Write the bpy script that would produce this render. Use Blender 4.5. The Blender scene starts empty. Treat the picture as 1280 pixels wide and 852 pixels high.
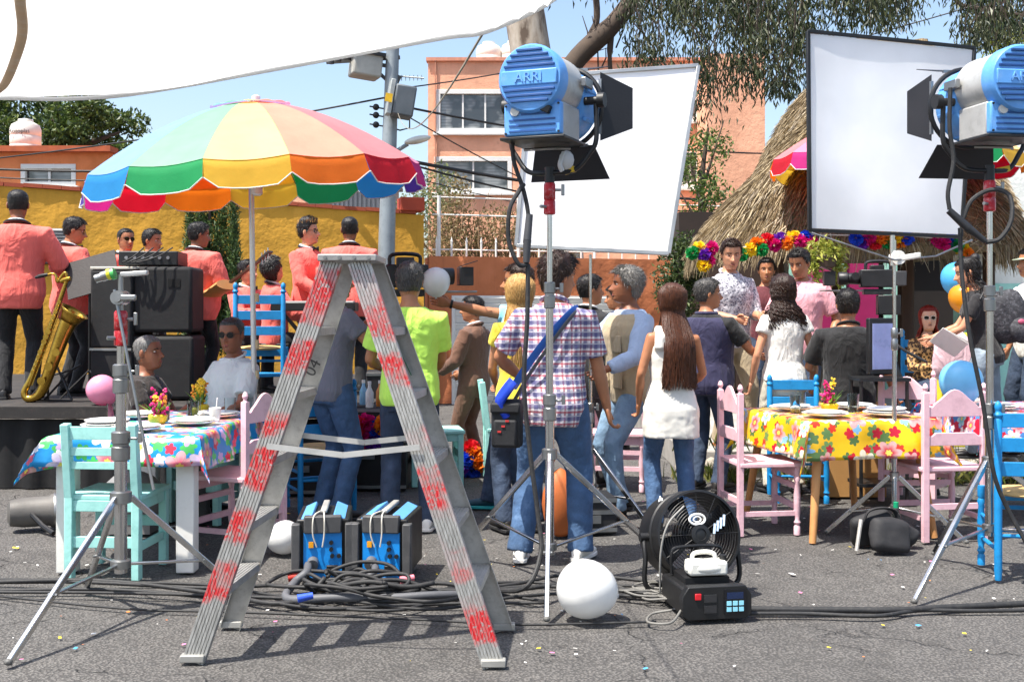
import bpy, bmesh, math, random
from mathutils import Vector, Matrix, Quaternion, noise
V = Vector
R = math.radians
random.seed(7)
scene = bpy.context.scene
COL = scene.collection
# ------------------------------------------------------------------ camera
F = 1400.0      # focal length in photo pixels (1280 wide)
CH = 1.457      # lens height
HY = 385.0      # horizon row
cam_d = bpy.data.cameras.new('camera'); cam = bpy.data.objects.new('camera', cam_d); COL.objects.link(cam)
cam.location = (0, 0, CH); cam.rotation_euler = (R(90), 0, 0)
cam_d.sensor_width = 36; cam_d.sensor_fit = 'HORIZONTAL'; cam_d.lens = 36*F/1280
cam_d.shift_y = -(426-HY)/1280
cam_d.clip_start = 0.05; cam_d.clip_end = 2000
scene.camera = cam
# ------------------------------------------------------------------ sky, sun, exposure
TOSUN = V((-0.336, -0.228, 0.914)).normalized()
w = bpy.data.worlds.new('World'); scene.world = w; w.use_nodes = True
nt = w.node_tree; nt.nodes.clear()
sky = nt.nodes.new('ShaderNodeTexSky'); sky.sky_type = 'NISHITA'; sky.sun_disc = False
sky.sun_elevation = math.asin(TOSUN.z); sky.sun_rotation = math.atan2(TOSUN.x, TOSUN.y) % (2*math.pi)
sky.altitude = 300; sky.air_density = 1.1; sky.dust_density = 3.0; sky.ozone_density = 1.0
bg = nt.nodes.new('ShaderNodeBackground'); bg.inputs[1].default_value = 0.13
wo = nt.nodes.new('ShaderNodeOutputWorld')
nt.links.new(sky.outputs[0], bg.inputs[0]); nt.links.new(bg.outputs[0], wo.inputs[0])
sl = bpy.data.lights.new('sun', 'SUN'); sl.energy = 4.6; sl.angle = R(0.53); sl.color = (1, 0.955, 0.88)
so = bpy.data.objects.new('sun', sl); COL.objects.link(so); so.rotation_euler = (-TOSUN).to_track_quat('-Z', 'Y').to_euler()
so.location = (-10, -6, 30)
vs = scene.view_settings; vs.view_transform = 'Standard'; vs.look = 'None'; vs.gamma = 1; vs.exposure = 1.0
vs.use_curve_mapping = False
scene.render.engine = 'CYCLES'
scene.cycles.max_bounces = 8; scene.cycles.transparent_max_bounces = 12

def at(x, y, Y): return V(((x-640)/F*Y, Y, CH-(y-HY)/F*Y))
def gx(x, Y): return (x-640)/F*Y
def gz(y, Y): return CH-(y-HY)/F*Y
# ------------------------------------------------------------------ materials
def h(s):
    s = s.lstrip('#'); o = []
    for i in (0, 2, 4):
        c = int(s[i:i+2], 16)/255
        o.append(c/12.92 if c <= .04045 else ((c+.055)/1.055)**2.4)
    return tuple(o)
MATS = {}
class NT:
    def __init__(s, name):
        s.m = bpy.data.materials.new(name); s.m.use_nodes = True; s.t = s.m.node_tree; s.t.nodes.clear()
        s.out = s.n('ShaderNodeOutputMaterial'); s.b = s.n('ShaderNodeBsdfPrincipled'); s.l(s.b.outputs[0], s.out.inputs[0])
        s.tc = s.n('ShaderNodeTexCoord')
    def n(s, t, **k):
        x = s.t.nodes.new(t)
        for a, b in k.items(): setattr(x, a, b)
        return x
    def l(s, a, b): s.t.links.new(a, b)
    def val(s, sock, v):
        if isinstance(v, bpy.types.NodeSocket): s.l(v, sock)
        elif v is not None: sock.default_value = v
    def math(s, op, a, b=0, c=None, clamp=False):
        x = s.n('ShaderNodeMath', operation=op, use_clamp=clamp); s.val(x.inputs[0], a); s.val(x.inputs[1], b)
        if c is not None: s.val(x.inputs[2], c)
        return x.outputs[0]
    def mix(s, f, a, b, mode='MIX'):
        x = s.n('ShaderNodeMix', data_type='RGBA', blend_type=mode); s.val(x.inputs[0], f)
        s.val(x.inputs[6], a if isinstance(a, bpy.types.NodeSocket) else (*a, 1)); s.val(x.inputs[7], b if isinstance(b, bpy.types.NodeSocket) else (*b, 1))
        return x.outputs[2]
    def noise(s, vec, scale, detail=4, rough=.55, dims='3D'):
        x = s.n('ShaderNodeTexNoise', noise_dimensions=dims); s.val(x.inputs['Vector'], vec); x.inputs['Scale'].default_value = scale
        x.inputs['Detail'].default_value = detail; x.inputs['Roughness'].default_value = rough
        return x.outputs['Fac']
    def ramp(s, f, stops, interp='LINEAR'):
        x = s.n('ShaderNodeValToRGB'); s.val(x.inputs[0], f); cr = x.color_ramp; cr.interpolation = interp
        while len(cr.elements) < len(stops): cr.elements.new(0.5)
        for e, (p, c) in zip(cr.elements, stops):
            e.position = p; e.color = (*c, 1) if not isinstance(c, (int, float)) else (c, c, c, 1)
        return x.outputs[0]
    def sep(s, vec):
        x = s.n('ShaderNodeSeparateXYZ'); s.l(vec, x.inputs[0]); return x.outputs
    def comb(s, x=0, y=0, z=0):
        c = s.n('ShaderNodeCombineXYZ')
        for i, v in enumerate((x, y, z)): s.val(c.inputs[i], v)
        return c.outputs[0]
    def mapv(s, vec, scale=(1,1,1), loc=(0,0,0), rot=(0,0,0)):
        x = s.n('ShaderNodeMapping'); s.l(vec, x.inputs[0]); x.inputs['Scale'].default_value = scale
        x.inputs['Location'].default_value = loc; x.inputs['Rotation'].default_value = rot; return x.outputs[0]
    def bump(s, hgt, strength=.3, dist=.01, normal=None):
        x = s.n('ShaderNodeBump'); x.inputs['Strength'].default_value = strength; x.inputs['Distance'].default_value = dist
        s.l(hgt, x.inputs['Height'])
        if normal: s.l(normal, x.inputs['Normal'])
        s.l(x.outputs[0], s.b.inputs['Normal']); return x.outputs[0]
    def set(s, **k):
        for a, v in k.items():
            a = {'col': 'Base Color', 'rough': 'Roughness', 'metal': 'Metallic', 'alpha': 'Alpha', 'trans': 'Transmission Weight', 'coat': 'Coat Weight', 'sss': 'Subsurface Weight', 'spec': 'Specular IOR Level', 'sheen': 'Sheen Weight'}.get(a, a)
            if isinstance(v, tuple) and len(v) == 3 and a == 'Base Color': v = (*v, 1)
            s.val(s.b.inputs[a], v)
def M(name, col=(.5,.5,.5), rough=.6, metal=0, var=.18, scale=6, bump=.15, bscale=60, dirt=None, dirt_amt=.3, **kw):
    """plain material with mottled colour, uneven gloss and fine relief; dirt = second colour in patches"""
    if name in MATS: return MATS[name]
    if isinstance(col, str): col = h(col)
    t = NT(name); o = t.tc.outputs['Object']
    n1 = t.noise(o, scale, 5); n2 = t.noise(o, bscale, 3)
    a = tuple(max(0, c*(1-var)) for c in col); b = tuple(min(1, c*(1+var)) for c in col)
    c = t.ramp(n1, [(.3, a), (.7, b)])
    if dirt:
        if isinstance(dirt, str): dirt = h(dirt)
        d = t.ramp(t.noise(o, scale*2.3, 7, .7), [(.5, 0), (.68, 1)])
        c = t.mix(t.math('MULTIPLY', d, dirt_amt), c, dirt)
    t.set(col=c, metal=metal, rough=t.math('MULTIPLY_ADD', n1, .25, rough-.125, clamp=True), **kw)
    if bump: t.bump(n2, bump, .004)
    MATS[name] = t.m; return t.m
def M_leaf(name, c1, c2, c3, trans=.35):
    if name in MATS: return MATS[name]
    t = NT(name)
    g = t.n('ShaderNodeNewGeometry').outputs['Random Per Island']
    c = t.ramp(g, [(0, h(c1)), (.5, h(c2)), (1, h(c3))])
    t.set(col=c, rough=.5)
    tr = t.n('ShaderNodeBsdfTranslucent'); t.l(c, tr.inputs[0])
    ms = t.n('ShaderNodeMixShader'); ms.inputs[0].default_value = trans
    t.l(t.b.outputs[0], ms.inputs[1]); t.l(tr.outputs[0], ms.inputs[2]); t.l(ms.outputs[0], t.out.inputs[0])
    MATS[name] = t.m; return t.m
def M_cloth(name, col, trans=.3, rough=.8, wr=.3, wscale=9):
    """thin translucent fabric"""
    if name in MATS: return MATS[name]
    if isinstance(col, str): col = h(col)
    t = NT(name); o = t.tc.outputs['Object']
    n = t.noise(o, wscale, 4)
    c = t.ramp(n, [(.3, tuple(x*.92 for x in col)), (.7, tuple(min(1, x*1.04) for x in col))])
    t.set(col=c, rough=rough)
    nb = t.bump(n, wr, .02)
    tr = t.n('ShaderNodeBsdfTranslucent'); t.l(c, tr.inputs[0]); t.l(nb, tr.inputs['Normal'])
    ms = t.n('ShaderNodeMixShader'); ms.inputs[0].default_value = trans
    t.l(t.b.outputs[0], ms.inputs[1]); t.l(tr.outputs[0], ms.inputs[2]); t.l(ms.outputs[0], t.out.inputs[0])
    MATS[name] = t.m; return t.m
def M_fabric(name, col, var=.12, wr=.38):
    if name in MATS: return MATS[name]
    if isinstance(col, str): col = h(col)
    t = NT(name); o = t.tc.outputs['Object']
    n1 = t.noise(o, 7, 4); n3 = t.noise(o, 400, 2)
    w1 = t.n('ShaderNodeTexNoise'); t.l(t.mapv(o, (1.0, 1.0, .42), (0,0,0), (.5,.35,.3)), w1.inputs['Vector']); w1.inputs['Scale'].default_value = 8.5; w1.inputs['Detail'].default_value = 3; w1.inputs['Distortion'].default_value = 1.1
    n2 = t.math('POWER', t.math('SUBTRACT', 1, t.math('ABSOLUTE', t.math('MULTIPLY_ADD', w1.outputs['Fac'], 2, -1))), 1.7)
    c = t.ramp(n1, [(.3, tuple(x*(1-var) for x in col)), (.7, tuple(min(1, x*(1+var)) for x in col))])
    t.set(col=c, rough=.85, sheen=.15)
    b1 = t.bump(n2, wr, .028); t.bump(n3, .12, .002, b1)
    MATS[name] = t.m; return t.m
def M_glass(name, col=(.9,.95,.95), rough=.02):
    if name in MATS: return MATS[name]
    t = NT(name); t.set(col=col, rough=rough, trans=1.0); t.b.inputs['IOR'].default_value = 1.2
    MATS[name] = t.m; return t.m
# ------------------------------------------------------------------ mesh building
def frame(d, up=V((0,0,1))):
    d = d.normalized()
    if abs(d.dot(up)) > .98: up = V((0,1,0)) if abs(d.y) < .9 else V((1,0,0))
    a = d.cross(up).normalized(); b = a.cross(d).normalized()
    return a, b, d
def rot(ax, deg): return Matrix.Rotation(R(deg), 3, ax)
class MB:
    def __init__(s): s.v = []; s.f = []; s.m = []; s.uv = {}
    def add(s, vs, fs, mi=0):
        o = len(s.v); s.v += [V(p) for p in vs]; s.f += [tuple(i+o for i in f) for f in fs]; s.m += [mi]*len(fs); return s
    def box(s, c, d, M3=None, mi=0, taper=1.0):
        c = V(c); x, y, z = d[0]/2, d[1]/2, d[2]/2; p = []
        for k in (-1, 1):
            q = taper if k > 0 else 1
            for a, b in ((-1,-1),(1,-1),(1,1),(-1,1)):
                u = V((a*x*q, b*y*q, k*z)); p.append(c+(M3 @ u if M3 else u))
        return s.add(p, [(3,2,1,0),(4,5,6,7),(0,1,5,4),(1,2,6,5),(2,3,7,6),(3,0,4,7)], mi)
    def bar(s, p0, p1, w, t, mi=0, up=V((0,0,1))):
        p0 = V(p0); p1 = V(p1); a, b, d = frame(p1-p0, up)
        m = Matrix((a, b, d)).transposed()
        return s.box((p0+p1)/2, (w, t, (p1-p0).length), m, mi)
    def loft(s, rings, mi=0, cap=True):
        n = len(rings[0]); vs = [p for r in rings for p in r]; fs = []
        for i in range(len(rings)-1):
            for j in range(n):
                k = (j+1) % n; fs.append((i*n+j, i*n+k, (i+1)*n+k, (i+1)*n+j))
        if cap:
            fs.append(tuple(range(n-1, -1, -1))); fs.append(tuple((len(rings)-1)*n+j for j in range(n)))
        return s.add(vs, fs, mi)
    def path(s, pts, rad, n=8, mi=0, cap=True, closed=False, flat=1.0, up=None):
        pts = [V(p) for p in pts]; N = len(pts)
        if not isinstance(rad, (list, tuple)): rad = [rad]*N
        a = None; rings = []
        for i, p in enumerate(pts):
            if closed: d = pts[(i+1) % N]-pts[i-1]
            else: d = pts[min(i+1, N-1)]-pts[max(i-1, 0)]
            if d.length < 1e-9: d = V((0,0,1))
            d.normalize()
            if a is None: a = frame(d, up or V((0,0,1)))[0]
            else:
                a = a-d*a.dot(d)
                a = a.normalized() if a.length > 1e-6 else frame(d)[0]
            b = d.cross(a)
            rings.append([p+(a*math.cos(q)+b*math.sin(q)*flat)*rad[i] for q in (2*math.pi*j/n for j in range(n))])
        if closed: rings.append(rings[0]); cap = False
        return s.loft(rings, mi, cap)
    def cyl(s, p0, p1, r0, r1=None, n=12, mi=0):
        return s.path([p0, p1], [r0, r0 if r1 is None else r1], n, mi)
    def lathe(s, prof, c=(0,0,0), n=16, mi=0, M3=None, cap=True):
        c = V(c); rings = []
        for r, z in prof:
            ring = []
            for j in range(n):
                q = 2*math.pi*j/n; u = V((math.cos(q)*r, math.sin(q)*r, z)); ring.append(c+(M3 @ u if M3 else u))
            rings.append(ring)
        return s.loft(rings, mi, cap)
    def ell(s, c, r, M3=None, nu=14, nv=9, mi=0):
        prof = []
        rings = []
        c = V(c)
        for i in range(nv+1):
            ph = math.pi*(i/nv-.5); ph = max(-1.53, min(1.53, ph))
            ring = []
            for j in range(nu):
                q = 2*math.pi*j/nu; u = V((math.cos(q)*math.cos(ph)*r[0], math.sin(q)*math.cos(ph)*r[1], math.sin(ph)*r[2]))
                ring.append(c+(M3 @ u if M3 else u))
            rings.append(ring)
        return s.loft(rings, mi, True)
    def prism(s, poly, t, o, a, b, mi=0):
        """polygon in plane (a,b) at o, thickness t along a x b"""
        o, a, b = V(o), V(a), V(b); nn = a.cross(b).normalized()*t/2; k = len(poly)
        vs = [o+a*x+b*y-nn for x, y in poly]+[o+a*x+b*y+nn for x, y in poly]
        fs = [tuple(range(k-1, -1, -1)), tuple(range(k, 2*k))]+[(i, (i+1) % k, k+(i+1) % k, k+i) for i in range(k)]
        return s.add(vs, fs, mi)
    def mesh(s, name, mats, smooth=40, uvf=None):
        me = bpy.data.meshes.new(name); me.from_pydata([tuple(p) for p in s.v], [], s.f)
        for m in (mats if isinstance(mats, (list, tuple)) else [mats]): me.materials.append(m)
        if any(s.m): me.polygons.foreach_set('material_index', s.m)
        if len(s.f) < 30000:
            bm = bmesh.new(); bm.from_mesh(me); bmesh.ops.recalc_face_normals(bm, faces=bm.faces); bm.to_mesh(me); bm.free()
        if smooth:
            me.polygons.foreach_set('use_smooth', [True]*len(me.polygons))
            if smooth < 170: me.set_sharp_from_angle(angle=R(smooth))
        me.update(); return me
    def obj(s, name, mats, parent=None, smooth=40, loc=None, bevel=0):
        o = bpy.data.objects.new(name, s.mesh(name, mats, smooth)); COL.objects.link(o)
        if parent: o.parent = parent
        if loc is not None: o.location = loc
        if bevel:
            b = o.modifiers.new('bevel', 'BEVEL'); b.width = bevel; b.segments = 2; b.limit_method = 'ANGLE'; b.angle_limit = R(40)
        return o
def tag(o, label, cat, group=None, kind=None):
    if label: o['label'] = label
    if cat: o['category'] = cat
    if group: o['group'] = group
    if kind: o['kind'] = kind
    return o
def thing(name, label, cat, loc=(0,0,0), rz=0, group=None, scale=1):
    o = bpy.data.objects.new(name, None); COL.objects.link(o); o.location = loc; o.rotation_euler = (0, 0, R(rz)); o.empty_display_size = .1
    o.scale = (scale,)*3
    return tag(o, label, cat, group)
def struct(o): o['kind'] = 'structure'; return o
def kids(o): return [c for c in list(COL.objects) if c.parent == o]
CH_MAP = {}
def dup(root, loc, rz, label=None, group=None, scale=None):
    r = root.copy(); COL.objects.link(r); r.location = loc; r.rotation_euler = (0, 0, R(rz))
    if scale: r.scale = (scale,)*3
    if label: r['label'] = label
    if group: r['group'] = group
    for ch in root.children:
        c = ch.copy(); COL.objects.link(c); c.parent = r
        for g in ch.children:
            d = g.copy(); COL.objects.link(d); d.parent = c
    return r
def inst(o, parent, loc=None, rotq=None):
    c = o.copy(); COL.objects.link(c); c.parent = parent
    if loc is not None: c.location = loc
    if rotq is not None: c.rotation_euler = rotq
    return c
def cr(pts, k=8):
    """Catmull-Rom through points"""
    pts = [V(p) for p in pts]; P = [pts[0]*2-pts[1]]+pts+[pts[-1]*2-pts[-2]]; out = []
    for i in range(1, len(P)-2):
        for j in range(k):
            t = j/k; a, b, c, d = P[i-1], P[i], P[i+1], P[i+2]
            out.append(.5*((2*b)+(c-a)*t+(2*a-5*b+4*c-d)*t*t+(3*b-a-3*c+d)*t**3))
    out.append(pts[-1]); return out
def lerp(a, b, t): return a+(b-a)*t
def interp(tab, x):
    if x <= tab[0][0]: return tab[0][1:]
    for p, q in zip(tab, tab[1:]):
        if x <= q[0]:
            t = (x-p[0])/(q[0]-p[0]); t = t*t*(3-2*t)*.5+t*.5
            return tuple(lerp(a, b, t) for a, b in zip(p[1:], q[1:]))
    return tab[-1][1:]
def ss(a, b, x):
    t = max(0, min(1, (x-a)/(b-a))); return t*t*(3-2*t)
# shared materials
chrome = M('stand_chrome', '#c9c9c8', .22, 1, .06, 5, .03)
steel = M('dull_steel', '#9a9a98', .42, 1, .12, 9, .1)
alu = M('aluminium', '#b9b9b6', .45, .85, .12, 12, .2, 90, '#6b6a66', .35)
blackm = M('black_metal', '#1b1b1c', .45, .1, .25, 9, .1)
blackp = M('black_plastic', '#151516', .5, 0, .3, 12, .15)
rubber = M('black_rubber', '#232324', .65, 0, .25, 20, .1, 120, '#5a564f', .25)
redm = M('red_anodised', '#b01820', .35, .3, .2, 15, .05, 60, '#d8d0cc', .35)
whitep = M('white_paint', '#e6e3dc', .5, 0, .04, 5, .1, 50, '#b9b2a4', .2)
greyp = M('grey_plastic', '#77777a', .55, 0, .12, 8)
bluehmi = M('blue_lamp_paint', '#5c9bdc', .42, 0, .1, 9, .12, 70, '#a8c4e4', .2)
chair_blue = M('blue_chair_paint', '#1486c4', .5, 0, .1, 7, .25, 35, '#0f5f90', .45)
chair_pink = M('pink_chair_paint', '#e9bcc4', .5, 0, .05, 7, .25, 35, '#b98c96', .4)
chair_mint = M('mint_chair_paint', '#9fd8cf', .5, 0, .06, 7, .25, 35, '#6fae a6'.replace(' ',''), .4)
woodm = M('beech_wood', '#c98f57', .5, 0, .15, 4, .2, 60, '#9a6436', .3)
glassm = M_glass('clear_glass')

def text(body, size, parent, loc, rotn, mat, ext=.003):
    cu = bpy.data.curves.new('lettering', 'FONT'); cu.body = body; cu.size = size; cu.extrude = ext; cu.align_x = 'CENTER'; cu.align_y = 'CENTER'
    tmp = bpy.data.objects.new('lettering_tmp', cu); me = bpy.data.meshes.new_from_object(tmp); bpy.data.objects.remove(tmp)
    me.materials.clear(); me.materials.append(mat); o = bpy.data.objects.new('lettering', me); COL.objects.link(o); o.parent = parent; o.location = loc; o.rotation_euler = rotn
    return o
# ================================================================== SETTING
def mat_asphalt():
    t = NT('asphalt'); o = t.tc.outputs['Object']
    big = t.noise(o, .55, 5); mid = t.noise(o, 4.5, 6, .65); fine = t.noise(o, 190, 3, .7); agg = t.n('ShaderNodeTexVoronoi'); t.l(o, agg.inputs[0]); agg.inputs['Scale'].default_value = 75
    c = t.ramp(mid, [(.25, (.074, .069, .064)), (.5, (.128, .119, .111)), (.78, (.193, .181, .168))])
    c = t.mix(t.ramp(big, [(.42, 0), (.62, .55)]), c, (.2, .187, .172))
    c = t.mix(t.math('MULTIPLY', t.ramp(fine, [(.5, 0), (.7, 1)]), .6), c, (.27, .26, .245))
    c = t.mix(t.ramp(agg.outputs[0], [(.25, 0), (.6, .75)]), c, (.04, .038, .036))
    sp_ = t.n('ShaderNodeTexVoronoi'); t.l(o, sp_.inputs[0]); sp_.inputs['Scale'].default_value = 28
    c = t.mix(t.math('MULTIPLY', t.ramp(sp_.outputs[0], [(.1, .5), (.22, 0)]), t.sep(sp_.outputs['Color'])[0]), c, (.26, .25, .23))
    wv = t.noise(o, 2.2, 4); dv = t.n('ShaderNodeVectorMath', operation='ADD'); t.l(o, dv.inputs[0])
    sc = t.n('ShaderNodeVectorMath', operation='SCALE'); nc = t.n('ShaderNodeTexNoise'); t.l(o, nc.inputs['Vector']); nc.inputs['Scale'].default_value = 1.7; nc.inputs['Detail'].default_value = 6
    t.l(nc.outputs['Color'], sc.inputs[0]); sc.inputs['Scale'].default_value = .75; t.l(sc.outputs[0], dv.inputs[1])
    cr1 = t.n('ShaderNodeTexVoronoi', feature='DISTANCE_TO_EDGE'); t.l(dv.outputs[0], cr1.inputs[0]); cr1.inputs['Scale'].default_value = 1.15
    crack = t.ramp(cr1.outputs[0], [(0, .5), (.010, 0)])
    crk = t.math('MULTIPLY', crack, t.ramp(wv, [(.46, 0), (.56, 1)]))
    c = t.mix(crk, c, (.03, .028, .026))
    st = t.ramp(t.noise(o, 1.1, 6, .75), [(.53, 0), (.68, .5)])
    c = t.mix(st, c, (.045, .042, .04))
    t.set(col=c, rough=.88)
    hgt = t.math('SUBTRACT', t.math('ADD', t.math('MULTIPLY', fine, .5), t.math('MULTIPLY', agg.outputs[0], -.7)), t.math('MULTIPLY', crk, 3))
    b = t.bump(hgt, 1.0, .012); t.bump(mid, .7, .04, b)
    return t.m
asph = mat_asphalt()
g = MB()
N = 70
def gh(x, y): return .012*noise.noise(V((x*.6, y*.6, 3)))+.006*noise.noise(V((x*2.1, y*2.1, 9)))-.012
xs = [-400,-60,-14]+[-8+16*i/N for i in range(N+1)]+[14,60,400]; ys = [-400,-30,-2]+[2+18*i/N for i in range(N+1)]+[30,90,700]
vs_ = [V((x, y, gh(x, y) if abs(x) < 9 and 0 < y < 22 else -.012)) for y in ys for x in xs]; W = len(xs)
g.add(vs_, [(j*W+i, j*W+i+1, (j+1)*W+i+1, (j+1)*W+i) for j in range(len(ys)-1) for i in range(W-1)])
ground = struct(g.obj('ground', asph, smooth=180))

conc = M('pale_concrete', (.34,.32,.29), .85, 0, .25, 3, .5, 45, (.15,.14,.12), .5)
pv = MB(); pv.box((5.4, 14.2, .10), (7.8, 9.0, .28)); pav = struct(pv.obj('pavement', conc, bevel=.03))
stone_m = M('verge_stone', (.36,.32,.26), .9, 0, .3, 5, .7, 25, (.16,.14,.11), .5)
rs = random.Random(3)
def rock(seed, r):
    q = random.Random(seed); b = MB(); b.ell((0,0,0), (r, r*q.uniform(.6,.9), r*q.uniform(.5,.75)), nu=9, nv=6)
    for i, p in enumerate(b.v): b.v[i] = p*(1+.28*noise.noise(p*9/r*.1+V((seed, 0, 0))))
    return b.mesh('stone', stone_m, 60)
rm = [rock(k, 1) for k in range(5)]
for i in range(46):
    x = 1.5+i*.15+rs.uniform(-.05,.05); y = 9.66+rs.uniform(-.12,.1)-(.16 if i % 3 == 0 else 0)
    o = bpy.data.objects.new('stone', rm[i % 5]); COL.objects.link(o); o.parent = pav
    s = rs.uniform(.07,.15); o.scale = (s, s, s); o.location = (x, y, .02+s*.4+rs.uniform(0,.05)); o.rotation_euler = (rs.uniform(0,1), rs.uniform(0,1), rs.uniform(0,6))
grass_m = M_leaf('verge_grass', '#3c4a1c', '#5c6a2a', '#8a8648')
b = MB()
for i in range(2600):
    x = rs.uniform(1.3, 5.2); y = 9.5+rs.gauss(0,.14); z = .02 if y < 9.68 else .24
    if noise.noise(V((x*1.7, 0, 5))) < -.12 and rs.random() < .85: continue
    hh = rs.uniform(.05,.2); a = rs.uniform(0,6.28); wd = V((math.cos(a), math.sin(a), 0))*.006; ln = V((rs.gauss(0,.05), rs.gauss(0,.05), hh))
    p = V((x, y, z-.02)); b.add([p-wd, p+wd, p+ln*.6+wd*.7, p+ln*1.02+V((ln.x, ln.y, 0))*.4], [(0,1,2,3)])
tag(b.obj('grass', grass_m, smooth=0), 'dry green grass and weeds along the kerb of the pavement', 'grass', kind='stuff')

# ---- stage
SZ = .67
skirt = M('black_stage_skirt', '#121213', .85, 0, .3, 5, .4, 30, '#2e2b28', .25)
stage = thing('stage', 'low black platform carrying the musicians before the yellow wall', 'stage', (-4.6, 11.2, 0))
b = MB(); b.box((0, 0, SZ-.05), (6.9, 4.4, .1)); b.obj('deck', M('stage_deck', '#2b2826', .8, 0, .3, 4, .4, 30, '#5b544c', .35), stage, bevel=.006)
b = MB()
for i in range(60):   # gathered skirt cloth
    pass
pts = []
n = 150
fr = []
for i in range(n+1):
    x = -3.42+6.84*i/n; d = .02*math.sin(i*1.3)+.012*math.sin(i*.53+1)
    fr.append((x, -2.13+d))
vv = [V((x, y, z)) for z in (.0, SZ-.11) for x, y in fr]
b.add(vv, [(i, i+1, n+2+i, n+1+i) for i in range(n)])
b.obj('skirt', skirt, stage, smooth=60)
b = MB(); b.box((3.36, 0, .28), (.04, 4.2, .56)); b.obj('side_panel', skirt, stage)
for sx in (-3.2, -1.6, 0, 1.6, 3.2):
    for sy in (-2, 2): b = MB(); b.box((sx, sy, .28), (.08,.08,.56)); b.obj('leg', blackm, stage)
# ---- yellow wall
def stucco(nm, c, d, amt=.45):
    """rendered wall: patches of faded paint, rain streaks, stains and a rough trowelled surface"""
    if nm in MATS: return MATS[nm]
    c, d = h(c), h(d); t = NT(nm); o = t.tc.outputs['Object']
    n1 = t.noise(o, 1.1, 6, .6); st_ = t.noise(t.mapv(o, (5,5,.45)), 1.6, 5, .65); pt = t.noise(o, .55, 4); n2 = t.noise(o, 17, 4, .6); n3 = t.noise(o, 5, 4)
    k = t.ramp(n1, [(.3, tuple(x*.84 for x in c)), (.7, tuple(min(1, x*1.12) for x in c))])
    k = t.mix(t.math('MULTIPLY', t.ramp(st_, [(.5, 0), (.72, 1)]), amt), k, d)
    k = t.mix(t.ramp(pt, [(.56, 0), (.6, .28)]), k, tuple(min(1, x*1.25+.04) for x in c))
    k = t.mix(t.math('MULTIPLY', t.ramp(n3, [(.62, 0), (.75, 1)]), .35), k, tuple(x*.55 for x in d))
    t.set(col=k, rough=.92); b1 = t.bump(n3, .5, .03); t.bump(n2, .9, .008, b1); MATS[nm] = t.m; return t.m
yel = stucco('yellow_stucco', '#d09a34', '#ab7d28', .45)
WA = V((-9.0, 15.13, 0)); WB = V((-1.36, 17.03, 0)); wd = (WB-WA).normalized(); wn = V((wd.y, -wd.x, 0))
ang = math.degrees(math.atan2(wd.y, wd.x)); WL = (WB-WA).length
wall = thing('garden_wall', 'long ochre yellow stucco wall behind the musicians', 'wall', WA, ang)
def roughwall(L, H, T, amp=.012, step=.12, x0=0, seed=0):
    b = MB(); nx = int(L/step); nz = int(H/step); vv = []
    for k in range(nz+1):
        for i in range(nx+1):
            x = x0+L*i/nx; z = H*k/nz
            vv.append(V((x, -T/2+amp*noise.noise(V((x*1.5, z*1.5, seed)))+amp*.5*noise.noise(V((x*6, z*6, seed))), z)))
    b.add(vv, [(k*(nx+1)+i, k*(nx+1)+i+1, (k+1)*(nx+1)+i+1, (k+1)*(nx+1)+i) for k in range(nz) for i in range(nx)])
    b.box((x0+L/2, .02, H/2-.01), (L, T-.05, H-.02))
    return b
rw = roughwall(WL, 2.86, .24, .022, .09)
wtop = lambda x: 2.86+.38*(1-x/WL)
for p_ in rw.v: p_.z *= wtop(p_.x)/2.86
rw.obj('stucco_face', yel, wall, smooth=70)
brickm = M('terracotta_coping', '#9c4a30', .85, 0, .2, 3, .4, 30, '#5c2d20', .4)
cb = MB(); cb.box((0,0,0), (.245,.3,.055)); cbm = cb.mesh('coping_brick', brickm)
for i in range(int(WL/.25)):
    o = bpy.data.objects.new('coping_brick', cbm); COL.objects.link(o); o.parent = wall; o.location = (.125+i*.25, rs.uniform(-.008,.008), wtop(.125+i*.25)+.03+rs.uniform(-.004,.004)); o.rotation_euler = (rs.uniform(-.02,.02), .048, rs.uniform(-.02,.02))
b = MB(); b.box((WL-.18, 0, 3.02), (.36,.4,.2)); b.obj('end_block', M('end_block_red', '#b4492f', .8, 0, .15, 3), wall, bevel=.01)
b = MB(); gxx = (V((gx(60,15.7), 15.7, 0))-WA).dot(wd)
b.box((gxx, -.14, 2.32), (.75,.03,.5)); b.obj('vent', M('vent_dark', '#3b3c3e', .6), wall)
lv = MB(); lv.box((0,0,0), (.72,.05,.028), rot('X', 35)); lvm = lv.mesh('louvre', M('vent_grey', '#8b8c8e', .5, .3))
for i in range(11):
    o = bpy.data.objects.new('louvre', lvm); COL.objects.link(o); o.parent = wall; o.location = (gxx, -.17, 2.11+i*.043)
# ---- orange low wall with white shutters
ora = stucco('orange_stucco', '#bd7148', '#8f5436', .5)
OA = V((-1.30, 17.15, 0)); OB = V((4.1, 19.0, 0)); od = (OB-OA).normalized(); OL = (OB-OA).length
ow = thing('boundary_wall', 'rough orange stucco wall with white slatted shutters', 'wall', OA, math.degrees(math.atan2(od.y, od.x)))
roughwall(OL, 2.25, .25, .035, .09, 0, 4).obj('stucco_face', ora, ow, smooth=70)
shm = M('white_shutter', '#d9d9d4', .55, .1, .06, 2, .1, 40, '#a7a59c', .25)
slm = MB(); slm.box((0,0,0), (3.0,.03,.085)); slmesh = slm.mesh('slat', shm)
for sx in (1.9,):
    b = MB(); b.box((sx, -.15, .82), (3.1,.03,1.66)); so_ = b.obj('shutter', shm, ow)
    for k in range(16):
        o = bpy.data.objects.new('slat', slmesh); COL.objects.link(o); o.parent = so_; o.location = (sx, -.18, .08+k*.1); o.rotation_euler = (R(18), 0, 0)
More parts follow.
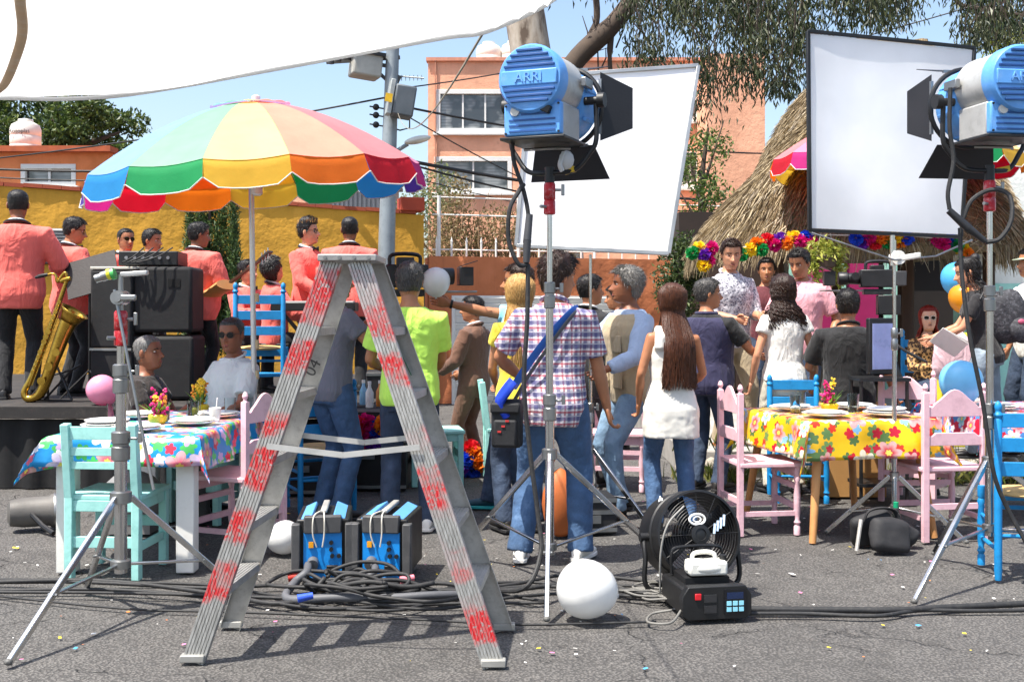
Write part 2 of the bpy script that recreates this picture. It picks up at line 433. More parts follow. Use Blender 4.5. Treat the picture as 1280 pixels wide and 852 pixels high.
# fence of white posts on the orange wall, dry bushes behind
wfence = thing('picket_fence', 'white metal spike fence on top of the orange wall', 'fence', OA, math.degrees(math.atan2(od.y, od.x)))
sp = MB(); sp.cyl((0,0,0), (0,0,.24), .016, .016, 6); sp.cyl((0,0,.24), (0,0,.32), .02, .002, 6); spm = sp.mesh('picket', whitep)
for i in range(22):
    o = bpy.data.objects.new('picket', spm); COL.objects.link(o); o.parent = wfence; o.location = (.15+i*.24, 0, 2.24)
tp = MB(); tp.cyl((0,0,0), (0,0,.95), .03, .03, 8); tpm = tp.mesh('post', whitep)
for i in range(4):
    o = bpy.data.objects.new('post', tpm); COL.objects.link(o); o.parent = wfence; o.location = (.2+i*1.3, .05, 2.24)
for z in (2.36, 2.9, 3.17):
    b = MB(); b.cyl((.1,.05,z), (5.4,.05,z), .012, n=6); b.obj('rail', whitep, wfence)
# ---- foliage helper
def leaves(n, fn, size, rnd, asp=.45, droop=0.0):
    """n leaf quads (bent) at positions from fn(rnd)"""
    b = MB(); vs = b.v; fs = b.f
    for i in range(n):
        p = fn(rnd)
        if p is None: continue
        L = size*rnd.uniform(.6,1.3); W = L*asp*.5
        d = V((rnd.gauss(0,1), rnd.gauss(0,1), rnd.gauss(-droop,1))).normalized()
        a = d.cross(V((rnd.gauss(0,1), rnd.gauss(0,1), rnd.gauss(0,1)))).normalized(); k = len(vs)
        nn = a.cross(d)*L*.12
        vs += [p, p+d*L*.5+a*W+nn, p+d*L, p+d*L*.5-a*W+nn]
        fs.append((k, k+1, k+2)); fs.append((k, k+2, k+3))
    b.m = [0]*len(fs); return b
def clumpfn(cl):
    """cl: list of (center, radii, weight) -> sampler near clump surfaces"""
    tot = sum(c[2] for c in cl)
    def f(r):
        x = r.random()*tot
        for c, rad, wt in cl:
            x -= wt
            if x <= 0: break
        d = V((r.gauss(0,1), r.gauss(0,1), r.gauss(0,1))).normalized()*(r.random()**.38)
        return V((c[0]+d.x*rad[0], c[1]+d.y*rad[1], c[2]+d.z*rad[2]))
    return f
# dry bush by the fence
bush = thing('dry_bush', 'dry brown tangled bush growing behind the white spike fence', 'bush', (-.2, 18.5, 0))
rb = random.Random(5)
b = MB()
for i in range(90):
    p = V((rb.uniform(-1.1,1.3), rb.uniform(-.3,.6), 1.8)); q = p+V((rb.gauss(0,.35), rb.gauss(0,.2), rb.uniform(.7,1.7)))
    b.path([p, (p+q)/2+V((rb.gauss(0,.12), 0, rb.gauss(0,.1))), q], [.02,.013,.004], 4)
b.path([(0,0,0), (.1,0,1.0), (0,0,2.0)], [.1,.08,.05], 7)
b.obj('branches', M('dry_twig', '#8d7356', .9), bush)
leaves(5200, clumpfn([((-.8,0,2.5),(.5,.5,.55),1), ((0,.1,2.6),(.6,.5,.6),1), ((.8,.2,2.6),(.6,.5,.6),1), ((-.7,0,3.2),(.3,.3,.5),.3)]), .075, rb).obj('foliage', M_leaf('dry_leaf', '#7d6a45', '#a08b62', '#5f5a34'), bush, smooth=0)
gb = thing('green_bush', 'thin grey green bush behind the end of the yellow wall', 'bush', (-1.6, 19.5, 0))
b = MB(); b.path([(0,0,0), (.05,0,1.5), (-.1,0,3.2)], [.08,.06,.02], 6); b.path([(.05,0,1.5), (.3,.1,2.6), (.35,0,3.6)], [.05,.03,.01], 6); b.obj('trunk', M('bark_grey', '#6b6257', .9), gb)
leaves(2600, clumpfn([((0,0,2.9),(.6,.5,.7),1), ((.35,0,3.5),(.4,.4,.5),.6), ((-.5,0,2.4),(.5,.5,.5),.6)]), .075, rb, .5).obj('foliage', M_leaf('greygreen_leaf', '#59663a', '#7c8656', '#98946a'), gb, smooth=0)

# ---- buildings
salmon = stucco('salmon_render', '#e8ab8a', '#c48c70', .3)
wframe = M('window_frame_white', '#dcdbd6', .5, 0, .04, 4)
def mat_window():
    t = NT('window_pane'); o = t.tc.outputs['Object']
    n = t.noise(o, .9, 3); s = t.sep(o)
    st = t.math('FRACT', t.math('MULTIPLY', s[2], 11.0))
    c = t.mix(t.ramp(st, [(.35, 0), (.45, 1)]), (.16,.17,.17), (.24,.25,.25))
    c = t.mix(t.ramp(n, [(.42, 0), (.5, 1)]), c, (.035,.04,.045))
    t.set(col=c, rough=.08, spec=.9); return t.m
panem = mat_window()
def window(parent, xc, zc, w_, h_, y=0, cols=3, fr=.09, dark=0):
    f = MB(); f.box((xc, y-.04, zc+h_/2-fr/2), (w_, .12, fr)); f.box((xc, y-.04, zc-h_/2+fr/2), (w_, .12, fr))
    for sx in (-1, 1): f.box((xc+sx*(w_/2-fr/2), y-.04, zc), (fr, .12, h_-2*fr))
    wo_ = f.obj('window', wframe, parent, bevel=.008)
    iw = (w_-2*fr)/cols
    for i in range(cols):
        x = xc-w_/2+fr+iw*(i+.5)
        p = MB(); p.box((x, y+.02, zc), (iw-.03, .02, h_-2*fr-.02)); p.obj('pane', panem, wo_)
        if i: m_ = MB(); m_.box((x-iw/2, y-.005, zc), (.05, .06, h_-2*fr)); m_.obj('mullion', wframe, wo_)
    s = MB(); s.box((xc, y-.1, zc-h_/2-.04), (w_+.16, .2, .08)); s.obj('sill', wframe, wo_, bevel=.01)
    return wo_
BY = 33
pb = thing('apartment_building', 'salmon pink three storey building with white framed sliding windows', 'building', (gx(535,BY), BY, 0))
BW = gx(948,BY)-gx(535,BY); BH = gz(76,BY)
def wall_with_holes(xs, zs, holes, y0=0, t=.25):
    """front wall from x/z breakpoints leaving out cells covered by holes (rects)"""
    b = MB()
    for i in range(len(xs)-1):
        for k in range(len(zs)-1):
            cx, cz = (xs[i]+xs[i+1])/2, (zs[k]+zs[k+1])/2
            if any(a < cx < bb and c < cz < d for a, bb, c, d in holes): continue
            b.box((cx, y0+t/2, cz), (xs[i+1]-xs[i], t, zs[k+1]-zs[k]))
    return b
def wpx(x0, y0, x1, y1):
    X0 = gx(x0,BY)-gx(535,BY); X1 = gx(x1,BY)-gx(535,BY); return X0, X1, gz(y1,BY), gz(y0,BY)
WNS = [wpx(545,112,640,166), wpx(543,196,640,241), wpx(850,120,876,152), wpx(850,190,876,235), wpx(700,112,800,166), wpx(700,196,800,241)]
xs_ = sorted({0, BW}|{r[0] for r in WNS}|{r[1] for r in WNS}); zs_ = sorted({0, BH}|{r[2] for r in WNS}|{r[3] for r in WNS})
wall_with_holes(xs_, zs_, WNS).obj('wall', salmon, pb, smooth=0)
b = MB(); b.box((BW/2, 4.3, BH/2-.1), (BW-.02, 8, BH-.2)); b.obj('core', salmon, pb, smooth=0)
b = MB(); b.box((gx(905,BY)-gx(535,BY), -.9, BH/2-.1), (gx(948,BY)-gx(880,BY), 1.8, BH-.2)); b.obj('stair_tower', salmon, pb)
for i, r in enumerate(WNS): window(pb, (r[0]+r[1])/2, (r[2]+r[3])/2, r[1]-r[0], r[3]-r[2], .08, 3 if i == 0 else 2, .13)
b = MB(); b.box((BW/2, .1, BH+.03), (BW+.1, .4, .1)); b.obj('parapet_cap', M('parapet_cap', '#c88a70', .8), pb)
b = MB(); b.box((.22, -.06, BH/2), (.03,.05,BH)); b.obj('downpipe', M('pipe_salmon', '#b98066', .7), pb)
tankm = M('white_tank', '#e2ded4', .5, 0, .05, 2, .1, 20, '#b8b09f', .3)
def tank(label, loc, s=1, grp=None):
    t = thing('water_tank', label, 'tank', loc, 0, grp, s)
    b = MB(); b.lathe([(.48,0),(.5,.04),(.5,.3),(.485,.32),(.5,.34),(.5,.6),(.485,.62),(.5,.64),(.5,.85),(.44,1.0),(.25,1.1),(.22,1.1)], n=24); b.obj('barrel', tankm, t)
    b = MB(); b.lathe([(.23,1.09),(.25,1.12),(.24,1.18),(.1,1.21)], n=20); b.obj('lid', tankm, t)
    return t
# ---- left house
LY = 24
lh = thing('orange_house', 'flat roofed orange house with a white window behind the yellow wall', 'house', (gx(-60,LY), LY, 0))
LW = gx(136,LY)-gx(-60,LY); LH = gz(190,LY)
w0, w1, z0, z1 = gx(26,LY)-gx(-60,LY), gx(95,LY)-gx(-60,LY), gz(233,LY), gz(205,LY)
orh = stucco('house_orange', '#e0824c', '#c46a38', .3)
wall_with_holes([0, w0, w1, LW], [0, z0, z1, LH], [(w0, w1, z0, z1)]).obj('wall', orh, lh, smooth=0)
b = MB(); b.box((LW/2, 3.2, LH/2-.05), (LW-.02, 5.8, LH-.1)); b.obj('core', orh, lh)
b = MB(); b.box((LW/2, .05, LH+.05), (LW+.2, .5, .12)); b.obj('roof_edge', M('roof_edge', '#a9532f', .8), lh)
window(lh, (w0+w1)/2, (z0+z1)/2, w1-w0, z1-z0, .08, 2, .1)
tk = tank('white water tank with dark lettering on the orange house roof', (gx(32,LY+1), LY+1, LH+.08), .66)
text('Rotoplas', .2, tk, (0,-.505,.72), (R(90),0,0), M('tank_letter', '#3c3a38', .6))
tank('white water tank on the salmon roof farther from the tree trunk', (gx(611,BY+1.2), BY+1.2, BH-.1), .78)
tank('white water tank on the salmon roof close to the tree trunk', (gx(643,BY+1.2), BY+1.2, BH-.1), .82)
# low houses behind wall
m1 = thing('salmon_cottage', 'low salmon house with white railing seen over the yellow wall', 'house', (gx(372,27), 27, 0))
b = MB(); b.box((0, 1.5, gz(238,27)/2), (1.9, 3, gz(238,27))); b.obj('wall', salmon, m1)
for k in range(14):
    b = MB(); b.cyl((-2.6+k*.14, -.1, 3.2), (-2.6+k*.14, -.1, 4.35), .018, n=5); b.obj('railing_bar', whitep, m1)
for z in (3.9, 4.1, 4.34): b = MB(); b.box((-1.7, -.1, z), (1.95,.04,.04)); b.obj('railing_rail', whitep, m1)
b = MB(); b.box((-2.0, 1.6, 1.7), (2.2, 2.9, 3.4)); b.obj('terrace', salmon, m1)
m2 = thing('grey_shed', 'grey sheet metal shed between the cottage and the utility pole', 'shed', (gx(442,25), 25, 0))
shz = gz(228,25); b = MB()
for k in range(16): b.box((-.75+k*.1, -.02, shz/2), (.05,.04,shz))
b.box((0, 1, shz/2), (1.62, 2, shz)); b.obj('wall', M('grey_sheet', '#9b9a99', .6, .2, .1, 2, .1), m2)
b = MB(); b.box((0, .95, shz+.04), (1.8, 2.3, .08)); b.obj('roof', M('grey_roof', '#7d7c7b', .6), m2)

# ---- utility pole
UY = 16.4; ux = gx(482, UY)
up = thing('utility_pole', 'grey utility pole with transformers and a street lamp', 'utility pole', (ux, UY, 0))
galv = M('galvanised', '#8f979b', .55, .25, .12, 3, .15, 30, '#5d6366', .35)
T = lambda x, y, dy=0: at(x, y, UY+dy)-V((ux, UY, 0))
b = MB(); b.path([(0,0,0), T(483,320), T(486,200), T(491,57), T(494,-20)], [.13,.125,.11,.095,.09], 14); b.obj('pole', galv, up)
b = MB(); b.box(T(457,82), (.42,.42,.36), rot('Y', 6) @ rot('Z', 20)); b.obj('floodlight', M('weathered_grey', '#a7a59c', .6, .1, .15, 6), up, bevel=.03)
b = MB(); b.box(T(457,69), (.5,.5,.05), rot('Y', 6) @ rot('Z', 20)); b.obj('floodlight_hood', blackm, up)
b = MB()
for p, q in (((408,78),(500,72)), ((430,72),(495,85)), ((470,88),(492,108)), ((488,120),(500,95))): b.bar(T(*p), T(*q), .05,.05)
b.obj('crossarm', M('dark_iron', '#4b4a48', .6, .3), up)
for k in range(4): b = MB(); b.cyl(T(414+k*9, 80-k*3, -.1), T(414+k*9, 72-k*3, -.1), .045, .03, 8); b.obj('insulator', blackm, up)
tr_ = rot('Y', 9) @ rot('Z', 12)
b = MB(); b.box(T(504,128,-.22), (.3,.42,.44), tr_); b.obj('transformer', M('transformer_dark', '#5c6266', .5, .2, .15, 6), up, bevel=.025)
b = MB(); b.box(T(488,122,-.3), (.07,.3,.5), tr_); b.obj('switch_box', M('switch_light', '#9fa4a2', .5, .1), up, bevel=.01)
b = MB(); b.box(T(486,122,-.48), (.1,.02,.12), tr_); b.obj('warning_label', M('warning_yellow', '#e8b71c', .5), up)
b = MB(); b.cyl(T(494,95), T(530,98), .012, n=6)
for k in range(7): b.cyl(T(497+k*5,94), T(497+k*5,101), .006, n=5)
b.obj('antenna', M('antenna_grey', '#8c8f90', .5, .5), up)
for yy in (133, 143, 155):
    b = MB(); b.cyl(T(462,yy), T(480,yy+3), .012, n=6); b.ell(T(470,yy+1), (.05,.05,.05), nu=8, nv=5); b.obj('wire_clamp', blackm, up)
b = MB(); b.path([T(487,196), T(497,188), T(510,180)], [.035,.03,.03], 8); b.obj('lamp_arm', galv, up)
b = MB(); b.ell(T(522,175,-.15), (.2,.11,.055), rot('Y', -12)); b.obj('lamp_head', M('lamp_head_pale', '#cfcdc4', .5), up)
b = MB(); b.path([T(500,140), T(512,135), T(512,160), T(500,163), T(490,160)], .012, 6); b.obj('jumper_wire', blackm, up)
# ---- overhead wires
wirem = M('wire_black', '#1a1a1b', .6)
def wire(name, label, P, Q, sag, r, grp='overhead wires'):
    P, Q = V(P), V(Q); pts = [P.lerp(Q, t/24)-V((0,0,sag*4*(t/24)*(1-t/24))) for t in range(25)]
    b = MB(); b.path(pts, r, 6); return tag(b.obj(name, wirem), label, 'wire', grp)
wire('overhead_wire', 'thick black cable sagging from the pole past the lower window', at(505,200,16.2), at(900,250,24), .12, .028)
wire('overhead_wire', 'second black cable just under the thick one by lower window', at(505,203,16.2), at(900,262,24), .25, .016)
wire('overhead_wire', 'black wire crossing the upper window of the salmon building', at(498,132,16.3), at(1000,192,26), .2, .018)
wire('overhead_wire', 'thin wire slanting across the lower window of the salmon building', at(500,140,16.3), at(760,270,24), .1, .01)
wire('overhead_wire', 'thin wire running from the pole down to the umbrella side', at(482,122,16.3), at(-200,215,22), .15, .014)
wire('overhead_wire', 'thin pale wire from the pole over the salmon roof', at(490,112,16.3), at(760,60,30), .1, .012)
wire('overhead_wire', 'black wire in front of the orange house window', at(480,198,16.3), at(-120,205,18), .15, .02)
wire('overhead_wire', 'black wire just below another before the orange house', at(480,205,16.3), at(-120,213,18), .2, .012)
wire('overhead_wire', 'wire climbing across the eucalyptus towards the right', at(640,128,27), at(1290,-15,20), .3, .012)
wire('overhead_wire', 'thin wire strung low across the salmon facade', at(500,218,17), at(900,300,26), .1, .008)

# ---- palapa with thatched roof
def mat_thatch():
    t = NT('thatch'); o = t.tc.outputs['Object']
    n = t.noise(t.mapv(o, (14,14,1.6)), 3, 6, .7); n2 = t.noise(o, 2.2, 4)
    c = t.ramp(n, [(.25, h('#4a3d2a')), (.5, h('#8d7754')), (.75, h('#b9a277'))]); c = t.mix(t.ramp(n2, [(.35, .0), (.65, .5)]), c, h('#7a6a50'))
    t.set(col=c, rough=.95); t.bump(n, 1, .05); return t.m
hut = thing('palapa', 'thatched palm roof shelter behind the right hand table', 'hut', (4.72, 13.5, 0))
HX, HYD, EZ, TZ = 2.42, 2.2, 2.08, 4.68
def hutpt(a, t, off=0):
    t = max(0, t); c, s_ = math.cos(a), math.sin(a); e = 2/3.2
    u = math.copysign(abs(c)**e, c); v_ = math.copysign(abs(s_)**e, s_)
    k = 1-t; kx = (HX if c < 0 else .78)*(.26+.74*k**1.05)+off; ky = HYD*(.04+.96*k**1.05)+off
    z = EZ+(TZ-EZ)*(t**.92)
    bulge = .07*math.sin(t*math.pi*3.2+2*math.sin(a*3))+.05*noise.noise(V((c*3, s_*3, t*4)))
    return V((u*(kx+bulge), v_*(ky+bulge), z))
b = MB(); nA, nT = 90, 22
b.loft([[hutpt(2*math.pi*j/nA, i/nT) for j in range(nA)] for i in range(nT+1)])
thm = mat_thatch(); b.obj('roof', thm, hut, smooth=60)
rt = random.Random(11); b = MB()
for i in range(15000):
    a = rt.uniform(math.pi*.85, 2.1*math.pi); t = rt.random()**1.25*.98
    L = rt.uniform(.12,.3); dt = L/3.2
    p = hutpt(a, t, .015); q = hutpt(a+rt.gauss(0,.03), t-dt, .05+rt.random()*.05) if t > dt*.8 else hutpt(a+rt.gauss(0,.02), 0, .02+rt.random()*.05)-V((0,0,(dt-t)*2.2+rt.random()*.12))
    d = (q-p); sd = d.cross(V((rt.gauss(0,1), rt.gauss(0,1), rt.gauss(0,.4)))).normalized()*rt.uniform(.004,.009)
    k = len(b.v); b.v += [p-sd, p+sd, q+sd*.3, q-sd*.3]; b.f.append((k, k+1, k+2, k+3))
b.m = [0]*len(b.f); o = b.obj('straw', M_leaf('straw', '#5c4d39', '#8f7c5c', '#b8a582', .12), hut, smooth=0); o['kind'] = 'stuff'
polem = M('hut_post_wood', '#3e2a1d', .8, 0, .25, 3, .4)
for sx in (-1.75, -.3, .6):
    for sy in (-1.0, 1.75): b = MB(); b.cyl((sx, sy, .2), (sx, sy, 2.5), .075, .065, 10); b.obj('post', polem, hut)
b = MB(); b.box((-.6, -1.0, 2.5), (2.6,.1,.12)); b.obj('beam', polem, hut)
b = MB(); b.box((-.6, 1.75, 2.2), (2.6,.1,.12)); b.obj('beam', polem, hut)
# painted house under/behind the palapa
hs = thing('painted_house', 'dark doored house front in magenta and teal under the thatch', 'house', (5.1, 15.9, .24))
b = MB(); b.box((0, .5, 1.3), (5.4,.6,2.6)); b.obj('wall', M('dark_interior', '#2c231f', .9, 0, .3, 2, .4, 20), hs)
magm = M('magenta_paint', '#a3195e', .7, 0, .15, 2, .2); tealm = M('teal_paint', '#176b78', .7, 0, .15, 2, .2); mintm = M('mint_paint', '#9ed3c4', .7, 0, .08, 2, .2)
for x in (-.75, -.1): b = MB(); b.box((x, .12, 1.7), (.45,.1,1.7)); b.obj('magenta_panel', magm, hs)
for x in (-1.05, -.43, .3, 1.9): b = MB(); b.box((x, .1, 1.3), (.16,.14,2.6)); b.obj('pilaster', mintm, hs)
b = MB(); b.box((1.1, .08, 2.2), (1.5,.16,.35)); b.obj('lintel', tealm, hs)
b = MB(); b.box((1.1, .17, 1.0), (1.4,.06,2.0)); b.obj('door', M('door_dark', '#1d1512', .8, 0, .3, 3), hs)
b = MB(); b.box((-1.9, .1, 1.0), (1.3,.12,1.9)); b.obj('shutter', M('dark_shutter', '#3a2a22', .8, 0, .2, 3), hs)
# white and mint wall at the right
wh = thing('white_house', 'white rendered house wall with a mint painted lower half', 'house', (6.55, 12.9, .24))
b = MB(); b.box((0, .15, 2.7), (2.7,.3,2.4)); b.obj('upper_wall', stucco('white_render', '#e4e6e0', '#cfd4cb', .25), wh)
b = MB(); b.box((0, .145, .75), (2.7,.31,1.5)); b.obj('lower_wall', stucco('mint_render', '#a5dccf', '#86c2b4', .25), wh)
b = MB(); b.box((0, .12, 3.95), (2.9,.45,.1)); b.obj('coping', whitep, wh)
# ================================================================== TREES
def mat_bark():
    t = NT('eucalyptus_bark'); o = t.tc.outputs['Object']
    n = t.noise(t.mapv(o, (1,1,.35)), 2.6, 5, .6); c = t.ramp(n, [(.38, h('#5b4c3f')), (.5, h('#a79a8a')), (.7, h('#cfc6b8'))], 'LINEAR')
    t.set(col=c, rough=.85); t.bump(n, .6, .03); return t.m
bark = mat_bark(); darkbark = M('dark_bark', '#4d4137', .9, 0, .3, 3, .6, 14)
EY = 24
eu = thing('eucalyptus_tree', 'tall pale barked eucalyptus with drooping dark leaves', 'tree', (gx(704,EY), EY, 0))
E = lambda x, y, dy=0: at(x, y, EY+dy)-V((gx(704,EY), EY, 0))
b = MB(); b.path(cr([V((0,0,-.1)), E(702,320), E(690,200), E(668,90), E(655,10), E(640,-120), E(650,-260)], 6), [.5]*6+[.47]*6+[.45]*6+[.43]*6+[.42]*6+[.4]*6+[.3], 16); b.obj('trunk', bark, eu)
b = MB()
b.path(cr([E(676,160), E(715,82), E(765,32), E(800,-10), E(850,-60), E(920,-100)], 6), [.26]*6+[.22]*6+[.2]*6+[.17]*6+[.13]*7, 10)
b.path(cr([E(765,32), E(762,70), E(764,110), E(760,160)], 5), [.07]*5+[.05]*5+[.03]*6, 7)
b.path(cr([E(720,78), E(745,30), E(742,-30)], 6), [.1]*6+[.07]*7, 8)
b.path(cr([E(850,-60), E(960,-50), E(1060,-70), E(1200,-60,-2), E(1290,-40,-3)], 6), [.12]*12+[.08]*6+[.04]*7, 8)
b.path(cr([E(900,-80), E(905,-20), E(930,40), E(925,90)], 6), [.07]*6+[.05]*6+[.025]*7, 6)
b.path(cr([E(1190,-60,-2), E(1195,0,-2), E(1230,12,-2), E(1285,20,-2)], 6), [.07]*6+[.05]*6+[.03]*7, 6)
for (x0,y0,x1,y1) in ((748,90,740,20),(770,60,785,10),(735,60,728,20),(752,85,757,60)): b.path([E(x0,y0), E((x0+x1)/2+3,(y0+y1)/2), E(x1,y1)], [.02,.015,.008], 5)
b.obj('branches', darkbark, eu)
re_ = random.Random(21)
spots = []   # drooping twig clusters: px x, top row, bottom row, count, spread
for (x0, x1, y0, y1, n) in ((780,860,-40,30,30),(792,838,10,84,15),(850,950,-60,46,60),(862,900,20,104,12),(905,940,30,120,12),(935,1010,-30,104,60),(1000,1110,-60,34,46),(1080,1160,-60,40,28),(1200,1290,-60,42,42),(1195,1240,0,60,14),(1235,1290,5,55,22),(700,790,-90,-10,30),(876,900,80,150,5),(960,1000,70,120,14)):
    for i in range(n): spots.append((re_.uniform(x0,x1), re_.uniform(y0, lerp(y0,y1,.55)), y1))
lf = MB()
tw = MB()
for x, y, yb in spots:
    dy = re_.uniform(-4.5, 2.0); p = E(x, y, dy); ye = min(yb, y+re_.uniform(30,85)); q = E(x+re_.gauss(0,7), ye, dy)
    tw.path([p+V((re_.gauss(0,.15),0,.35)), p, q], [.016,.012,.004], 3)
    nl = int(30*(ye-y)/50)+12
    for j in range(nl):
        t = re_.random(); c = p.lerp(q, t)+V((re_.gauss(0,.16), re_.gauss(0,.16), re_.gauss(0,.08)))
        L = re_.uniform(.1,.21); W = L*.085+.003
        d = V((re_.gauss(0,.42), re_.gauss(0,.42), -1)).normalized(); a = d.cross(V((re_.gauss(0,1), re_.gauss(0,1), .1))).normalized(); bd = a.cross(d)*L*.15
        k = len(lf.v); lf.v += [c, c+d*L*.45+a*W+bd, c+d*L, c+d*L*.45-a*W+bd]; lf.f += [(k,k+1,k+2),(k,k+2,k+3)]
lf.m = [0]*len(lf.f)
lf.obj('crown', M_leaf('eucalyptus_leaf', '#1c2614', '#333f22', '#5c5f3c', .2), eu, smooth=0); tw.obj('twigs', darkbark, eu)['kind'] = 'stuff'
# broad tree behind the left house
RY = 36
lt = thing('broad_tree', 'dense dark green broad tree behind the orange house', 'tree', (gx(60,RY), RY, 0))
Lp = lambda x, y, dy=0: at(x, y, RY+dy)-V((gx(60,RY), RY, 0))
b = MB(); b.path([(0,0,0), (.1,0,3), Lp(65,190)], [.4,.32,.22], 10)
for q in ((20,140),(110,145),(150,165),(70,120),(-20,150)): b.path([Lp(65,205), Lp((65+q[0])/2,(195+q[1])/2), Lp(*q)], [.2,.12,.04], 7)
b.obj('trunk', darkbark, lt)
rl = random.Random(31); cl = []
for i in range(52):
    x = rl.uniform(-60,168); top = 112+max(0,(x-110))*.55; y = rl.uniform(top, 205); r = rl.uniform(.4,.75)
    cl.append((Lp(x, y, rl.uniform(-1.6,1.6)), (r*1.1, r*1.1, r*.75), r*r))
leaves(15000, clumpfn(cl), .2, rl, .5).obj('crown', M_leaf('broad_leaf', '#26371a', '#3f5522', '#6f7d38', .3), lt, smooth=0)
# slim green tree by the palapa
SY = 17.5
st = thing('slim_tree', 'slim bright green tree between the white panel and the thatch', 'tree', (gx(878,SY), SY, 0))
Sp = lambda x, y, dy=0: at(x, y, SY+dy)-V((gx(878,SY), SY, 0))
b = MB(); b.path([(0,0,0), Sp(880,330), Sp(876,230), Sp(885,160)], [.09,.08,.05,.02], 8)
for q in ((860,190),(905,150),(850,240),(895,215),(845,300),(870,310)): b.path([Sp(877,(q[1]+330)/2), Sp(*q)], [.03,.008], 5)
b.obj('trunk', darkbark, st)
cl = [(Sp(rl.uniform(846,905), rl.uniform(165,330), rl.uniform(-.6,.6)), (.22,.22,.2), 1) for i in range(40)]
leaves(2600, clumpfn(cl), .085, rl, .4, .6).obj('crown', M_leaf('slim_leaf', '#2f431b', '#4f6a28', '#85904a', .3), st, smooth=0)
bs = thing('climbing_shrub', 'dark leafy shrub against the orange wall beside the thatch', 'shrub', (gx(845,15), 15, 0))
Bp = lambda x, y, dy=0: at(x, y, 15+dy)-V((gx(845,15), 15, 0))
b = MB(); b.path([(0,0,0), Bp(845,400), Bp(850,330)], [.05,.04,.015], 6); b.obj('stem', darkbark, bs)
cl = [(Bp(rl.uniform(828,872), rl.uniform(300,400), rl.uniform(-.3,.3)), (.2,.2,.2), 1) for i in range(26)]
leaves(3600, clumpfn(cl), .07, rl, .45).obj('crown', M_leaf('shrub_leaf', '#22331a', '#364a22', '#5b6a34', .3), bs, smooth=0)
# yellow green tree behind second lamp
yt = thing('sunlit_tree', 'yellow green sunlit tree top behind the white house', 'tree', (gx(1265,22), 22, 0))
Yp = lambda x, y, dy=0: at(x, y, 22+dy)-V((gx(1265,22), 22, 0))
b = MB(); b.path([(0,0,0), Yp(1262,200), Yp(1265,90)], [.2,.16,.05], 8); b.obj('trunk', darkbark, yt)
cl = [(Yp(rl.uniform(1235,1330), rl.uniform(50,150), rl.uniform(-1,1)), (.35,.35,.28), 1) for i in range(36)]
leaves(5200, clumpfn(cl), .1, rl, .5).obj('crown', M_leaf('sunlit_leaf', '#5b6a1c', '#84902a', '#a8aa48', .35), yt, smooth=0)
# cypress behind the stage
cp = thing('cypress', 'dark green upright cypress in front of the yellow wall', 'tree', (gx(262,14), 14, 0))
Cp = lambda x, y, dy=0: at(x, y, 14+dy)-V((gx(262,14), 14, 0))
b = MB(); b.path([(0,0,0), Cp(262,400), Cp(262,260)], [.07,.06,.015], 7); b.obj('trunk', darkbark, cp)
cl = []
for (x, yt_, w_) in ((238,250,.09),(262,243,.12),(278,250,.1),(292,256,.08),(250,258,.1)):
    for k in range(16):
        t = k/15; cl.append((Cp(lerp(x,x+rl.uniform(-4,4),t), lerp(yt_, 430, t), rl.uniform(-.15,.15)), (w_*(.6+1.3*t), w_*(.6+1.3*t), .17), .5+t))
leaves(22000, clumpfn(cl), .06, rl, .3, -1.2).obj('crown', M_leaf('cypress_leaf', '#2c4022', '#46602e', '#6d8048', .25), cp, smooth=0)

# ================================================================== OVERHEAD SILK
TY = 3.0
edge = [(-500,128),(-300,124),(-120,122),(0,122),(60,123.5),(110,122),(160,118),(230,107),(280,98),(400,76),(480,61),(560,46.5),(600,42),(640,27),(668,14),(690,1),(716,-20)]
ew = [at(x, y, TY) for x, y in cr([V((x, y, 0)) for x, y in edge], 4) for x, y in [(x, y)]] if False else [at(p.x, p.y, TY) for p in cr([V((x, y, 0)) for x, y in edge], 4)]
b = MB(); n = len(ew); rows = 26; vv = []
for k in range(rows+1):
    t = k/rows; yy = TY-3.4*t
    for i, e in enumerate(ew):
        z = e.z+.10*math.sin(t*math.pi)*.5+.18*t+.010*math.sin(e.x*9+t*5)*(.3+t)+.012*noise.noise(V((e.x*3, yy*3, 1)))
        xx = e.x+(.03*math.sin(t*7) if i == n-1 else 0)
        if i > n-22:   # puckered corner
            q = (i-(n-22))/22; z += .012*math.sin(i*2.1)*q*(1-t)
        vv.append(V((xx, yy, z)))
b.add(vv, [(k*n+i, k*n+i+1, (k+1)*n+i+1, (k+1)*n+i) for k in range(rows) for i in range(n-1)])
silk_m = M_cloth('white_silk', (.8,.8,.79), .5, .85, .35, 2.5)
silk = thing('overhead_silk', 'large white cloth stretched overhead as a sun shade', 'canopy', (0, 0, 0))
b.obj('cloth', silk_m, silk, smooth=180)
hm = MB(); hm.path([e-V((0,.005,.002)) for e in ew], .006, 6); hm.obj('hem', silk_m, silk)
def under(x, y, dz=.02):
    """point just below the cloth seen at this place of its slope"""
    for q in range(200):
        Yq = TY-q*.012; t = q*.012/3.4; e = min(ew, key=lambda e: abs(e.x-gx(x,Yq))); z = e.z+.05*math.sin(t*math.pi)+.18*t-dz
        if gz(y,Yq) <= z: return V((gx(x,Yq), Yq, gz(y,Yq)))
    return at(x, y, 2.2)
bpts = [under(x, y) for x, y in ((24,-30),(25,0),(28,40),(20,72),(6,105),(-8,118))]
b = MB(); b.path(cr(bpts, 5), .011, 8, flat=.35); tag(b.obj('batten', M('tan_batten', '#f0cfa8', .7, 0, .1, 8, .2, 60, '#f6eadb', .5)), 'tan wooden batten tied under the overhead white cloth', 'batten')
for (x, y) in ((20,12),(10,110)):
    pass
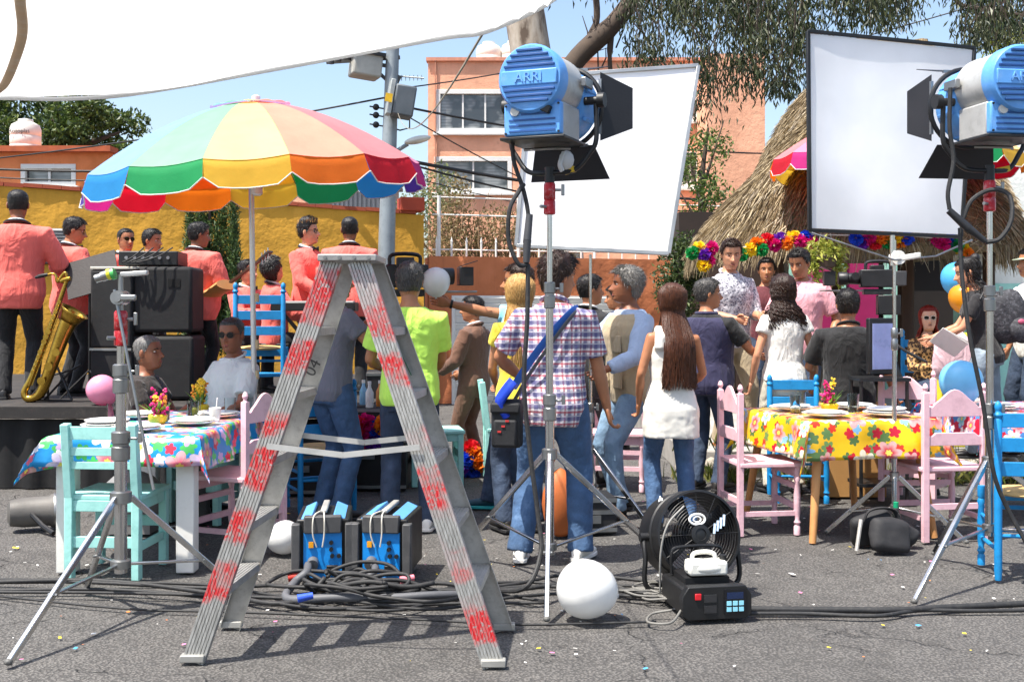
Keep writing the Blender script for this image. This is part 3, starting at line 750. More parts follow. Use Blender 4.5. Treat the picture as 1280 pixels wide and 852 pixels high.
b = MB(); P, Q = at(603,43,TY), at(497,140,16.3); b.path([P.lerp(Q, t/20)-V((0,0,.25*4*(t/20)*(1-t/20))) for t in range(21)], .004, 5); tag(b.obj('rope', M('pale_rope', '#8f8878', .8)), 'thin guy rope from the white cloth corner to the pole', 'rope')

# ================================================================== UMBRELLAS
RAIN = ['#5b3fa8', '#2f9be0', '#1fa860', '#f2c23a', '#f07818', '#d4152c', '#cf2a86']
OM = [M_cloth('umbrella_painted_sun_'+n_, tuple(lerp(x, .92, .30) for x in h(c)), .4, .55, .25, 6) for n_, c in zip(('purple','blue','green','yellow','orange','red','magenta'), RAIN)]  # outer canopy colours paled towards white: strong sun on the top painted in
RM = [M_cloth('umbrella_'+n_, c, .5, .7, .25, 6) for n_, c in zip(('purple','blue','green','yellow','orange','red','magenta'), RAIN)]
trim_m = M_cloth('umbrella_trim', '#e8e6e0', .3)
def umbrella(label, loc, rz, Rr, Zr, Za, tilt=(0,0), shift=0, pole_b=0):
    u = thing('parasol', label, 'umbrella', loc, rz)
    tm = Matrix.Rotation(R(tilt[0]), 3, 'X') @ Matrix.Rotation(R(tilt[1]), 3, 'Y'); Cc = V((0,0,Zr))
    P = lambda v: Cc+tm @ (v-Cc)
    NP = 14; st_ = 2*math.pi/NP
    hgt = Za-Zr
    def prof(t, seam): # t 0 center..1 rim
        r = Rr*t; z = Zr+hgt*(1-t**1.7)
        return r, z
    for k in range(NP):
        a0 = k*st_; b = MB(); nr, na = 10, 6; vv = []
        for i in range(nr+1):
            t = .14+.86*i/nr
            for j in range(na+1):
                a = a0+st_*j/na; r, z = prof(t, 0); cut = math.cos(st_/2)/math.cos(a-a0-st_/2)
                z -= .022*math.sin(math.pi*j/na)*t*t
                vv.append(P(V((math.cos(a)*r*lerp(1,cut,.85), math.sin(a)*r*lerp(1,cut,.85), z))))
        for i in range(1, 4):   # valance
            for j in range(na+1):
                a = a0+st_*j/na; cut = lerp(1, math.cos(st_/2)/math.cos(a-a0-st_/2), .85)
                dz = -.022*math.sin(math.pi*j/na); q = (abs(j/na-.5)*2)**9
                drop = .165*(1-.34*q)*i/3
                w_ = .012*math.sin(j*2.2+k*1.7)*i/3
                vv.append(P(V((math.cos(a)*(Rr*cut+.012*i+w_), math.sin(a)*(Rr*cut+.012*i+w_), Zr+dz-drop))))
        R_ = nr+4
        b.add(vv, [(i*(na+1)+j, i*(na+1)+j+1, (i+1)*(na+1)+j+1, (i+1)*(na+1)+j) for i in range(R_-1) for j in range(na)])
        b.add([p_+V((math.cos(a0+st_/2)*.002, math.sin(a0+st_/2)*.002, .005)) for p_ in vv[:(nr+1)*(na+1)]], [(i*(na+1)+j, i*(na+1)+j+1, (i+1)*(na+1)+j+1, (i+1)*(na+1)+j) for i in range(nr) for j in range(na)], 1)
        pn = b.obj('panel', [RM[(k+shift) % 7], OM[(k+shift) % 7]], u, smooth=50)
        t_ = MB(); t_.path([vv[(R_-1)*(na+1)+j] for j in range(na+1)], .0042, 5); t_.obj('trim', trim_m, pn)
        # vent flap above
        b = MB(); vv = []
        for i in range(4):
            t = .02+.22*i/3
            for j in range(na+1):
                a = a0+st_*j/na; r, z = prof(t, 0); vv.append(P(V((math.cos(a)*r, math.sin(a)*r, z+.018+(.012*math.sin(j*math.pi/na) if i == 3 else 0)))))
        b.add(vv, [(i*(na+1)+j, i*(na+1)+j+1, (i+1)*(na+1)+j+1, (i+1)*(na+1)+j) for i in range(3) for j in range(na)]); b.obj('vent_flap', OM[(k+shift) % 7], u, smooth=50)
    for k in range(NP):
        a = k*st_; b = MB(); b.path([P(V((math.cos(a)*prof(t,0)[0]*.995, math.sin(a)*prof(t,0)[0]*.995, prof(t,0)[1]-.012))) for t in (.03,.25,.5,.75,1)], .005, 5); b.obj('rib', steel, u)
        if k % 2 == 0:
            b = MB(); r, z = prof(.55,0); b.path([P(V((0,0,Zr-.12))), P(V((math.cos(a)*r, math.sin(a)*r, z-.015)))], .004, 5); b.obj('strut', steel, u)
    b = MB(); b.cyl((0,0,pole_b), P(V((0,0,Za+.02))), .019, n=12); b.obj('pole', M('umbrella_pole', '#d3d2ce', .35, .6, .05), u)
    b = MB(); b.lathe([(.03,Zr-.16),(.045,Zr-.15),(.045,Zr-.09),(.03,Zr-.08)], n=12); b.obj('runner', whitep, u)
    b = MB(); b.lathe([(.01,Za+.06),(.03,Za+.05),(.025,Za+.0)], n=10); b.obj('finial', whitep, u)
    return u
UX = gx(320,7.8)
u1 = umbrella('rainbow striped parasol with its pole beside the old man in white', (UX, 7.8, 0), 10, 1.14, 2.40, 2.88, (2,-4.5), 0)
u2 = umbrella('rainbow striped parasol half hidden behind the black framed diffusion panel', (gx(1117,11.4), 11.4, .24), 20, 1.2, 2.98-.24, 3.5-.24, (0,0), 6)
tape = M('masking_tape', '#c9b48a', .7)
for yy in (372, 430, 468):
    b = MB(); z = gz(yy,7.8); b.cyl((0,0,z-.03), (0,0,z+.03), .022, n=10); b.obj('tape_band', tape, u1)

# ================================================================== DIFFUSION PANELS
pan_m = M_cloth('diffusion_white', (.88,.88,.88), .25, .6, .12, 2.2)
def panel(name, label, cs, fm, fr=.016, sag=.01):
    """cs: four world corners TL,TR,BR,BL"""
    o = (cs[0]+cs[1]+cs[2]+cs[3])/4; t = thing(name, label, 'panel', o); c = [p-o for p in cs]
    nrm = (c[1]-c[0]).cross(c[3]-c[0]).normalized()
    b = MB(); n = 16; vv = []
    for j in range(n+1):
        for i in range(n+1):
            u, v_ = .012+.976*i/n, .012+.976*j/n; p = c[0].lerp(c[1],u).lerp(c[3].lerp(c[2],u), v_)
            vv.append(p+nrm*(sag*math.sin(u*math.pi)*math.sin(v_*math.pi)+.004*noise.noise(V((u*5,v_*5,2)))))
    b.add(vv, [(j*(n+1)+i, j*(n+1)+i+1, (j+1)*(n+1)+i+1, (j+1)*(n+1)+i) for j in range(n) for i in range(n)]); b.obj('cloth', pan_m, t, smooth=180)
    for i in range(4):
        b = MB(); b.bar(c[i], c[(i+1) % 4], fr*1.6, fr*1.6, up=nrm); b.obj('frame_tube', fm, t, bevel=.003)
    return t
PY = 7.5
panel('diffusion_panel', 'white square diffusion panel in a silver frame behind a film lamp', [at(662,97,PY), at(873,82,PY+.05), at(836,317,PY-.12), at(645,307,PY-.12)], M('frame_grey', '#a8a8a6', .4, .7))
PY2 = 7.1
panel('diffusion_panel', 'white diffusion panel in a black frame before the thatch', [at(1010,39,PY2-.1), at(1218,60,PY2+.35), at(1201,296,PY2+.3), at(1012,288,PY2-.1)], blackm, .014)
# ================================================================== LAMPS ON STANDS
def film_lamp(label, loc, rz, pitch=0, power=0, target=None):
    """local: beam towards +Y, rear cap towards -Y, origin at the stand spigot (yoke base)"""
    L = thing('film_lamp', label, 'lamp', loc, rz)
    Cz = .405; pm = rot('X', pitch); O = V((0, 0, Cz))
    P = lambda x, y, z: O+pm @ V((x, y, z))
    A = pm @ Matrix(((1,0,0),(0,0,-1),(0,1,0)))      # lathe z -> +... local y axis
    Ay = pm @ rot('X', -90)
    grey = M('lamp_grey', '#b5b4b0', .45, .3, .1, 8, .1, 60, '#77756f', .25)
    # rear cap disc; dark bars drawn for the darkness of its recessed slots
    b = MB(); b.lathe([(.0,-.300),(.12,-.300),(.163,-.294),(.174,-.278),(.174,-.2),(.163,-.19)], P(0,0,.07), 40, 0, Ay); cap = b.obj('rear_cap', bluehmi, L)
    for k, z in enumerate((-.115,-.088,-.061,.061,.088,.115,.140)):
        wdt = 2*math.sqrt(max(0, .158**2-z*z)); b = MB(); b.box(P(0,-.302,.07+z), (wdt*.93,.012,.012), pm); b.obj('dark_slot_bar', M('lamp_blue_deep', '#234f8c', .5), cap, bevel=.002)
    b = MB(); b.box(P(0,-.302,.07), (.3,.014,.078), pm); b.obj('name_band', bluehmi, cap, bevel=.006)
    text('ARRI', .07, cap, P(0,-.311,.07), (R(90+pitch),0,0), M('lamp_letter', '#6fa6e4', .4), .004)
    # barrel body
    b = MB(); b.lathe([(.163,-.2),(.168,-.19),(.165,0.0),(.17,.02),(.17,.06)], P(0,0,.07), 32, 0, Ay, cap=True); b.obj('barrel', grey, L)
    # lower ballast box: tapered grey body with blue louvred back
    b = MB(); b.box(P(0,-.08,-.13), (.3,.27,.18), pm); b.obj('lower_body', grey, L, bevel=.012)
    b = MB(); b.box(P(0,-.235,-.13), (.31,.045,.165), pm); bk = b.obj('louvre_panel', bluehmi, L, bevel=.01)
    for k in range(5):
        b = MB(); b.box(P(.02 if k > 2 else 0,-.258,-.19+k*.028), (.25 if k < 3 else .16,.008,.009), pm); b.obj('louvre', M('lamp_blue_deep', '#234f8c', .5), bk)
    b = MB(); b.cyl(P(-.09,-.255,-.09), P(-.09,-.272,-.09), .024, n=14); b.obj('badge', M('badge_grey', '#c7c5bd', .4), bk)
    b = MB(); b.box(P(.08,-.27,-.085), (.05,.03,.04), pm @ rot('Y', 25)); b.obj('switch', blackp, bk, bevel=.004)
    for sx in (-1,1):
        for sz in (-.2,-.06): b = MB(); b.cyl(P(sx*.142,-.25,sz), P(sx*.142,-.264,sz), .006, n=8); b.obj('screw', blackm, bk)
    b = MB(); b.box(P(0,-.1,-.225), (.35,.33,.016), pm); b.obj('base_plate', blackm, L, bevel=.004)
    # lens housing (blue cone) and ring
    b = MB(); b.lathe([(.172,.05),(.185,.07),(.2,.14),(.205,.19),(.2,.2)], P(0,0,.0), 36, 0, Ay); b.obj('lens_housing', bluehmi, L)
    for k in range(8):
        a = k*math.pi/4+.3; b = MB(); b.box(P(math.cos(a)*.197,.125,math.sin(a)*.197), (.02,.13,.02), pm @ rot('Y', -math.degrees(a))); b.obj('housing_rib', bluehmi, L, bevel=.003)
    b = MB(); b.path([P(math.cos(a)*.218,.225,math.sin(a)*.218) for a in (2*math.pi*i/40 for i in range(40))], .014, 8, closed=True); b.obj('accessory_ring', blackm, L)
    lens = M_glass('lamp_lens', (.95,.97,1), .05)
    b = MB(); b.lathe([(.0,.205),(.08,.212),(.16,.208),(.19,.2)], P(0,0,0), 28, 0, Ay, cap=False); b.obj('lens', lens, L)
    # barn doors
    bd = M('barn_door', '#26262a', .55, .2, .15, 6, .15)
    def door(name, d, out, w0, w1, ln):
        # hinge at radius .2 along d (unit, in xz plane), leaf goes outwards+forwards
        d = V((d[0], 0, d[1])); s_ = d.cross(V((0,1,0))); o = V((0,.235,0))+d*.205; dirv = (V((0,1,0))*math.cos(R(out))+d*math.sin(R(out)))
        q = MB(); q.prism([(-w0/2,0),(w0/2,0),(w1/2,ln),(-w1/2,ln)], .004, P(*o), pm @ s_, pm @ dirv); q.obj('barn_door', bd, L, smooth=0)
        q = MB(); q.bar(P(*(o-s_*w0*.4)), P(*(o+s_*w0*.4)), .016,.016); q.obj('hinge', steel, L)
    door('r', (1,0), 50, .37, .22, .19); door('l', (-1,0), 20, .37, .24, .17); door('b', (0,-1), 62, .34, .46, .2); door('t', (0,1), 15, .34, .42, .16)
    # yoke
    yk = []
    for q in ((-.235,.06,Cz+.0),(-.24,.055,Cz-.2),(-.205,.05,.13),(-.13,.03,.045),(0,0,.03),(.13,.03,.045),(.205,.05,.13),(.24,.055,Cz-.2),(.235,.06,Cz+.0)): yk.append(V(q))
    b = MB(); b.path(cr(yk, 5), .0135, 10); b.obj('yoke', blackm, L)
    for sx in (-1,1):
        b = MB(); b.cyl((sx*.175,.06,Cz), (sx*.27,.06,Cz), .022, n=14); b.cyl((sx*.25,.06,Cz), (sx*.285,.06,Cz), .04, n=10); b.obj('tilt_lock', blackp, L)
        b = MB(); b.box((sx*.19,.05,Cz+.09), (.03,.12,.05)); b.obj('latch', steel, L, bevel=.005)
    b = MB(); b.cyl((0,0,-.03), (0,0,.06), .026, n=14); b.obj('spigot', blackm, L)
    b = MB(); b.box((.1,.03,.042), (.06,.034,.03), rot('Y',-12)); b.obj('yellow_tape', M('yellow_tape', '#d9b227', .6), L)
    b = MB(); b.path(cr([(-.12,-.05,.15),(-.05,-.09,.145),(.06,-.09,.145),(.12,-.02,.15)], 5), .009, 6); b.obj('handle', steel, L)
    if power:
        ld = bpy.data.lights.new('lamp_beam', 'SPOT'); ld.energy = power; ld.spot_size = R(95); ld.spot_blend = .9; ld.shadow_soft_size = .08; ld.color = (.93,.96,1)
        lo = bpy.data.objects.new('lamp_beam', ld); COL.objects.link(lo); lo.parent = L; lo.location = P(0,.3,0); lo.rotation_euler = (R(90+pitch),0,0)
    return L
def stand(label, loc, hub, brace, top, legs, R0, name='light_stand', post=.026, spig=None, red=True, colm=None):
    """legs: list of azimuth degrees; hub/brace heights; R0 foot radius"""
    S = thing(name, label, 'stand', loc)
    cm = colm or chrome
    b = MB(); b.cyl((0,0,brace-.04), (0,0,hub+.25), post, n=16); b.obj('lower_tube', cm, S)
    z0 = hub+.25; zs = [z0, z0+(top-z0)*.5, top]
    b = MB(); b.cyl((0,0,z0-.05), (0,0,zs[1]), post*.82, n=14); b.obj('middle_tube', cm, S)
    b = MB(); b.cyl((0,0,zs[1]-.02), (0,0,top), post*.62, n=12); b.obj('upper_tube', cm, S)
    for z, rr in ((z0, post*1.45), (zs[1], post*1.25)):
        b = MB(); b.lathe([(rr*.8,z-.075),(rr,z-.07),(rr,z-.01),(rr*.85,z-.005),(rr*.85,z+.005),(rr,z+.01),(rr,z+.06),(rr*.8,z+.065)], n=16); b.obj('collar', steel, S)
        b = MB(); b.cyl((rr*.8,0,z+.03), (rr*1.8,0,z+.03), .007, n=8); b.box((rr*2.1,0,z+.035), (.02,.008,.05)); b.obj('locking_knob', steel, S, bevel=.003)
    b = MB(); b.lathe([(post*1.2,hub-.03),(post*1.7,hub-.025),(post*1.7,hub+.025),(post*1.2,hub+.03)], n=14); b.obj('hub', steel, S)
    b = MB(); b.lathe([(post*1.1,brace-.02),(post*1.6,brace-.015),(post*1.6,brace+.02),(post*1.1,brace+.025)], n=14); b.obj('brace_hub', steel, S)
    for a in legs:
        if isinstance(a, tuple): a, rr0 = a
        else: rr0 = R0
        d = V((math.cos(R(a)), math.sin(R(a)), 0)); P0 = d*post*1.5+V((0,0,hub)); P1 = d*rr0+V((0,0,.012))
        b = MB(); b.bar(P0, P1, .022, .03); lg = b.obj('leg', cm, S, bevel=.004)
        t = .62; Q = P0.lerp(P1, t); b = MB(); b.bar(d*post*1.4+V((0,0,brace)), Q, .02,.014); b.obj('brace', cm, S, bevel=.003)
        b = MB(); b.cyl(Q-V((-d.y,d.x,0))*.022, Q+V((-d.y,d.x,0))*.022, .007, n=8); b.obj('pivot', steel, lg)
        b = MB(); b.ell(P1+V((0,0,.006)), (.018,.018,.014), nu=8, nv=6); b.obj('foot', M('foot_grey', '#5c5b58', .6), lg)
    if red:
        b = MB(); b.lathe([(.024,top-.17),(.031,top-.165),(.031,top-.1),(.027,top-.095),(.031,top-.09),(.031,top-.01),(.024,top)], n=16); rc = b.obj('red_receiver', redm, S)
        b = MB(); b.cyl((.025,0,top-.04), (.06,0,top-.04), .008, n=8); b.box((.07,0,top-.04), (.018,.012,.06)); b.obj('t_handle', steel, rc, bevel=.003)
        b = MB(); b.cyl((-.02,-.02,top-.13), (-.05,-.045,top-.13), .009, n=8); b.obj('lock_pin', steel, rc)
    return S
# lamp 1
S1 = V((gx(687,5.9), 5.9, 0)); z1 = gz(228,5.9)
stand('chrome light stand with red receiver before the man in the plaid shirt', S1, .69, .20, z1, [(-93,.71), (125,.9), (40,.9)], .78, post=.024)
film_lamp('blue film lamp whose beam meets the silver framed panel', S1+V((0,0,z1+.02)), -22, 0, 9)
# lamp 2
S2 = V((gx(1237,6.05), 6.05, 0)); z2 = gz(225,6.05)
stand('chrome light stand beside the blue chair and pink chairs', S2, .63, .27, z2, [(-138,.81), (-15,.8), (100,.55)], .8, post=.024)
film_lamp('blue film lamp whose beam meets the black framed panel', S2+V((0,0,z2+.02)), 9, 0, 8)
# left empty stand with boom arm
S3 = V((gx(151,5.35), 5.35, 0))
s3 = stand('empty chrome light stand with red clamp before the mint chair', S3, .555, .235, gz(388,5.35), [(-103,.81), (25,.6), (129,.5)], .78, post=.03)
gh_ = thing('grip_head', 'silver grip head with clamps on top of the empty stand', 'grip head', (gx(151,5.35), 5.35, gz(372,5.35)))
b = MB(); b.cyl((0,-.05,.0), (0,.05,.0), .034, n=18); b.cyl((0,-.062,0), (0,-.05,0), .022, n=14); b.obj('disc', steel, gh_)
b = MB(); b.box((.055,-.055,0), (.075,.02,.028)); b.obj('lever', steel, gh_, bevel=.006)
b = MB(); b.cyl((0,0,-.07), (0,0,.11), .013, n=12); b.obj('spigot', steel, gh_)
b = MB(); b.box((.065,0,.115), (.13,.034,.022), rot('Y',-4)); b.obj('plate', M('grip_pale', '#bdbcb8', .4, .6), gh_, bevel=.005)
b = MB(); b.cyl((-.09,0,.1), (-.03,0,.12), .024, n=12); b.cyl((-.12,0,.09), (-.085,0,.1), .02, n=12); b.obj('knuckle', steel, gh_)
for x, m_ in ((-.055, M('tape_yellow', '#d6cf2c', .5)), (-.035, M('tape_green', '#39a04a', .5))):
    b = MB(); b.cyl((x-.008,0,.11), (x+.008,0,.114), .0265, n=12); b.obj('tape_ring', m_, gh_)
bp = MB(); bp.path([at(143,362,5.33), at(156,430,5.3), at(192,612,5.22)], .0075, 8); tag(bp.obj('boom_rod', steel), 'thin steel rod hanging slanted from the grip head', 'rod')
# panel stands
S4 = V((gx(1118,7.05), 7.05, 0))
s4 = stand('slim grey stand carrying the black framed panel beside the sandbag', S4, .40, .20, gz(300,7.05), [(-105,.02), (155,.42), (-20,.42)], .42, post=.017, red=False)
cl_ = thing('panel_clamp', 'white clamp holding the black framed panel on its stand', 'clamp', (gx(1118,7.05), 7.0, gz(322,7.0)))
b = MB(); b.cyl((0,-.03,0), (0,.03,0), .045, n=16); b.obj('disc', whitep, cl_)
b = MB(); b.box((.075,-.02,.005), (.13,.025,.035), rot('Y',-10)); b.obj('grip', whitep, cl_, bevel=.008)
b = MB(); b.cyl((-.03,0,-.05), (-.03,0,.14), .016, n=10); b.obj('jaw', chrome, cl_)
b = MB(); b.path([at(1012,290,7.0), at(1060,306,6.95), at(1118,325,6.95), at(1170,320,7.1), at(1215,300,7.3)], .006, 6); tag(b.obj('support_rod', steel), 'thin rod bracing the lower edge of the black framed panel', 'rod')
stand('grey stand behind the plaid shirt man carrying the silver framed panel', V((gx(738,7.62), 7.62, 0)), .5, .2, gz(318,7.62), [80, 200, -40], .5, post=.016, red=False)
# cables of the lamps
def cable(name, label, pts, r, mat=rubber, grp='cables', k=8, cat='cable', n=8):
    b = MB(); b.path(cr(pts, k), r, n); return tag(b.obj(name, mat, smooth=180), label, cat, grp)
lc = thing('lamp_cable', 'black lamp cable with connector looping beside the first stand', 'cable', (0,0,0))
b = MB(); b.path(cr([at(641,165,5.8), at(642,200,5.8), at(655,240,5.8), at(661,275,5.8), at(660,312,5.78)], 6), .011, 8); b.obj('upper_lead', rubber, lc)
b = MB(); b.path(cr([at(660,330,5.78), at(648,330,5.75), at(636,300,5.75), at(637,262,5.75), at(648,240,5.78), at(655,230,5.8)], 6), .012, 8); b.obj('loop', rubber, lc)
b = MB(); b.cyl(at(662,268,5.78), at(659,300,5.77), .018, .021, 12); b.cyl(at(659,300,5.77), at(658,328,5.77), .022, .017, 12); b.obj('connector', M('connector_grey', '#4c4c4e', .5, .3), lc)
b = MB(); b.path(cr([at(660,330,5.78), at(659,400,5.75), at(655,480,5.72), at(662,560,5.7), at(672,640,5.66), at(676,690,5.6), at(655,735,5.5), V((gx(600,5.75), 5.75, .02)), V((gx(560,5.8), 5.8, .02))], 6), .012, 8); b.obj('long_lead', rubber, lc)
lc = thing('lamp_cable', 'black lamp cable with thick connector hanging by the second stand', 'cable', (0,0,0))
b = MB(); b.path(cr([at(1188,110,5.85), at(1187,160,5.85), at(1192,200,5.85), at(1185,240,5.85), at(1187,262,5.85)], 6), .012, 8); b.obj('upper_lead', rubber, lc)
b = MB(); b.cyl(at(1186,263,5.85), at(1210,285,5.84), .019, .024, 12); b.cyl(at(1210,285,5.84), at(1232,302,5.83), .023, .014, 12); b.obj('connector', M('connector_black', '#2b2b2d', .45, .2), lc)
b = MB(); b.path(cr([at(1232,303,5.83), at(1250,298,5.82), at(1264,275,5.82), at(1262,245,5.85), at(1240,237,5.9), at(1215,250,5.9), at(1203,275,5.9)], 6), .012, 8); b.obj('loop', rubber, lc)
b = MB(); b.path(cr([at(1200,285,5.9), at(1202,340,5.88), at(1212,420,5.85), at(1228,500,5.85), at(1242,590,5.85), at(1262,640,5.85), at(1290,690,5.8)], 6), .012, 8); b.obj('long_lead', rubber, lc)
b = MB(); b.path(cr([at(705,190,5.75), at(700,205,5.74), at(703,214,5.74)], 5), .02, 7, flat=.5); b.ell(at(708,200,5.75), (.04,.02,.05), nu=8, nv=6); tag(b.obj('plastic_bag', M_cloth('clear_plastic', (.7,.7,.68), .5, .25)), 'crumpled clear plastic tied under the lamp', 'bag')

# ================================================================== LADDER
def mat_ladder():
    t = NT('ladder_red_scuffed'); o = t.tc.outputs['Object']; s = t.sep(o)
    st = t.noise(t.mapv(o, (40,40,3)), 3, 5, .7); pn = t.noise(o, 9, 5, .7); n3 = t.noise(o, 60, 3)
    base = t.ramp(st, [(.3, h('#8d8c88')), (.55, h('#b4b3af')), (.75, h('#cfcecb'))])
    big = t.noise(o, 3.1, 3)
    z = t.math('ADD', t.math('MULTIPLY_ADD', s[0], .13, s[2]), t.math('ADD', t.math('MULTIPLY', t.math('SUBTRACT', pn, .5), .16), t.math('MULTIPLY', t.math('SUBTRACT', big, .5), .14)))
    bands = [(.0,0),(.11,0),(.125,1),(.2,1),(.215,0),(.245,0),(.26,1),(.335,1),(.35,0),(.385,0),(.4,1),(.49,1),(.505,0),(.53,0),(.545,1),(.575,1),(.6,0)]
    x = t.ramp(t.math('MULTIPLY', z, 1/1.7), [(a, v) for a, v in bands])
    x2 = t.ramp(t.math('MULTIPLY', z, 1/1.7), [(.0,0),(.69,0),(.705,1),(.755,1),(.77,0),(.8,0),(.815,1),(.85,.6),(.87,1),(.955,1),(.97,0)])
    f = t.math('MULTIPLY', t.math('MAXIMUM', x, x2), t.ramp(t.noise(o, 4.3, 3), [(.44, .12), (.52, 1)]))
    f = t.math('MULTIPLY', f, t.ramp(st, [(.34, .12), (.52, 1)])); f = t.math('MULTIPLY', f, t.ramp(n3, [(.34, .12), (.44, 1)]))
    c = t.mix(f, base, h('#c2262b'))
    t.set(col=c, rough=.5, metal=t.math('MULTIPLY_ADD', f, -.6, .62)); t.bump(st, .2, .003); return t.m
lad_red = mat_ladder(); lad_alu = M('ladder_aluminium', '#adaca8', .48, .6, .14, 14, .25, 70, '#7c7a74', .4)
NL, NRt, FL, FRt = V((gx(243,4.64), 4.62, 0)), V((gx(617,4.58), 4.56, 0)), V((gx(289,5.12), 5.12, 0)), V((gx(630,5.1), 5.08, 0))
TZ_ = 1.655
NLt, NRtt, FLt, FRtt = V((gx(415,4.7), 4.70, TZ_)), V((gx(448,4.7), 4.69, TZ_)), V((gx(440,5.0)-.02, 5.0, TZ_)), V((gx(470,5.0)-.005, 4.99, TZ_))
lad = thing('step_ladder', 'tall double sided aluminium ladder scuffed with red paint', 'ladder', (-.8, 4.85, 0))
LO = V((-.8, 4.85, 0))
def rail(p, q, mat, w_=.092, dep=.03, flip=1):
    p, q = p-LO, q-LO; d = (q-p).normalized(); a = V((1,0,0)); a = (a-d*a.dot(d)).normalized(); n_ = d.cross(a).normalized()
    if n_.y > 0: n_ = -n_
    prof = [(-w_/2,dep*.0)]
    x = -w_/2
    for k in range(7):   # corrugated outer face
        prof += [(x+.001,.004),(x+w_/7-.003,.004),(x+w_/7-.002,0)]; x += w_/7
    outer = [(px_, pz) for px_, pz in prof]
    poly = outer+[(w_/2,-dep),(w_/2-.004,-dep),(w_/2-.004,-.004),(-w_/2+.004,-.004),(-w_/2+.004,-dep),(-w_/2,-dep)]
    if flip < 0: poly = [(u, -v_) for u, v_ in poly][::-1]
    rings = [[c+a*u+n_*v_ for u, v_ in poly] for c in (p, p.lerp(q,.33), p.lerp(q,.66), q)]
    b = MB(); b.loft(rings); return b.obj('rail', mat, lad, smooth=30)
rail(NL, NLt, lad_red); rail(NRt, NRtt, lad_red); rail(FL, FLt, lad_alu, flip=-1); rail(FRt, FRtt, lad_alu, flip=-1)
for z in (.30,.56,.83,1.10,1.37):
    t = z/TZ_
    for a, b_ in (((NL, NLt), (FL, FLt)), ((NRt, NRtt), (FRt, FRtt))):
        p = a[0].lerp(a[1], t)-LO+V((0,.012,0)); q = b_[0].lerp(b_[1], t)-LO-V((0,.012,0)); m_ = MB()
        m_.bar(p, q, .082, .006); so_ = (q-p).normalized(); sd = V((1,0,0))
        for sx in (-1,1): m_.bar(p+sd*sx*.04-V((0,0,.014)), q+sd*sx*.04-V((0,0,.014)), .004, .03)
        for k in range(5): m_.bar(p+sd*(-.03+k*.015)+V((0,0,.004)), q+sd*(-.03+k*.015)+V((0,0,.004)), .005,.003)
        m_.obj('step', lad_alu, lad, smooth=0)
c = (NLt+NRtt+FLt+FRtt)/4-LO
b = MB(); m3 = rot('Z', math.degrees(math.atan2(FLt.y-NLt.y, FLt.x-NLt.x))-90)
b.box(c+V((0,0,.012)), (.245,.38,.028)); tc_ = b.obj('top_cap', M('cap_aluminium', '#a3a29e', .5, .6, .12, 9), lad, bevel=.004)
b = MB()
for k in range(4): b.cyl(c+V((-.09+k*.06,-.192,.012)), c+V((-.09+k*.06,-.198,.012)), .008, n=8)
b.obj('rivets', steel, tc_)
for (p0, p1) in (((NL, NLt), (NRt, NRtt)), ((FL, FLt), (FRt, FRtt))):
    t = .535; p = p0[0].lerp(p0[1], t)-LO; q = p1[0].lerp(p1[1], t)-LO; mid = (p+q)/2-V((0,0,.035)); sgn = -1 if p0[0] is NL else 1
    off = V((0,.02*sgn,0))
    b = MB(); b.bar(p+off, mid+off, .004,.024); b.bar(mid+off, q+off, .004,.024); b.obj('spreader', M('spreader_pale', '#c9c8c4', .4, .5), lad)
for p in (NL, NRt, FL, FRt):
    b = MB(); b.box(p-LO+V((0,0,.016)), (.1,.045,.03)); b.obj('foot', M('ladder_foot', '#9b9a95', .6, .3), lad, bevel=.004)
b = MB(); q0 = FRt.lerp(FRtt,.80)-LO; q1 = FRt.lerp(FRtt,.70)-LO
b.bar(q0-V((.03,.02,0)), q1-V((.01,.02,0)), .035,.004); b.obj('green_sticker', M('green_sticker', '#1d5a3c', .5), lad)
text('04', .075, lad, FL.lerp(FLt,.72)-LO+V((0,-.036,0)), (R(88), R(-62), 0), blackp, .0008)
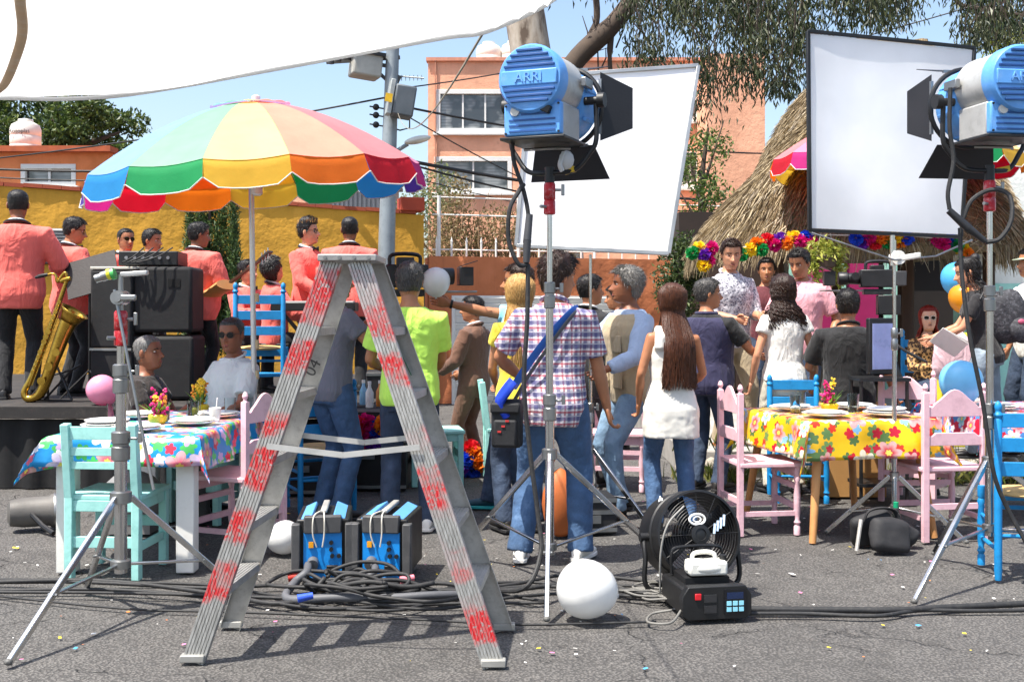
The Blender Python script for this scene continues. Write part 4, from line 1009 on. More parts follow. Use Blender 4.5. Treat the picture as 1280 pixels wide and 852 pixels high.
# ================================================================== CHAIRS
straw_seat = M('woven_straw', '#c9a66b', .85, 0, .2, 20, .5, 80)
def turned(b, p, z0, z1, r, n=10, mi=0):
    H_ = z1-z0; pr = [(r,0),(r,.12),(r*.7,.14),(r*1.1,.18),(r*.7,.22),(r*.95,.3),(r*1.05,.55),(r*.75,.75),(r*1.1,.8),(r*.75,.84),(r,.87),(r,1)]
    b.lathe([(q, z0+t*H_) for q, t in pr], (p[0], p[1], 0), n, mi)
def ladder_chair(label, loc, rz, mat, H_=.97, seatm=None, round_=False, scallop=True, w_=.43, group=None):
    c = thing('chair', label, 'chair', loc, rz, group); d = .4; sz = .45
    for sx in (-1,1):
        b = MB(); x = sx*(w_/2-.02)
        if round_: 
            b.lathe([(.017,0),(.021,.05),(.021,.4),(.023,.46),(.02,.5),(.021,H_-.1),(.016,H_-.09),(.026,H_-.075),(.015,H_-.055),(.022,H_-.03),(.014,H_-.008),(.004,H_)], (x,-d/2,0), 12)
        else:
            b.box((x,-d/2,(H_-.06)/2), (.04,.036,H_-.06)); b.lathe([(.018,H_-.062),(.01,H_-.05),(.019,H_-.03),(.012,H_-.008),(.003,H_)], (x,-d/2,0), 10)
        b.obj('back_post', mat, c, bevel=.004)
        b = MB(); turned(b, (x, d/2-.02), 0, sz, .021); b.obj('front_leg', mat, c)
        for z in (.14,.27):
            b = MB()
            if round_: b.path([(x,-d/2,z+.02), (x,0,z+.02), (x,d/2-.02,z+.02)], [.009,.013,.009], 8)
            else: b.box((x,0,z), (.02,d-.05,.03))
            b.obj('side_stretcher', mat, c)
            if not round_: break
    for y, z in ((d/2-.02,.2),(d/2-.02,.33),(-d/2,.24)):
        b = MB()
        if round_: b.path([(-w_/2+.02,y,z), (0,y,z), (w_/2-.02,y,z)], [.009,.013,.009], 8)
        else: b.box((0,y,z-.02), (w_-.06,.022,.035))
        b.obj('stretcher', mat, c)
    b = MB()
    if seatm: b.ell((0,0,sz-.0), (w_/2-.01,d/2,.022), nu=20, nv=6)
    else: b.box((0,.01,sz+.002), (w_+.02,d+.03,.028))
    b.obj('seat', seatm or mat, c, bevel=.006)
    b = MB(); b.box((0,d/2-.02,sz-.05), (w_-.06,.02,.06)); b.obj('apron', mat, c)
    def slat(z0, z1, arch):
        n = 14; poly = [(-w_/2+.035,z0)]+[(w_/2-.035,z0)]
        up_ = []
        for i in range(n+1):
            t = 1-i/n; x = (t-.5)*(w_-.07); u = abs(t-.5)*2
            zz = z1+(arch*(.5+.5*math.cos(math.pi*min(1,u*1.15)))-(.02 if u > .8 else 0) if scallop else 0); up_.append((x, zz))
        b = MB(); b.prism(poly+up_, .018, (0,-d/2-.002,0), (1,0,0), (0,0,1)); b.obj('slat', mat, c, bevel=.003)
    if scallop: slat(.78,.86,.09); slat(.6,.68,0)
    else:
        for z in (.56,.69,.82): slat(z, z+.075, 0)
    return c
def mint_chair(label, loc, rz, group=None):
    c = thing('chair', label, 'chair', loc, rz, group); m_ = chair_mint; w_ = .42; d = .4
    for sx in (-1,1):
        x = sx*(w_/2-.025)
        b = MB(); b.box((x,-d/2,.225), (.045,.05,.45)); b.bar((x,-d/2,.44), (x,-d/2-.05,.84), .045,.05); b.obj('back_post', m_, c, bevel=.005)
        b = MB(); b.box((x,d/2-.02,.215), (.045,.045,.43)); b.obj('front_leg', m_, c, bevel=.004)
        b = MB(); b.box((x,0,.17), (.02,d-.06,.045)); b.obj('side_stretcher', m_, c, bevel=.003)
        b = MB(); b.box((x,0,.395), (.022,d-.06,.06)); b.obj('side_rail', m_, c, bevel=.003)
    for z, hh, dy in ((.79,.07,-.043),(.69,.045,-.032),(.615,.04,-.024)):
        b = MB(); b.box((0,-d/2+dy,z), (w_-.07,.02,hh)); b.obj('slat', m_, c, bevel=.003)
    for y, z in ((-d/2,.2),(d/2-.02,.25),(-d/2,.395),(d/2-.02,.395)):
        b = MB(); b.box((0,y,z), (w_-.09,.02,.06)); b.obj('rail', m_, c, bevel=.003)
    b = MB(); b.box((0,.005,.44), (w_+.01,d+.02,.028)); b.obj('seat', m_, c, bevel=.006)
    return c
mint_chair('mint green slat chair tucked under the blue tablecloth by the empty stand', (gx(143,6.15), 6.22, 0), -4)
mint_chair('mint green chair on the far side of the blue flowered table', (gx(262,7.75), 7.75, 0), 160)
ladder_chair('pale pink scalloped chair facing the blue flowered table', (gx(296,6.72)-.02, 6.8, 0), 68, chair_pink)
ladder_chair('blue turned chair standing on the stage edge behind the old man', (gx(320,9.35), 9.55, SZ), 8, chair_blue, 1.0, straw_seat, True, False)
ladder_chair('blue turned chair behind the man in the grey tee', (gx(397,8.05), 8.15, 0), 25, chair_blue, .95, straw_seat, True, False)
mint_chair('mint green chair beside the man in the brown suit', (gx(638,9.5), 9.55, 0), -86)
mint_chair('mint green chair set behind the man in the lime shirt', (gx(545,9.3), 9.35, 0), -80)
ladder_chair('pale pink chair beside the woman in the white tank top', (1.63, 7.38, 0), -82, chair_pink)
ladder_chair('pale pink chair behind the man in the khaki vest', (gx(775,9.0), 9.1, 0), 170, chair_pink)
ladder_chair('blue turned chair at the far side of the yellow table', (gx(995,8.6), 8.55, 0), 176, chair_blue, .94, straw_seat, True, False, .4)
ladder_chair('pale pink scalloped chair with its back to the slim grey stand', (gx(1184,7.05), 7.2, 0), 8, chair_pink, .99)
ladder_chair('pale pink scalloped chair facing the red patterned table with blue balloon', (gx(1152,8.4), 8.5, 0), -40, chair_pink, 1.0)
ladder_chair('blue turned chair with straw seat beside the second light stand', (2.83, 6.16, 0), -10, chair_blue, .96, straw_seat, True, False)
ladder_chair('blue turned chair holding the woman in leopard print', (gx(1158,11.0), 11.2, .24), 150, chair_blue, 1.0, straw_seat, True, False)

# ================================================================== TABLES
def mat_floral(name, base, cols, leaf, scale, base2=None):
    t = NT(name); uv = t.tc.outputs['UV']
    def flowers(vec, sc, rad, petals, seed):
        mv = t.mapv(vec, (1,1,1), (seed, seed*1.7, 0))
        v = t.n('ShaderNodeTexVoronoi', voronoi_dimensions='2D'); t.l(mv, v.inputs['Vector']); v.inputs['Scale'].default_value = sc; v.inputs['Randomness'].default_value = .75
        d = t.n('ShaderNodeVectorMath', operation='SUBTRACT'); t.l(mv, d.inputs[0]); t.l(v.outputs['Position'], d.inputs[1]); s = t.sep(d.outputs[0])
        ang = t.math('ARCTAN2', s[1], s[0]); rnd = t.sep(v.outputs['Color'])
        pet = t.math('MULTIPLY_ADD', t.math('ABSOLUTE', t.math('COSINE', t.math('ADD', t.math('MULTIPLY', ang, petals/2), t.math('MULTIPLY', rnd[0], 6)))), 2, -1)
        rr = t.math('MULTIPLY', v.outputs['Distance'], 1.0)
        lim = t.math('MULTIPLY', t.math('MULTIPLY_ADD', pet, .2, .8), t.math('MULTIPLY_ADD', rnd[2], .35*rad, .75*rad))
        ratio = t.math('DIVIDE', rr, lim)
        return ratio, rnd, pet
    c = t.mix(t.noise(uv, 3, 2), base, base2 or tuple(x*.9 for x in base))
    r0, rn0, p0 = flowers(uv, scale*1.6, .4, 6, 3.1)
    c = t.mix(t.ramp(r0, [(.9, 1), (1, 0)], 'CONSTANT'), c, t.mix(rn0[1], leaf, tuple(min(1, x*2.2) for x in leaf)))
    r2, rn2, p2 = flowers(uv, scale*1.8, .34, 5, 7.7)
    k2 = t.ramp(rn2[0], [(i/len(cols), x) for i, x in enumerate(cols[::-1])], 'CONSTANT')
    c = t.mix(t.ramp(r2, [(.0, 1), (1, 0)], 'CONSTANT'), c, k2)
    r1, rn1, p1 = flowers(uv, scale, .42, 6, 0)
    k1 = t.ramp(rn1[0], [(i/len(cols), x) for i, x in enumerate(cols)], 'CONSTANT')
    k1 = t.mix(t.ramp(r1, [(.3, .0), (.75, .75)]), k1, t.mix(.55, k1, (.9,.86,.8)))
    k1 = t.mix(t.ramp(p1, [(.0, .45), (.3, 0)]), k1, t.mix(.6, k1, (.25,.02,.03)))
    k1 = t.mix(t.ramp(r1, [(.22, 1), (.3, 0)]), k1, (.85,.6,.1))
    c = t.mix(t.ramp(r1, [(.95, 1), (1, 0)], 'CONSTANT'), c, k1)
    t.set(col=c, rough=.32, spec=.5); t.bump(t.noise(uv, 6, 4), .25, .02); return t.m
fl_blue = mat_floral('oilcloth_blue', h('#1f8fd0'), [h('#d9324a'), h('#c7a9d6'), h('#e8dce4'), h('#e4607a')], h('#3f9a4a'), 5.0)
fl_yel = mat_floral('oilcloth_yellow', h('#f2bd16'), [h('#c9202c'), h('#d8371e'), h('#b81a30'), h('#f3e2b0'), h('#7fb2d4')], h('#4f6a3a'), 5.0)
fl_red = mat_floral('oilcloth_red', h('#c81f3a'), [h('#e9c8d0'), h('#d43a58'), h('#3aa6b0'), h('#f0e0d8')], h('#3a6aa0'), 6.5)
def table(label, loc, rz, hx, hy, legm, legs, H_=.745):
    t = thing('table', label, 'table', loc, rz)
    b = MB(); b.box((0,0,H_-.015), (hx*2,hy*2,.03)); b.obj('tabletop', legm, t, bevel=.004)
    for sx in (-1,1):
        for sy in (-1,1):
            b = MB()
            if legs == 'square': b.box((sx*(hx-.07),sy*(hy-.07),(H_-.03)/2), (.1,.1,H_-.03))
            else: b.path([(sx*(hx+.0),sy*(hy+.0),0), (sx*(hx-.09),sy*(hy-.09),H_-.03)], [.022,.032], 14)
            b.obj('leg', legm, t, bevel=.006 if legs == 'square' else 0)
    for sy in (-1,1): b = MB(); b.box((0,sy*(hy-.08),H_-.075), (hx*2-.25,.025,.09)); b.obj('apron', legm, t)
    for sx in (-1,1): b = MB(); b.box((sx*(hx-.08),0,H_-.075), (.025,hy*2-.25,.09)); b.obj('apron', legm, t)
    return t
def tablecloth(label, loc, rz, hx, hy, hang, mat, H_=.75, seed=0, ex=1.0):
    n = 64; b = MB(); uv = []; Lx, Ly = hx+hang*ex, hy+hang
    for j in range(n+1):
        for i in range(n+1):
            u, v_ = (i/n*2-1)*Lx, (j/n*2-1)*Ly; exx = max(0, abs(u)-hx); eyy = max(0, abs(v_)-hy); sx, sy = math.copysign(1,u), math.copysign(1,v_)
            x = min(abs(u),hx)*sx; y = min(abs(v_),hy)*sy; drop = math.hypot(exx, eyy) if (exx and eyy) else max(exx, eyy)
            z = H_
            if drop > 0:
                cor = min(exx, eyy)
                k = drop*.12+.018*(1-math.exp(-drop*40))
                wv_ = (.022*math.sin((x+y)*9+seed)+.015*math.sin((x-y)*17+seed*2))*min(1,drop/.15)
                if exx: x += sx*(k+wv_+cor*.35)
                if eyy: y += sy*(k+wv_+cor*.35)
                z = H_-max(0, drop-.01)*(.985 if not cor else .97)
            else: z += .0015*noise.noise(V((u*6, v_*6, seed)))
            b.v.append(V((x, y, z+.004))); uv.append((u, v_))
    b.add([], []); W_ = n+1
    b.f = [(j*W_+i, j*W_+i+1, (j+1)*W_+i+1, (j+1)*W_+i) for j in range(n) for i in range(n)]; b.m = [0]*len(b.f)
    o = b.obj('tablecloth', mat, smooth=70); l = o.data.uv_layers.new(name='uv')
    for lp in o.data.loops: l.data[lp.index].uv = uv[lp.vertex_index]
    o.location = loc; o.rotation_euler = (0,0,R(rz)); sm = o.modifiers.new('thickness', 'SOLIDIFY'); sm.thickness = .002
    return tag(o, label, 'tablecloth')
T1 = V((-2.13, 6.92, 0)); table('white painted table under the blue flowered cloth', T1, 0, .40, .78, whitep, 'square'); tablecloth('glossy blue tablecloth with pink and red flowers', T1, 0, .41, .79, .17, fl_blue, seed=1, ex=1.2)
T2 = V((2.17, 7.52, 0)); table('light wood table with splayed legs under the yellow cloth', T2, 12, .42, .5, woodm, 'splay'); tablecloth('glossy yellow tablecloth with red flowers', T2, 12, .43, .51, .25, fl_yel, seed=4)
T3 = V((3.72, 7.95, 0)); table('wooden table under the red patterned cloth', T3, 4, .62, .48, woodm, 'splay'); tablecloth('red patterned tablecloth beside the pink chairs', T3, 4, .63, .49, .2, fl_red, seed=9)
# ---- tableware
china = M('white_china', '#e9e7e2', .18, 0, .03, 5, 0)
pm_ = MB(); pm_.lathe([(.0,.004),(.06,.003),(.07,.006),(.118,.018),(.125,.021),(.126,.024),(.118,.022),(.07,.011),(.0,.008)], n=28, cap=False); plate_mesh = pm_.mesh('plate', china, 60)
def plate(loc, label, grp, s=1):
    o = bpy.data.objects.new('plate', plate_mesh); COL.objects.link(o); o.location = loc; o.scale = (s,)*3; o.rotation_euler = (rs.uniform(-.02,.02), rs.uniform(-.02,.02), 0); return tag(o, label, 'plate', grp)
gm_ = MB(); gm_.lathe([(.0,0),(.031,0),(.033,.004),(.037,.12),(.0355,.12),(.031,.012),(.0,.01)], n=18, cap=False); glass_mesh = gm_.mesh('drinking_glass', glassm, 60)
def glass(loc, label, grp):
    o = bpy.data.objects.new('drinking_glass', glass_mesh); COL.objects.link(o); o.location = loc; return tag(o, label, 'glass', grp)
def settings(Tc, rz, spots, lab, z=.757):
    m = Matrix.Rotation(R(rz), 3, 'Z')
    for (x, y, n) in spots:
        for k in range(n): plate(Tc+m @ V((x, y, z+k*.016)), 'white china plate laid on the %s' % lab, 'plates on the %s' % lab, 1.18 if k == 0 else 1)
def glasses(Tc, rz, spots, lab, z=.756):
    m = Matrix.Rotation(R(rz), 3, 'Z')
    for (x, y) in spots: glass(Tc+m @ V((x, y, z)), 'clear drinking glass on the %s' % lab, 'glasses on the %s' % lab)
settings(T1, 0, [(-.22,-.42,3), (.0,-.55,2), (.22,-.2,2), (.25,.25,2), (-.25,.2,2)], 'blue flowered tablecloth')
glasses(T1, 0, [(-.02,.0),(.13,.1),(.3,.35),(-.3,-.1),(.06,.4)], 'blue flowered tablecloth')
settings(T2, 12, [(-.22,-.28,2), (.2,-.3,3), (.25,.2,2), (-.22,.2,2)], 'yellow flowered tablecloth')
glasses(T2, 12, [(-.28,.02),(.14,.02),(.18,.08),(-.1,.3)], 'yellow flowered tablecloth')
settings(T3, 4, [(-.4,-.2,2), (.0,-.25,2), (.3,-.2,2), (-.4,.25,2)], 'red patterned tablecloth')
glasses(T3, 4, [(.18,.05),(.3,.05)], 'red patterned tablecloth')
def flowers(label, loc, seed, cols):
    r = random.Random(seed); t = thing('flower_vase', label, 'flowers', loc)
    b = MB(); b.lathe([(.04,0),(.055,.02),(.06,.05),(.05,.06),(.045,.058),(.03,.02)], n=16, cap=True); b.obj('vase', M('yellow_bowl', '#e2c52c', .4), t)
    for k in range(11):
        a = r.uniform(0,6.28); sp = r.uniform(.01,.07); hh = r.uniform(.1,.24); tip = V((math.cos(a)*sp, math.sin(a)*sp, hh)); c = cols[k % len(cols)]
        b = MB(); b.path([(0,0,.03), tip*.5+V((0,0,.02)), tip], .0025, 5); st_ = b.obj('stem', M('stem_green', '#4d7a2c', .6), t)
        b = MB()
        for q in range(16):
            z = hh-.09*r.random(); an = r.uniform(0,6.28); rr = r.uniform(.004,.02); o_ = V((tip.x*z/hh+math.cos(an)*rr, tip.y*z/hh+math.sin(an)*rr, z)); b.ell(o_, (.011,.011,.007), rot('X', r.uniform(-60,60)) @ rot('Y', r.uniform(-60,60)), nu=6, nv=4)
        b.obj('blossom', c, st_)
    b = MB()
    for k in range(26):
        a = r.uniform(0,6.28); d = V((math.cos(a), math.sin(a), r.uniform(.3,2))).normalized(); s_ = d.cross(V((0,0,1))).normalized()*.008; p = V((0,0,.05)); L = r.uniform(.08,.16); k0 = len(b.v)
        b.v += [p, p+d*L*.5+s_, p+d*L, p+d*L*.5-s_]; b.f.append((k0,k0+1,k0+2,k0+3))
    b.m = [0]*len(b.f); b.obj('leaves', M_leaf('bouquet_leaf', '#3c6a24', '#5c8a32', '#86a84a'), t, smooth=0)
fm1 = M('flower_magenta', '#c8186e', .6); fm2 = M('flower_orange', '#e8902a', .6); fm3 = M('flower_yellow', '#ecc42c', .6)
flowers('magenta and orange flowers in a yellow bowl on the blue cloth', T1+V((-.02,-.12,.756)), 2, [fm1,fm1,fm2,fm3])
flowers('magenta and yellow flowers in a bowl on the yellow cloth', T2+V((-.02,.06,.756)), 5, [fm1,fm1,fm1,fm3])
flowers('orange flowers in a bowl on the red patterned cloth', T3+V((.22,.1,.756)), 8, [fm2,fm3,fm1])
flowers('small yellow flowers at the far end of the blue cloth', T1+V((.05,.55,.756)), 12, [fm3,fm3,fm2])
cu = thing('paper_cup', 'white paper cup with straw on the blue cloth', 'cup', T1+V((.3,-.02,.756)))
b = MB(); b.lathe([(.027,0),(.028,.0),(.037,.085),(.039,.088),(.036,.085),(.026,.006)], n=18); b.obj('cup', whitep, cu)
b = MB(); b.cyl((.0,.0,.01), (.012,.01,.15), .0035, n=6); b.obj('straw', whitep, cu)
pk = M('wicker_charger', '#c8923c', .7, 0, .2, 30, .5)
nap = MB(); nap.path([T2+V((.45,-.30,.72)), T2+V((.5,-.36,.62)), T2+V((.47,-.38,.52))], [.02,.05,.012], 8, flat=.4); tag(nap.obj('napkin', M_cloth('napkin_yellow', '#f0b418', .3)), 'yellow napkin hanging from the pink chair edge', 'napkin')

# ================================================================== FAN, FOG MACHINE, BALLASTS, CABLES
FY = 5.75; fc = V((gx(863,FY), FY, 0)); fz = gz(668,FY)
fan = thing('drum_fan', 'black drum fan with white markings standing on the asphalt', 'fan', fc, 14)
rF = .218
Af = rot('X', 90-12)     # lathe z axis -> roughly -Y (towards camera), tilted up a bit
P = lambda x, y, z: V((0,0,fz))+Af @ V((x, y, z))
b = MB(); b.lathe([(rF-.008,-.17),(rF,-.165),(rF,-.02),(rF+.007,-.012),(rF+.007,.0),(rF,.008),(rF,.1),(rF+.006,.105),(rF+.006,.118),(rF-.006,.12),(rF-.01,.1),(rF-.01,-.165)], V((0,0,fz)), 40, 0, Af, cap=False); b.obj('drum', blackm, fan)
for k in range(13):
    r_ = .03+(rF-.035)*(k+1)/13; b = MB(); b.path([P(math.cos(a)*r_, math.sin(a)*r_, .112+.012*(1-r_/rF)) for a in (2*math.pi*i/36 for i in range(36))], .0016, 4, closed=True); b.obj('grille_ring', blackm, fan)
for k in range(12):
    a = k*math.pi/6; b = MB(); b.cyl(P(0,0,.125), P(math.cos(a)*rF, math.sin(a)*rF, .112), .002, n=4); b.obj('grille_spoke', blackm, fan)
b = MB(); b.lathe([(.05,.12),(.05,.135),(.03,.138),(.028,.132),(.01,.135)], V((0,0,fz)), 24, 0, Af); b.obj('hub_cap', blackp, fan)
for k in range(4):
    a = k*math.pi/2+.4; d = V((math.cos(a), math.sin(a), 0)); s_ = V((-d.y, d.x, 0))
    b = MB(); b.add([P(*(d*.04-s_*.03+V((0,0,.01)))), P(*(d*.04+s_*.03+V((0,0,.05)))), P(*(d*.19+s_*.075+V((0,0,.06)))), P(*(d*.19-s_*.06+V((0,0,-.02))))], [(0,1,2,3)]); o = b.obj('blade', M('fan_blade', '#2c2c2e', .4), fan); sm = o.modifiers.new('t','SOLIDIFY'); sm.thickness = .004
b = MB(); b.lathe([(.06,-.1),(.07,-.09),(.07,.0),(.05,.01)], V((0,0,fz)), 18, 0, Af); b.obj('motor', blackm, fan)
wl = M('white_print', '#e8e8e6', .5)
b = MB(); b.path([P(.0+.042*math.cos(a)-.01, .075+.026*math.sin(a), .128) for a in (2*math.pi*i/24 for i in range(24))], .006, 6, closed=True); b.path([P(.0+.02*math.cos(a)-.01, .075+.014*math.sin(a), .128) for a in (2*math.pi*i/16 for i in range(16))], .004, 6, closed=True); b.obj('grille_badge', wl, fan)
for k in range(4):
    b = MB(); b.bar(P(.075+k*.018,.0+k*.012,.129), P(.085+k*.018,.05+k*.014,.127), .012,.002); b.obj('grille_print', M('print_pale', '#a9c0d8', .5), fan)
text('4', .06, fan, P(-.125,.185,-.06), (R(40),R(-35),R(-20)), wl, .001)
b = MB(); yk = [P(-rF-.03,0,-.02), V((-rF-.035,-.02,.2)), V((-rF-.02,-.03,.04)), V((0,-.04,.03)), V((rF+.02,-.03,.04)), V((rF+.035,-.02,.2)), P(rF+.03,0,-.02)]
b.path(cr(yk, 6), .013, 8); b.obj('yoke', blackm, fan)
for sx in (-1,1): b = MB(); b.cyl(P(sx*rF,0,-.02), P(sx*(rF+.05),0,-.02), .022, n=12); b.obj('tilt_knob', blackp, fan)
for sy in (-.17,.15): b = MB(); b.path(cr([(-.2,sy,.013),(-.1,sy,.013),(.1,sy,.013),(.2,sy,.013)],3), .013, 8); b.bar((0,sy,.015), (0,-.04,.03), .02,.02); b.obj('foot_bar', blackm, fan)
# fog machine
fg = thing('fog_machine', 'black fog machine with white fluid bottle in front of the drum fan', 'fog machine', (gx(882,5.35), 5.42, 0), 10)
b = MB(); b.box((0,.02,.075), (.3,.34,.13)); b.obj('body', blackp, fg, bevel=.012)
b = MB(); poly = [(-.17,.02),(-.14,0),(.14,0),(.17,.02),(.17,.11),(.14,.155),(-.14,.155),(-.17,.11)]; b.prism(poly, .05, (0,-.17,.005), (1,0,0), (0,0,1)); b.obj('front_panel', blackp, fg, bevel=.004)
b = MB(); b.box((-.095,-.199,.115), (.03,.008,.03)); b.obj('red_switch', M('switch_red', '#d0202a', .4), fg, bevel=.003)
b = MB(); b.box((.085,-.198,.085), (.105,.006,.115)); dp = b.obj('control_panel', M('panel_dark', '#101116', .3), fg)
for i in range(3):
    for j in range(2): b = MB(); b.box((.055+i*.03,-.203,.052+j*.028), (.022,.004,.02)); b.obj('button', M('button_cyan', '#8fd4e8', .4), dp)
b = MB(); b.box((.085,-.202,.115), (.08,.003,.03)); b.obj('display', M('display_blue', '#1b2a4a', .15), dp)
for z in (.055,.105):
    b = MB(); b.box((-.035,-.197,z), (.06,.006,.035)); b.obj('socket', M('socket_grey', '#2e2e30', .4), fg)
b = MB(); b.box((0,.04,.155), (.22,.2,.03)); b.obj('tray', blackm, fg)
b = MB(); b.path(cr([(-.12,.12,.15),(-.12,.12,.25),(-.08,.12,.28),(.1,.12,.28),(.14,.12,.25),(.14,.12,.15)],4), .008, 8); b.obj('frame_bar', blackm, fg)
jm = M('white_jug', '#e2e0d6', .45, 0, .04, 6)
jug = thing('fluid_jug', 'white plastic fluid jug lying on the fog machine', 'jug', (gx(882,5.35)+.01, 5.4, .172), 8)
b = MB(); b.ell((0,0,.04), (.11,.06,.04), nu=24, nv=10); b.box((0,0,.04), (.19,.1,.068)); b.obj('tank', jm, jug, bevel=.015)
b = MB(); b.path(cr([(-.07,0,.07),(-.06,0,.105),(.0,0,.112),(.04,0,.1),(.045,0,.07)],5), .011, 8); b.obj('handle', jm, jug)
b = MB(); b.cyl((.085,0,.06), (.085,0,.095), .018, n=12); b.obj('cap', M('cap_black', '#222', .5) if False else blackp, jug)
# ballasts
def ballast(label, x, rz):
    B = thing('ballast_box', label, 'ballast', (gx(x,6.05), 6.1, 0), rz)
    dg = M('ballast_grey', '#4a4a4b', .6, .1, .15, 8, .15, 60, '#77756f', .2); db = M('ballast_blue', '#1587d8', .4, 0, .1, 6)
    b = MB(); b.box((0,.05,.19), (.28,.42,.3)); b.obj('body', blackp, B, bevel=.01)
    fr_ = [(-.16,0),(-.16,.3),(-.13,.35),(.13,.35),(.16,.3),(.16,0)]
    inn = [(-.115,.035),(-.115,.27),(.115,.27),(.115,.035)]
    for pa, pb in (((-.16,0),(-.12,.32)), ((.12,0),(.16,.32))):
        b = MB(); b.box(((pa[0]+pb[0])/2,-.17,.16), (.045,.06,.32)); b.obj('corner_guard', dg, B, bevel=.006)
    for z0, z1 in ((0,.035),(.27,.36)):
        b = MB(); b.box((0,-.17,(z0+z1)/2), (.196,.056,z1-z0)); b.obj('front_bar', dg, B, bevel=.006)
    b = MB(); b.box((0,-.165,.152), (.2,.03,.235)); fp = b.obj('front_panel', db, B)
    for (x_, z_) in ((.045,.22),(.045,.185),(.05,.15),(.085,.15)): b = MB(); b.cyl((x_,-.18,z_), (x_,-.2,z_), .011, n=10); b.obj('knob', blackp, fp)
    b = MB(); b.box((-.06,-.185,.21), (.025,.015,.03)); b.obj('orange_switch', M('switch_orange', '#e8a01c', .4), fp)
    b = MB(); b.box((.05,-.185,.075), (.06,.02,.05)); b.obj('socket', blackp, fp, bevel=.004)
    b = MB(); b.cyl((-.05,-.18,.12), (-.05,-.225,.11), .03, n=14); b.obj('cable_socket', M('grey_socket', '#6d6e70', .5, .3), fp)
    for sx in (-1,1): b = MB(); b.box((sx*.095,.05,.338), (.09,.4,.02), rot('Y', sx*24)); b.obj('top_panel', M('ballast_pale', '#5a9ad6', .4, 0, .12, 6), B, bevel=.004)
    b = MB(); b.box((0,.06,.368), (.035,.32,.02)); b.obj('handle', M('handle_grey', '#a9a8a4', .5, .3), B, bevel=.006)
    b = MB(); b.path(cr([(-.02,-.1,.37),(-.045,-.2,.36),(-.05,-.205,.27),(-.03,-.2,.2)],5), .004, 6); b.path(cr([(.0,-.1,.37),(.01,-.2,.36),(.01,-.205,.27),(.0,-.2,.2)],5), .004, 6); b.obj('cord', M('pale_cord', '#cfc9bb', .7), B)
    return B
ballast('blue fronted ballast box with yellow switch beside the white balloon', 404, 6)
ballast('blue fronted ballast box with cables nearer the right ladder rail', 484, -6)
# cables on ground
rc_ = random.Random(17)
def gcable(label, ptpx, r=.014, mat=rubber, wob=.03, lift=0):
    pts = []
    for (x, y) in ptpx:
        Y = CH*F/(y-HY); pts.append(V((gx(x,Y)+rc_.gauss(0,wob*.5), Y+rc_.gauss(0,wob), r+.004+rc_.uniform(0,lift))))
    return cable('ground_cable', label, pts, r, mat, 'cables on the asphalt', 7)
gl = 'black power cable snaking over the asphalt beneath the ladder'
for i in range(7):
    y0 = 728+i*4.5
    gcable(gl, [(-40,y0+rc_.uniform(-4,4)), (120,y0+rc_.uniform(-5,6)), (260,y0+6+rc_.uniform(-6,6)), (350,y0+15+rc_.uniform(-10,8)), (440,y0+18+rc_.uniform(-10,10)), (540,y0+10+rc_.uniform(-12,10)), (640,y0+4+rc_.uniform(-8,8)), (720,y0+rc_.uniform(-6,10)), (830,y0+8+rc_.uniform(-5,5))] if i < 5 else [(320+rc_.uniform(0,40),y0), (400,y0+12+rc_.uniform(-10,10)), (500,y0+12+rc_.uniform(-14,8)), (590,y0-6+rc_.uniform(-10,8)), (680,y0+rc_.uniform(-8,8))], rc_.choice((.008,.010,.012)), rubber, .03, .02)
for i in range(6):   # coils piled in front of the ballasts
    cx = rc_.uniform(380,520); cy = rc_.uniform(738,765); pts = []
    a0 = rc_.uniform(0,6); nn = rc_.randint(9,15); rr = rc_.uniform(.1,.22)
    for k in range(nn):
        Y = CH*F/(cy-HY); a = a0+k*.75; pts.append(V((gx(cx,Y)+math.cos(a)*rr*1.5+k*.012, Y+math.sin(a)*rr*.55, .02+.085*rc_.random()+.004*k)))
    cable('coiled_cable', 'thick black cable coiled in a heap before the ballast boxes', pts, rc_.choice((.010,.013,.015)), rubber, 'coils before the ballast boxes', 7)
for i, (m_, lab) in enumerate(((M('plug_red', '#c0392b', .5), 'red cable connector in the heap of cables'), (M('plug_white', '#d8d2c4', .5), 'white taped cable connector in the cable heap'), (M('plug_blue', '#2f55c8', .5), 'small blue connector in the cable heap'), (M('plug_pink', '#e07a86', .5), 'pink cable marker in the heap'))):
    x, y = ((360,725),(420,738),(372,752),(500,728))[i]; Y = CH*F/(y+14-HY); p = V((gx(x,Y), Y, .07)); b = MB(); b.cyl(p, p+V((.07,.02,.01)), .02, .016, 10); tag(b.obj('cable_connector', m_), lab, 'connector')
cable('thick_cable', 'thick grey cable plugged into the ballast by the balloon', [V((gx(404,6.05)-.05,5.88,.11)), V((gx(385,5.8),5.75,.1)), V((gx(368,5.7),5.7,.06)), V((gx(360,5.5),5.5,.03)), V((gx(420,5.4),5.45,.05)), V((gx(480,5.5),5.5,.03))], .022, M('grey_lead', '#55565a', .6), None)
cable('thick_cable', 'thick grey cable plugged into the ballast by the ladder rail', [V((gx(484,6.05)-.05,5.88,.11)), V((gx(470,5.8),5.75,.11)), V((gx(455,5.7),5.68,.06)), V((gx(470,5.5),5.5,.04)), V((gx(540,5.4),5.5,.05)), V((gx(600,5.5),5.6,.03))], .02, MATS['grey_lead'], None)
gcable('long black cable on the asphalt running right from the fog machine', [(925,766),(1000,766),(1060,767),(1120,768),(1200,764),(1320,758)], .016, rubber, .01)
gcable('thin black cable lying along the long one at right', [(925,770),(1010,769),(1090,771),(1150,766),(1220,766),(1330,764)], .01, rubber, .015)
gcable('thin black cord lying straight across the foreground asphalt', [(-40,742),(150,762),(300,768),(520,776),(640,783),(740,782),(820,779)], .006, rubber, .005)
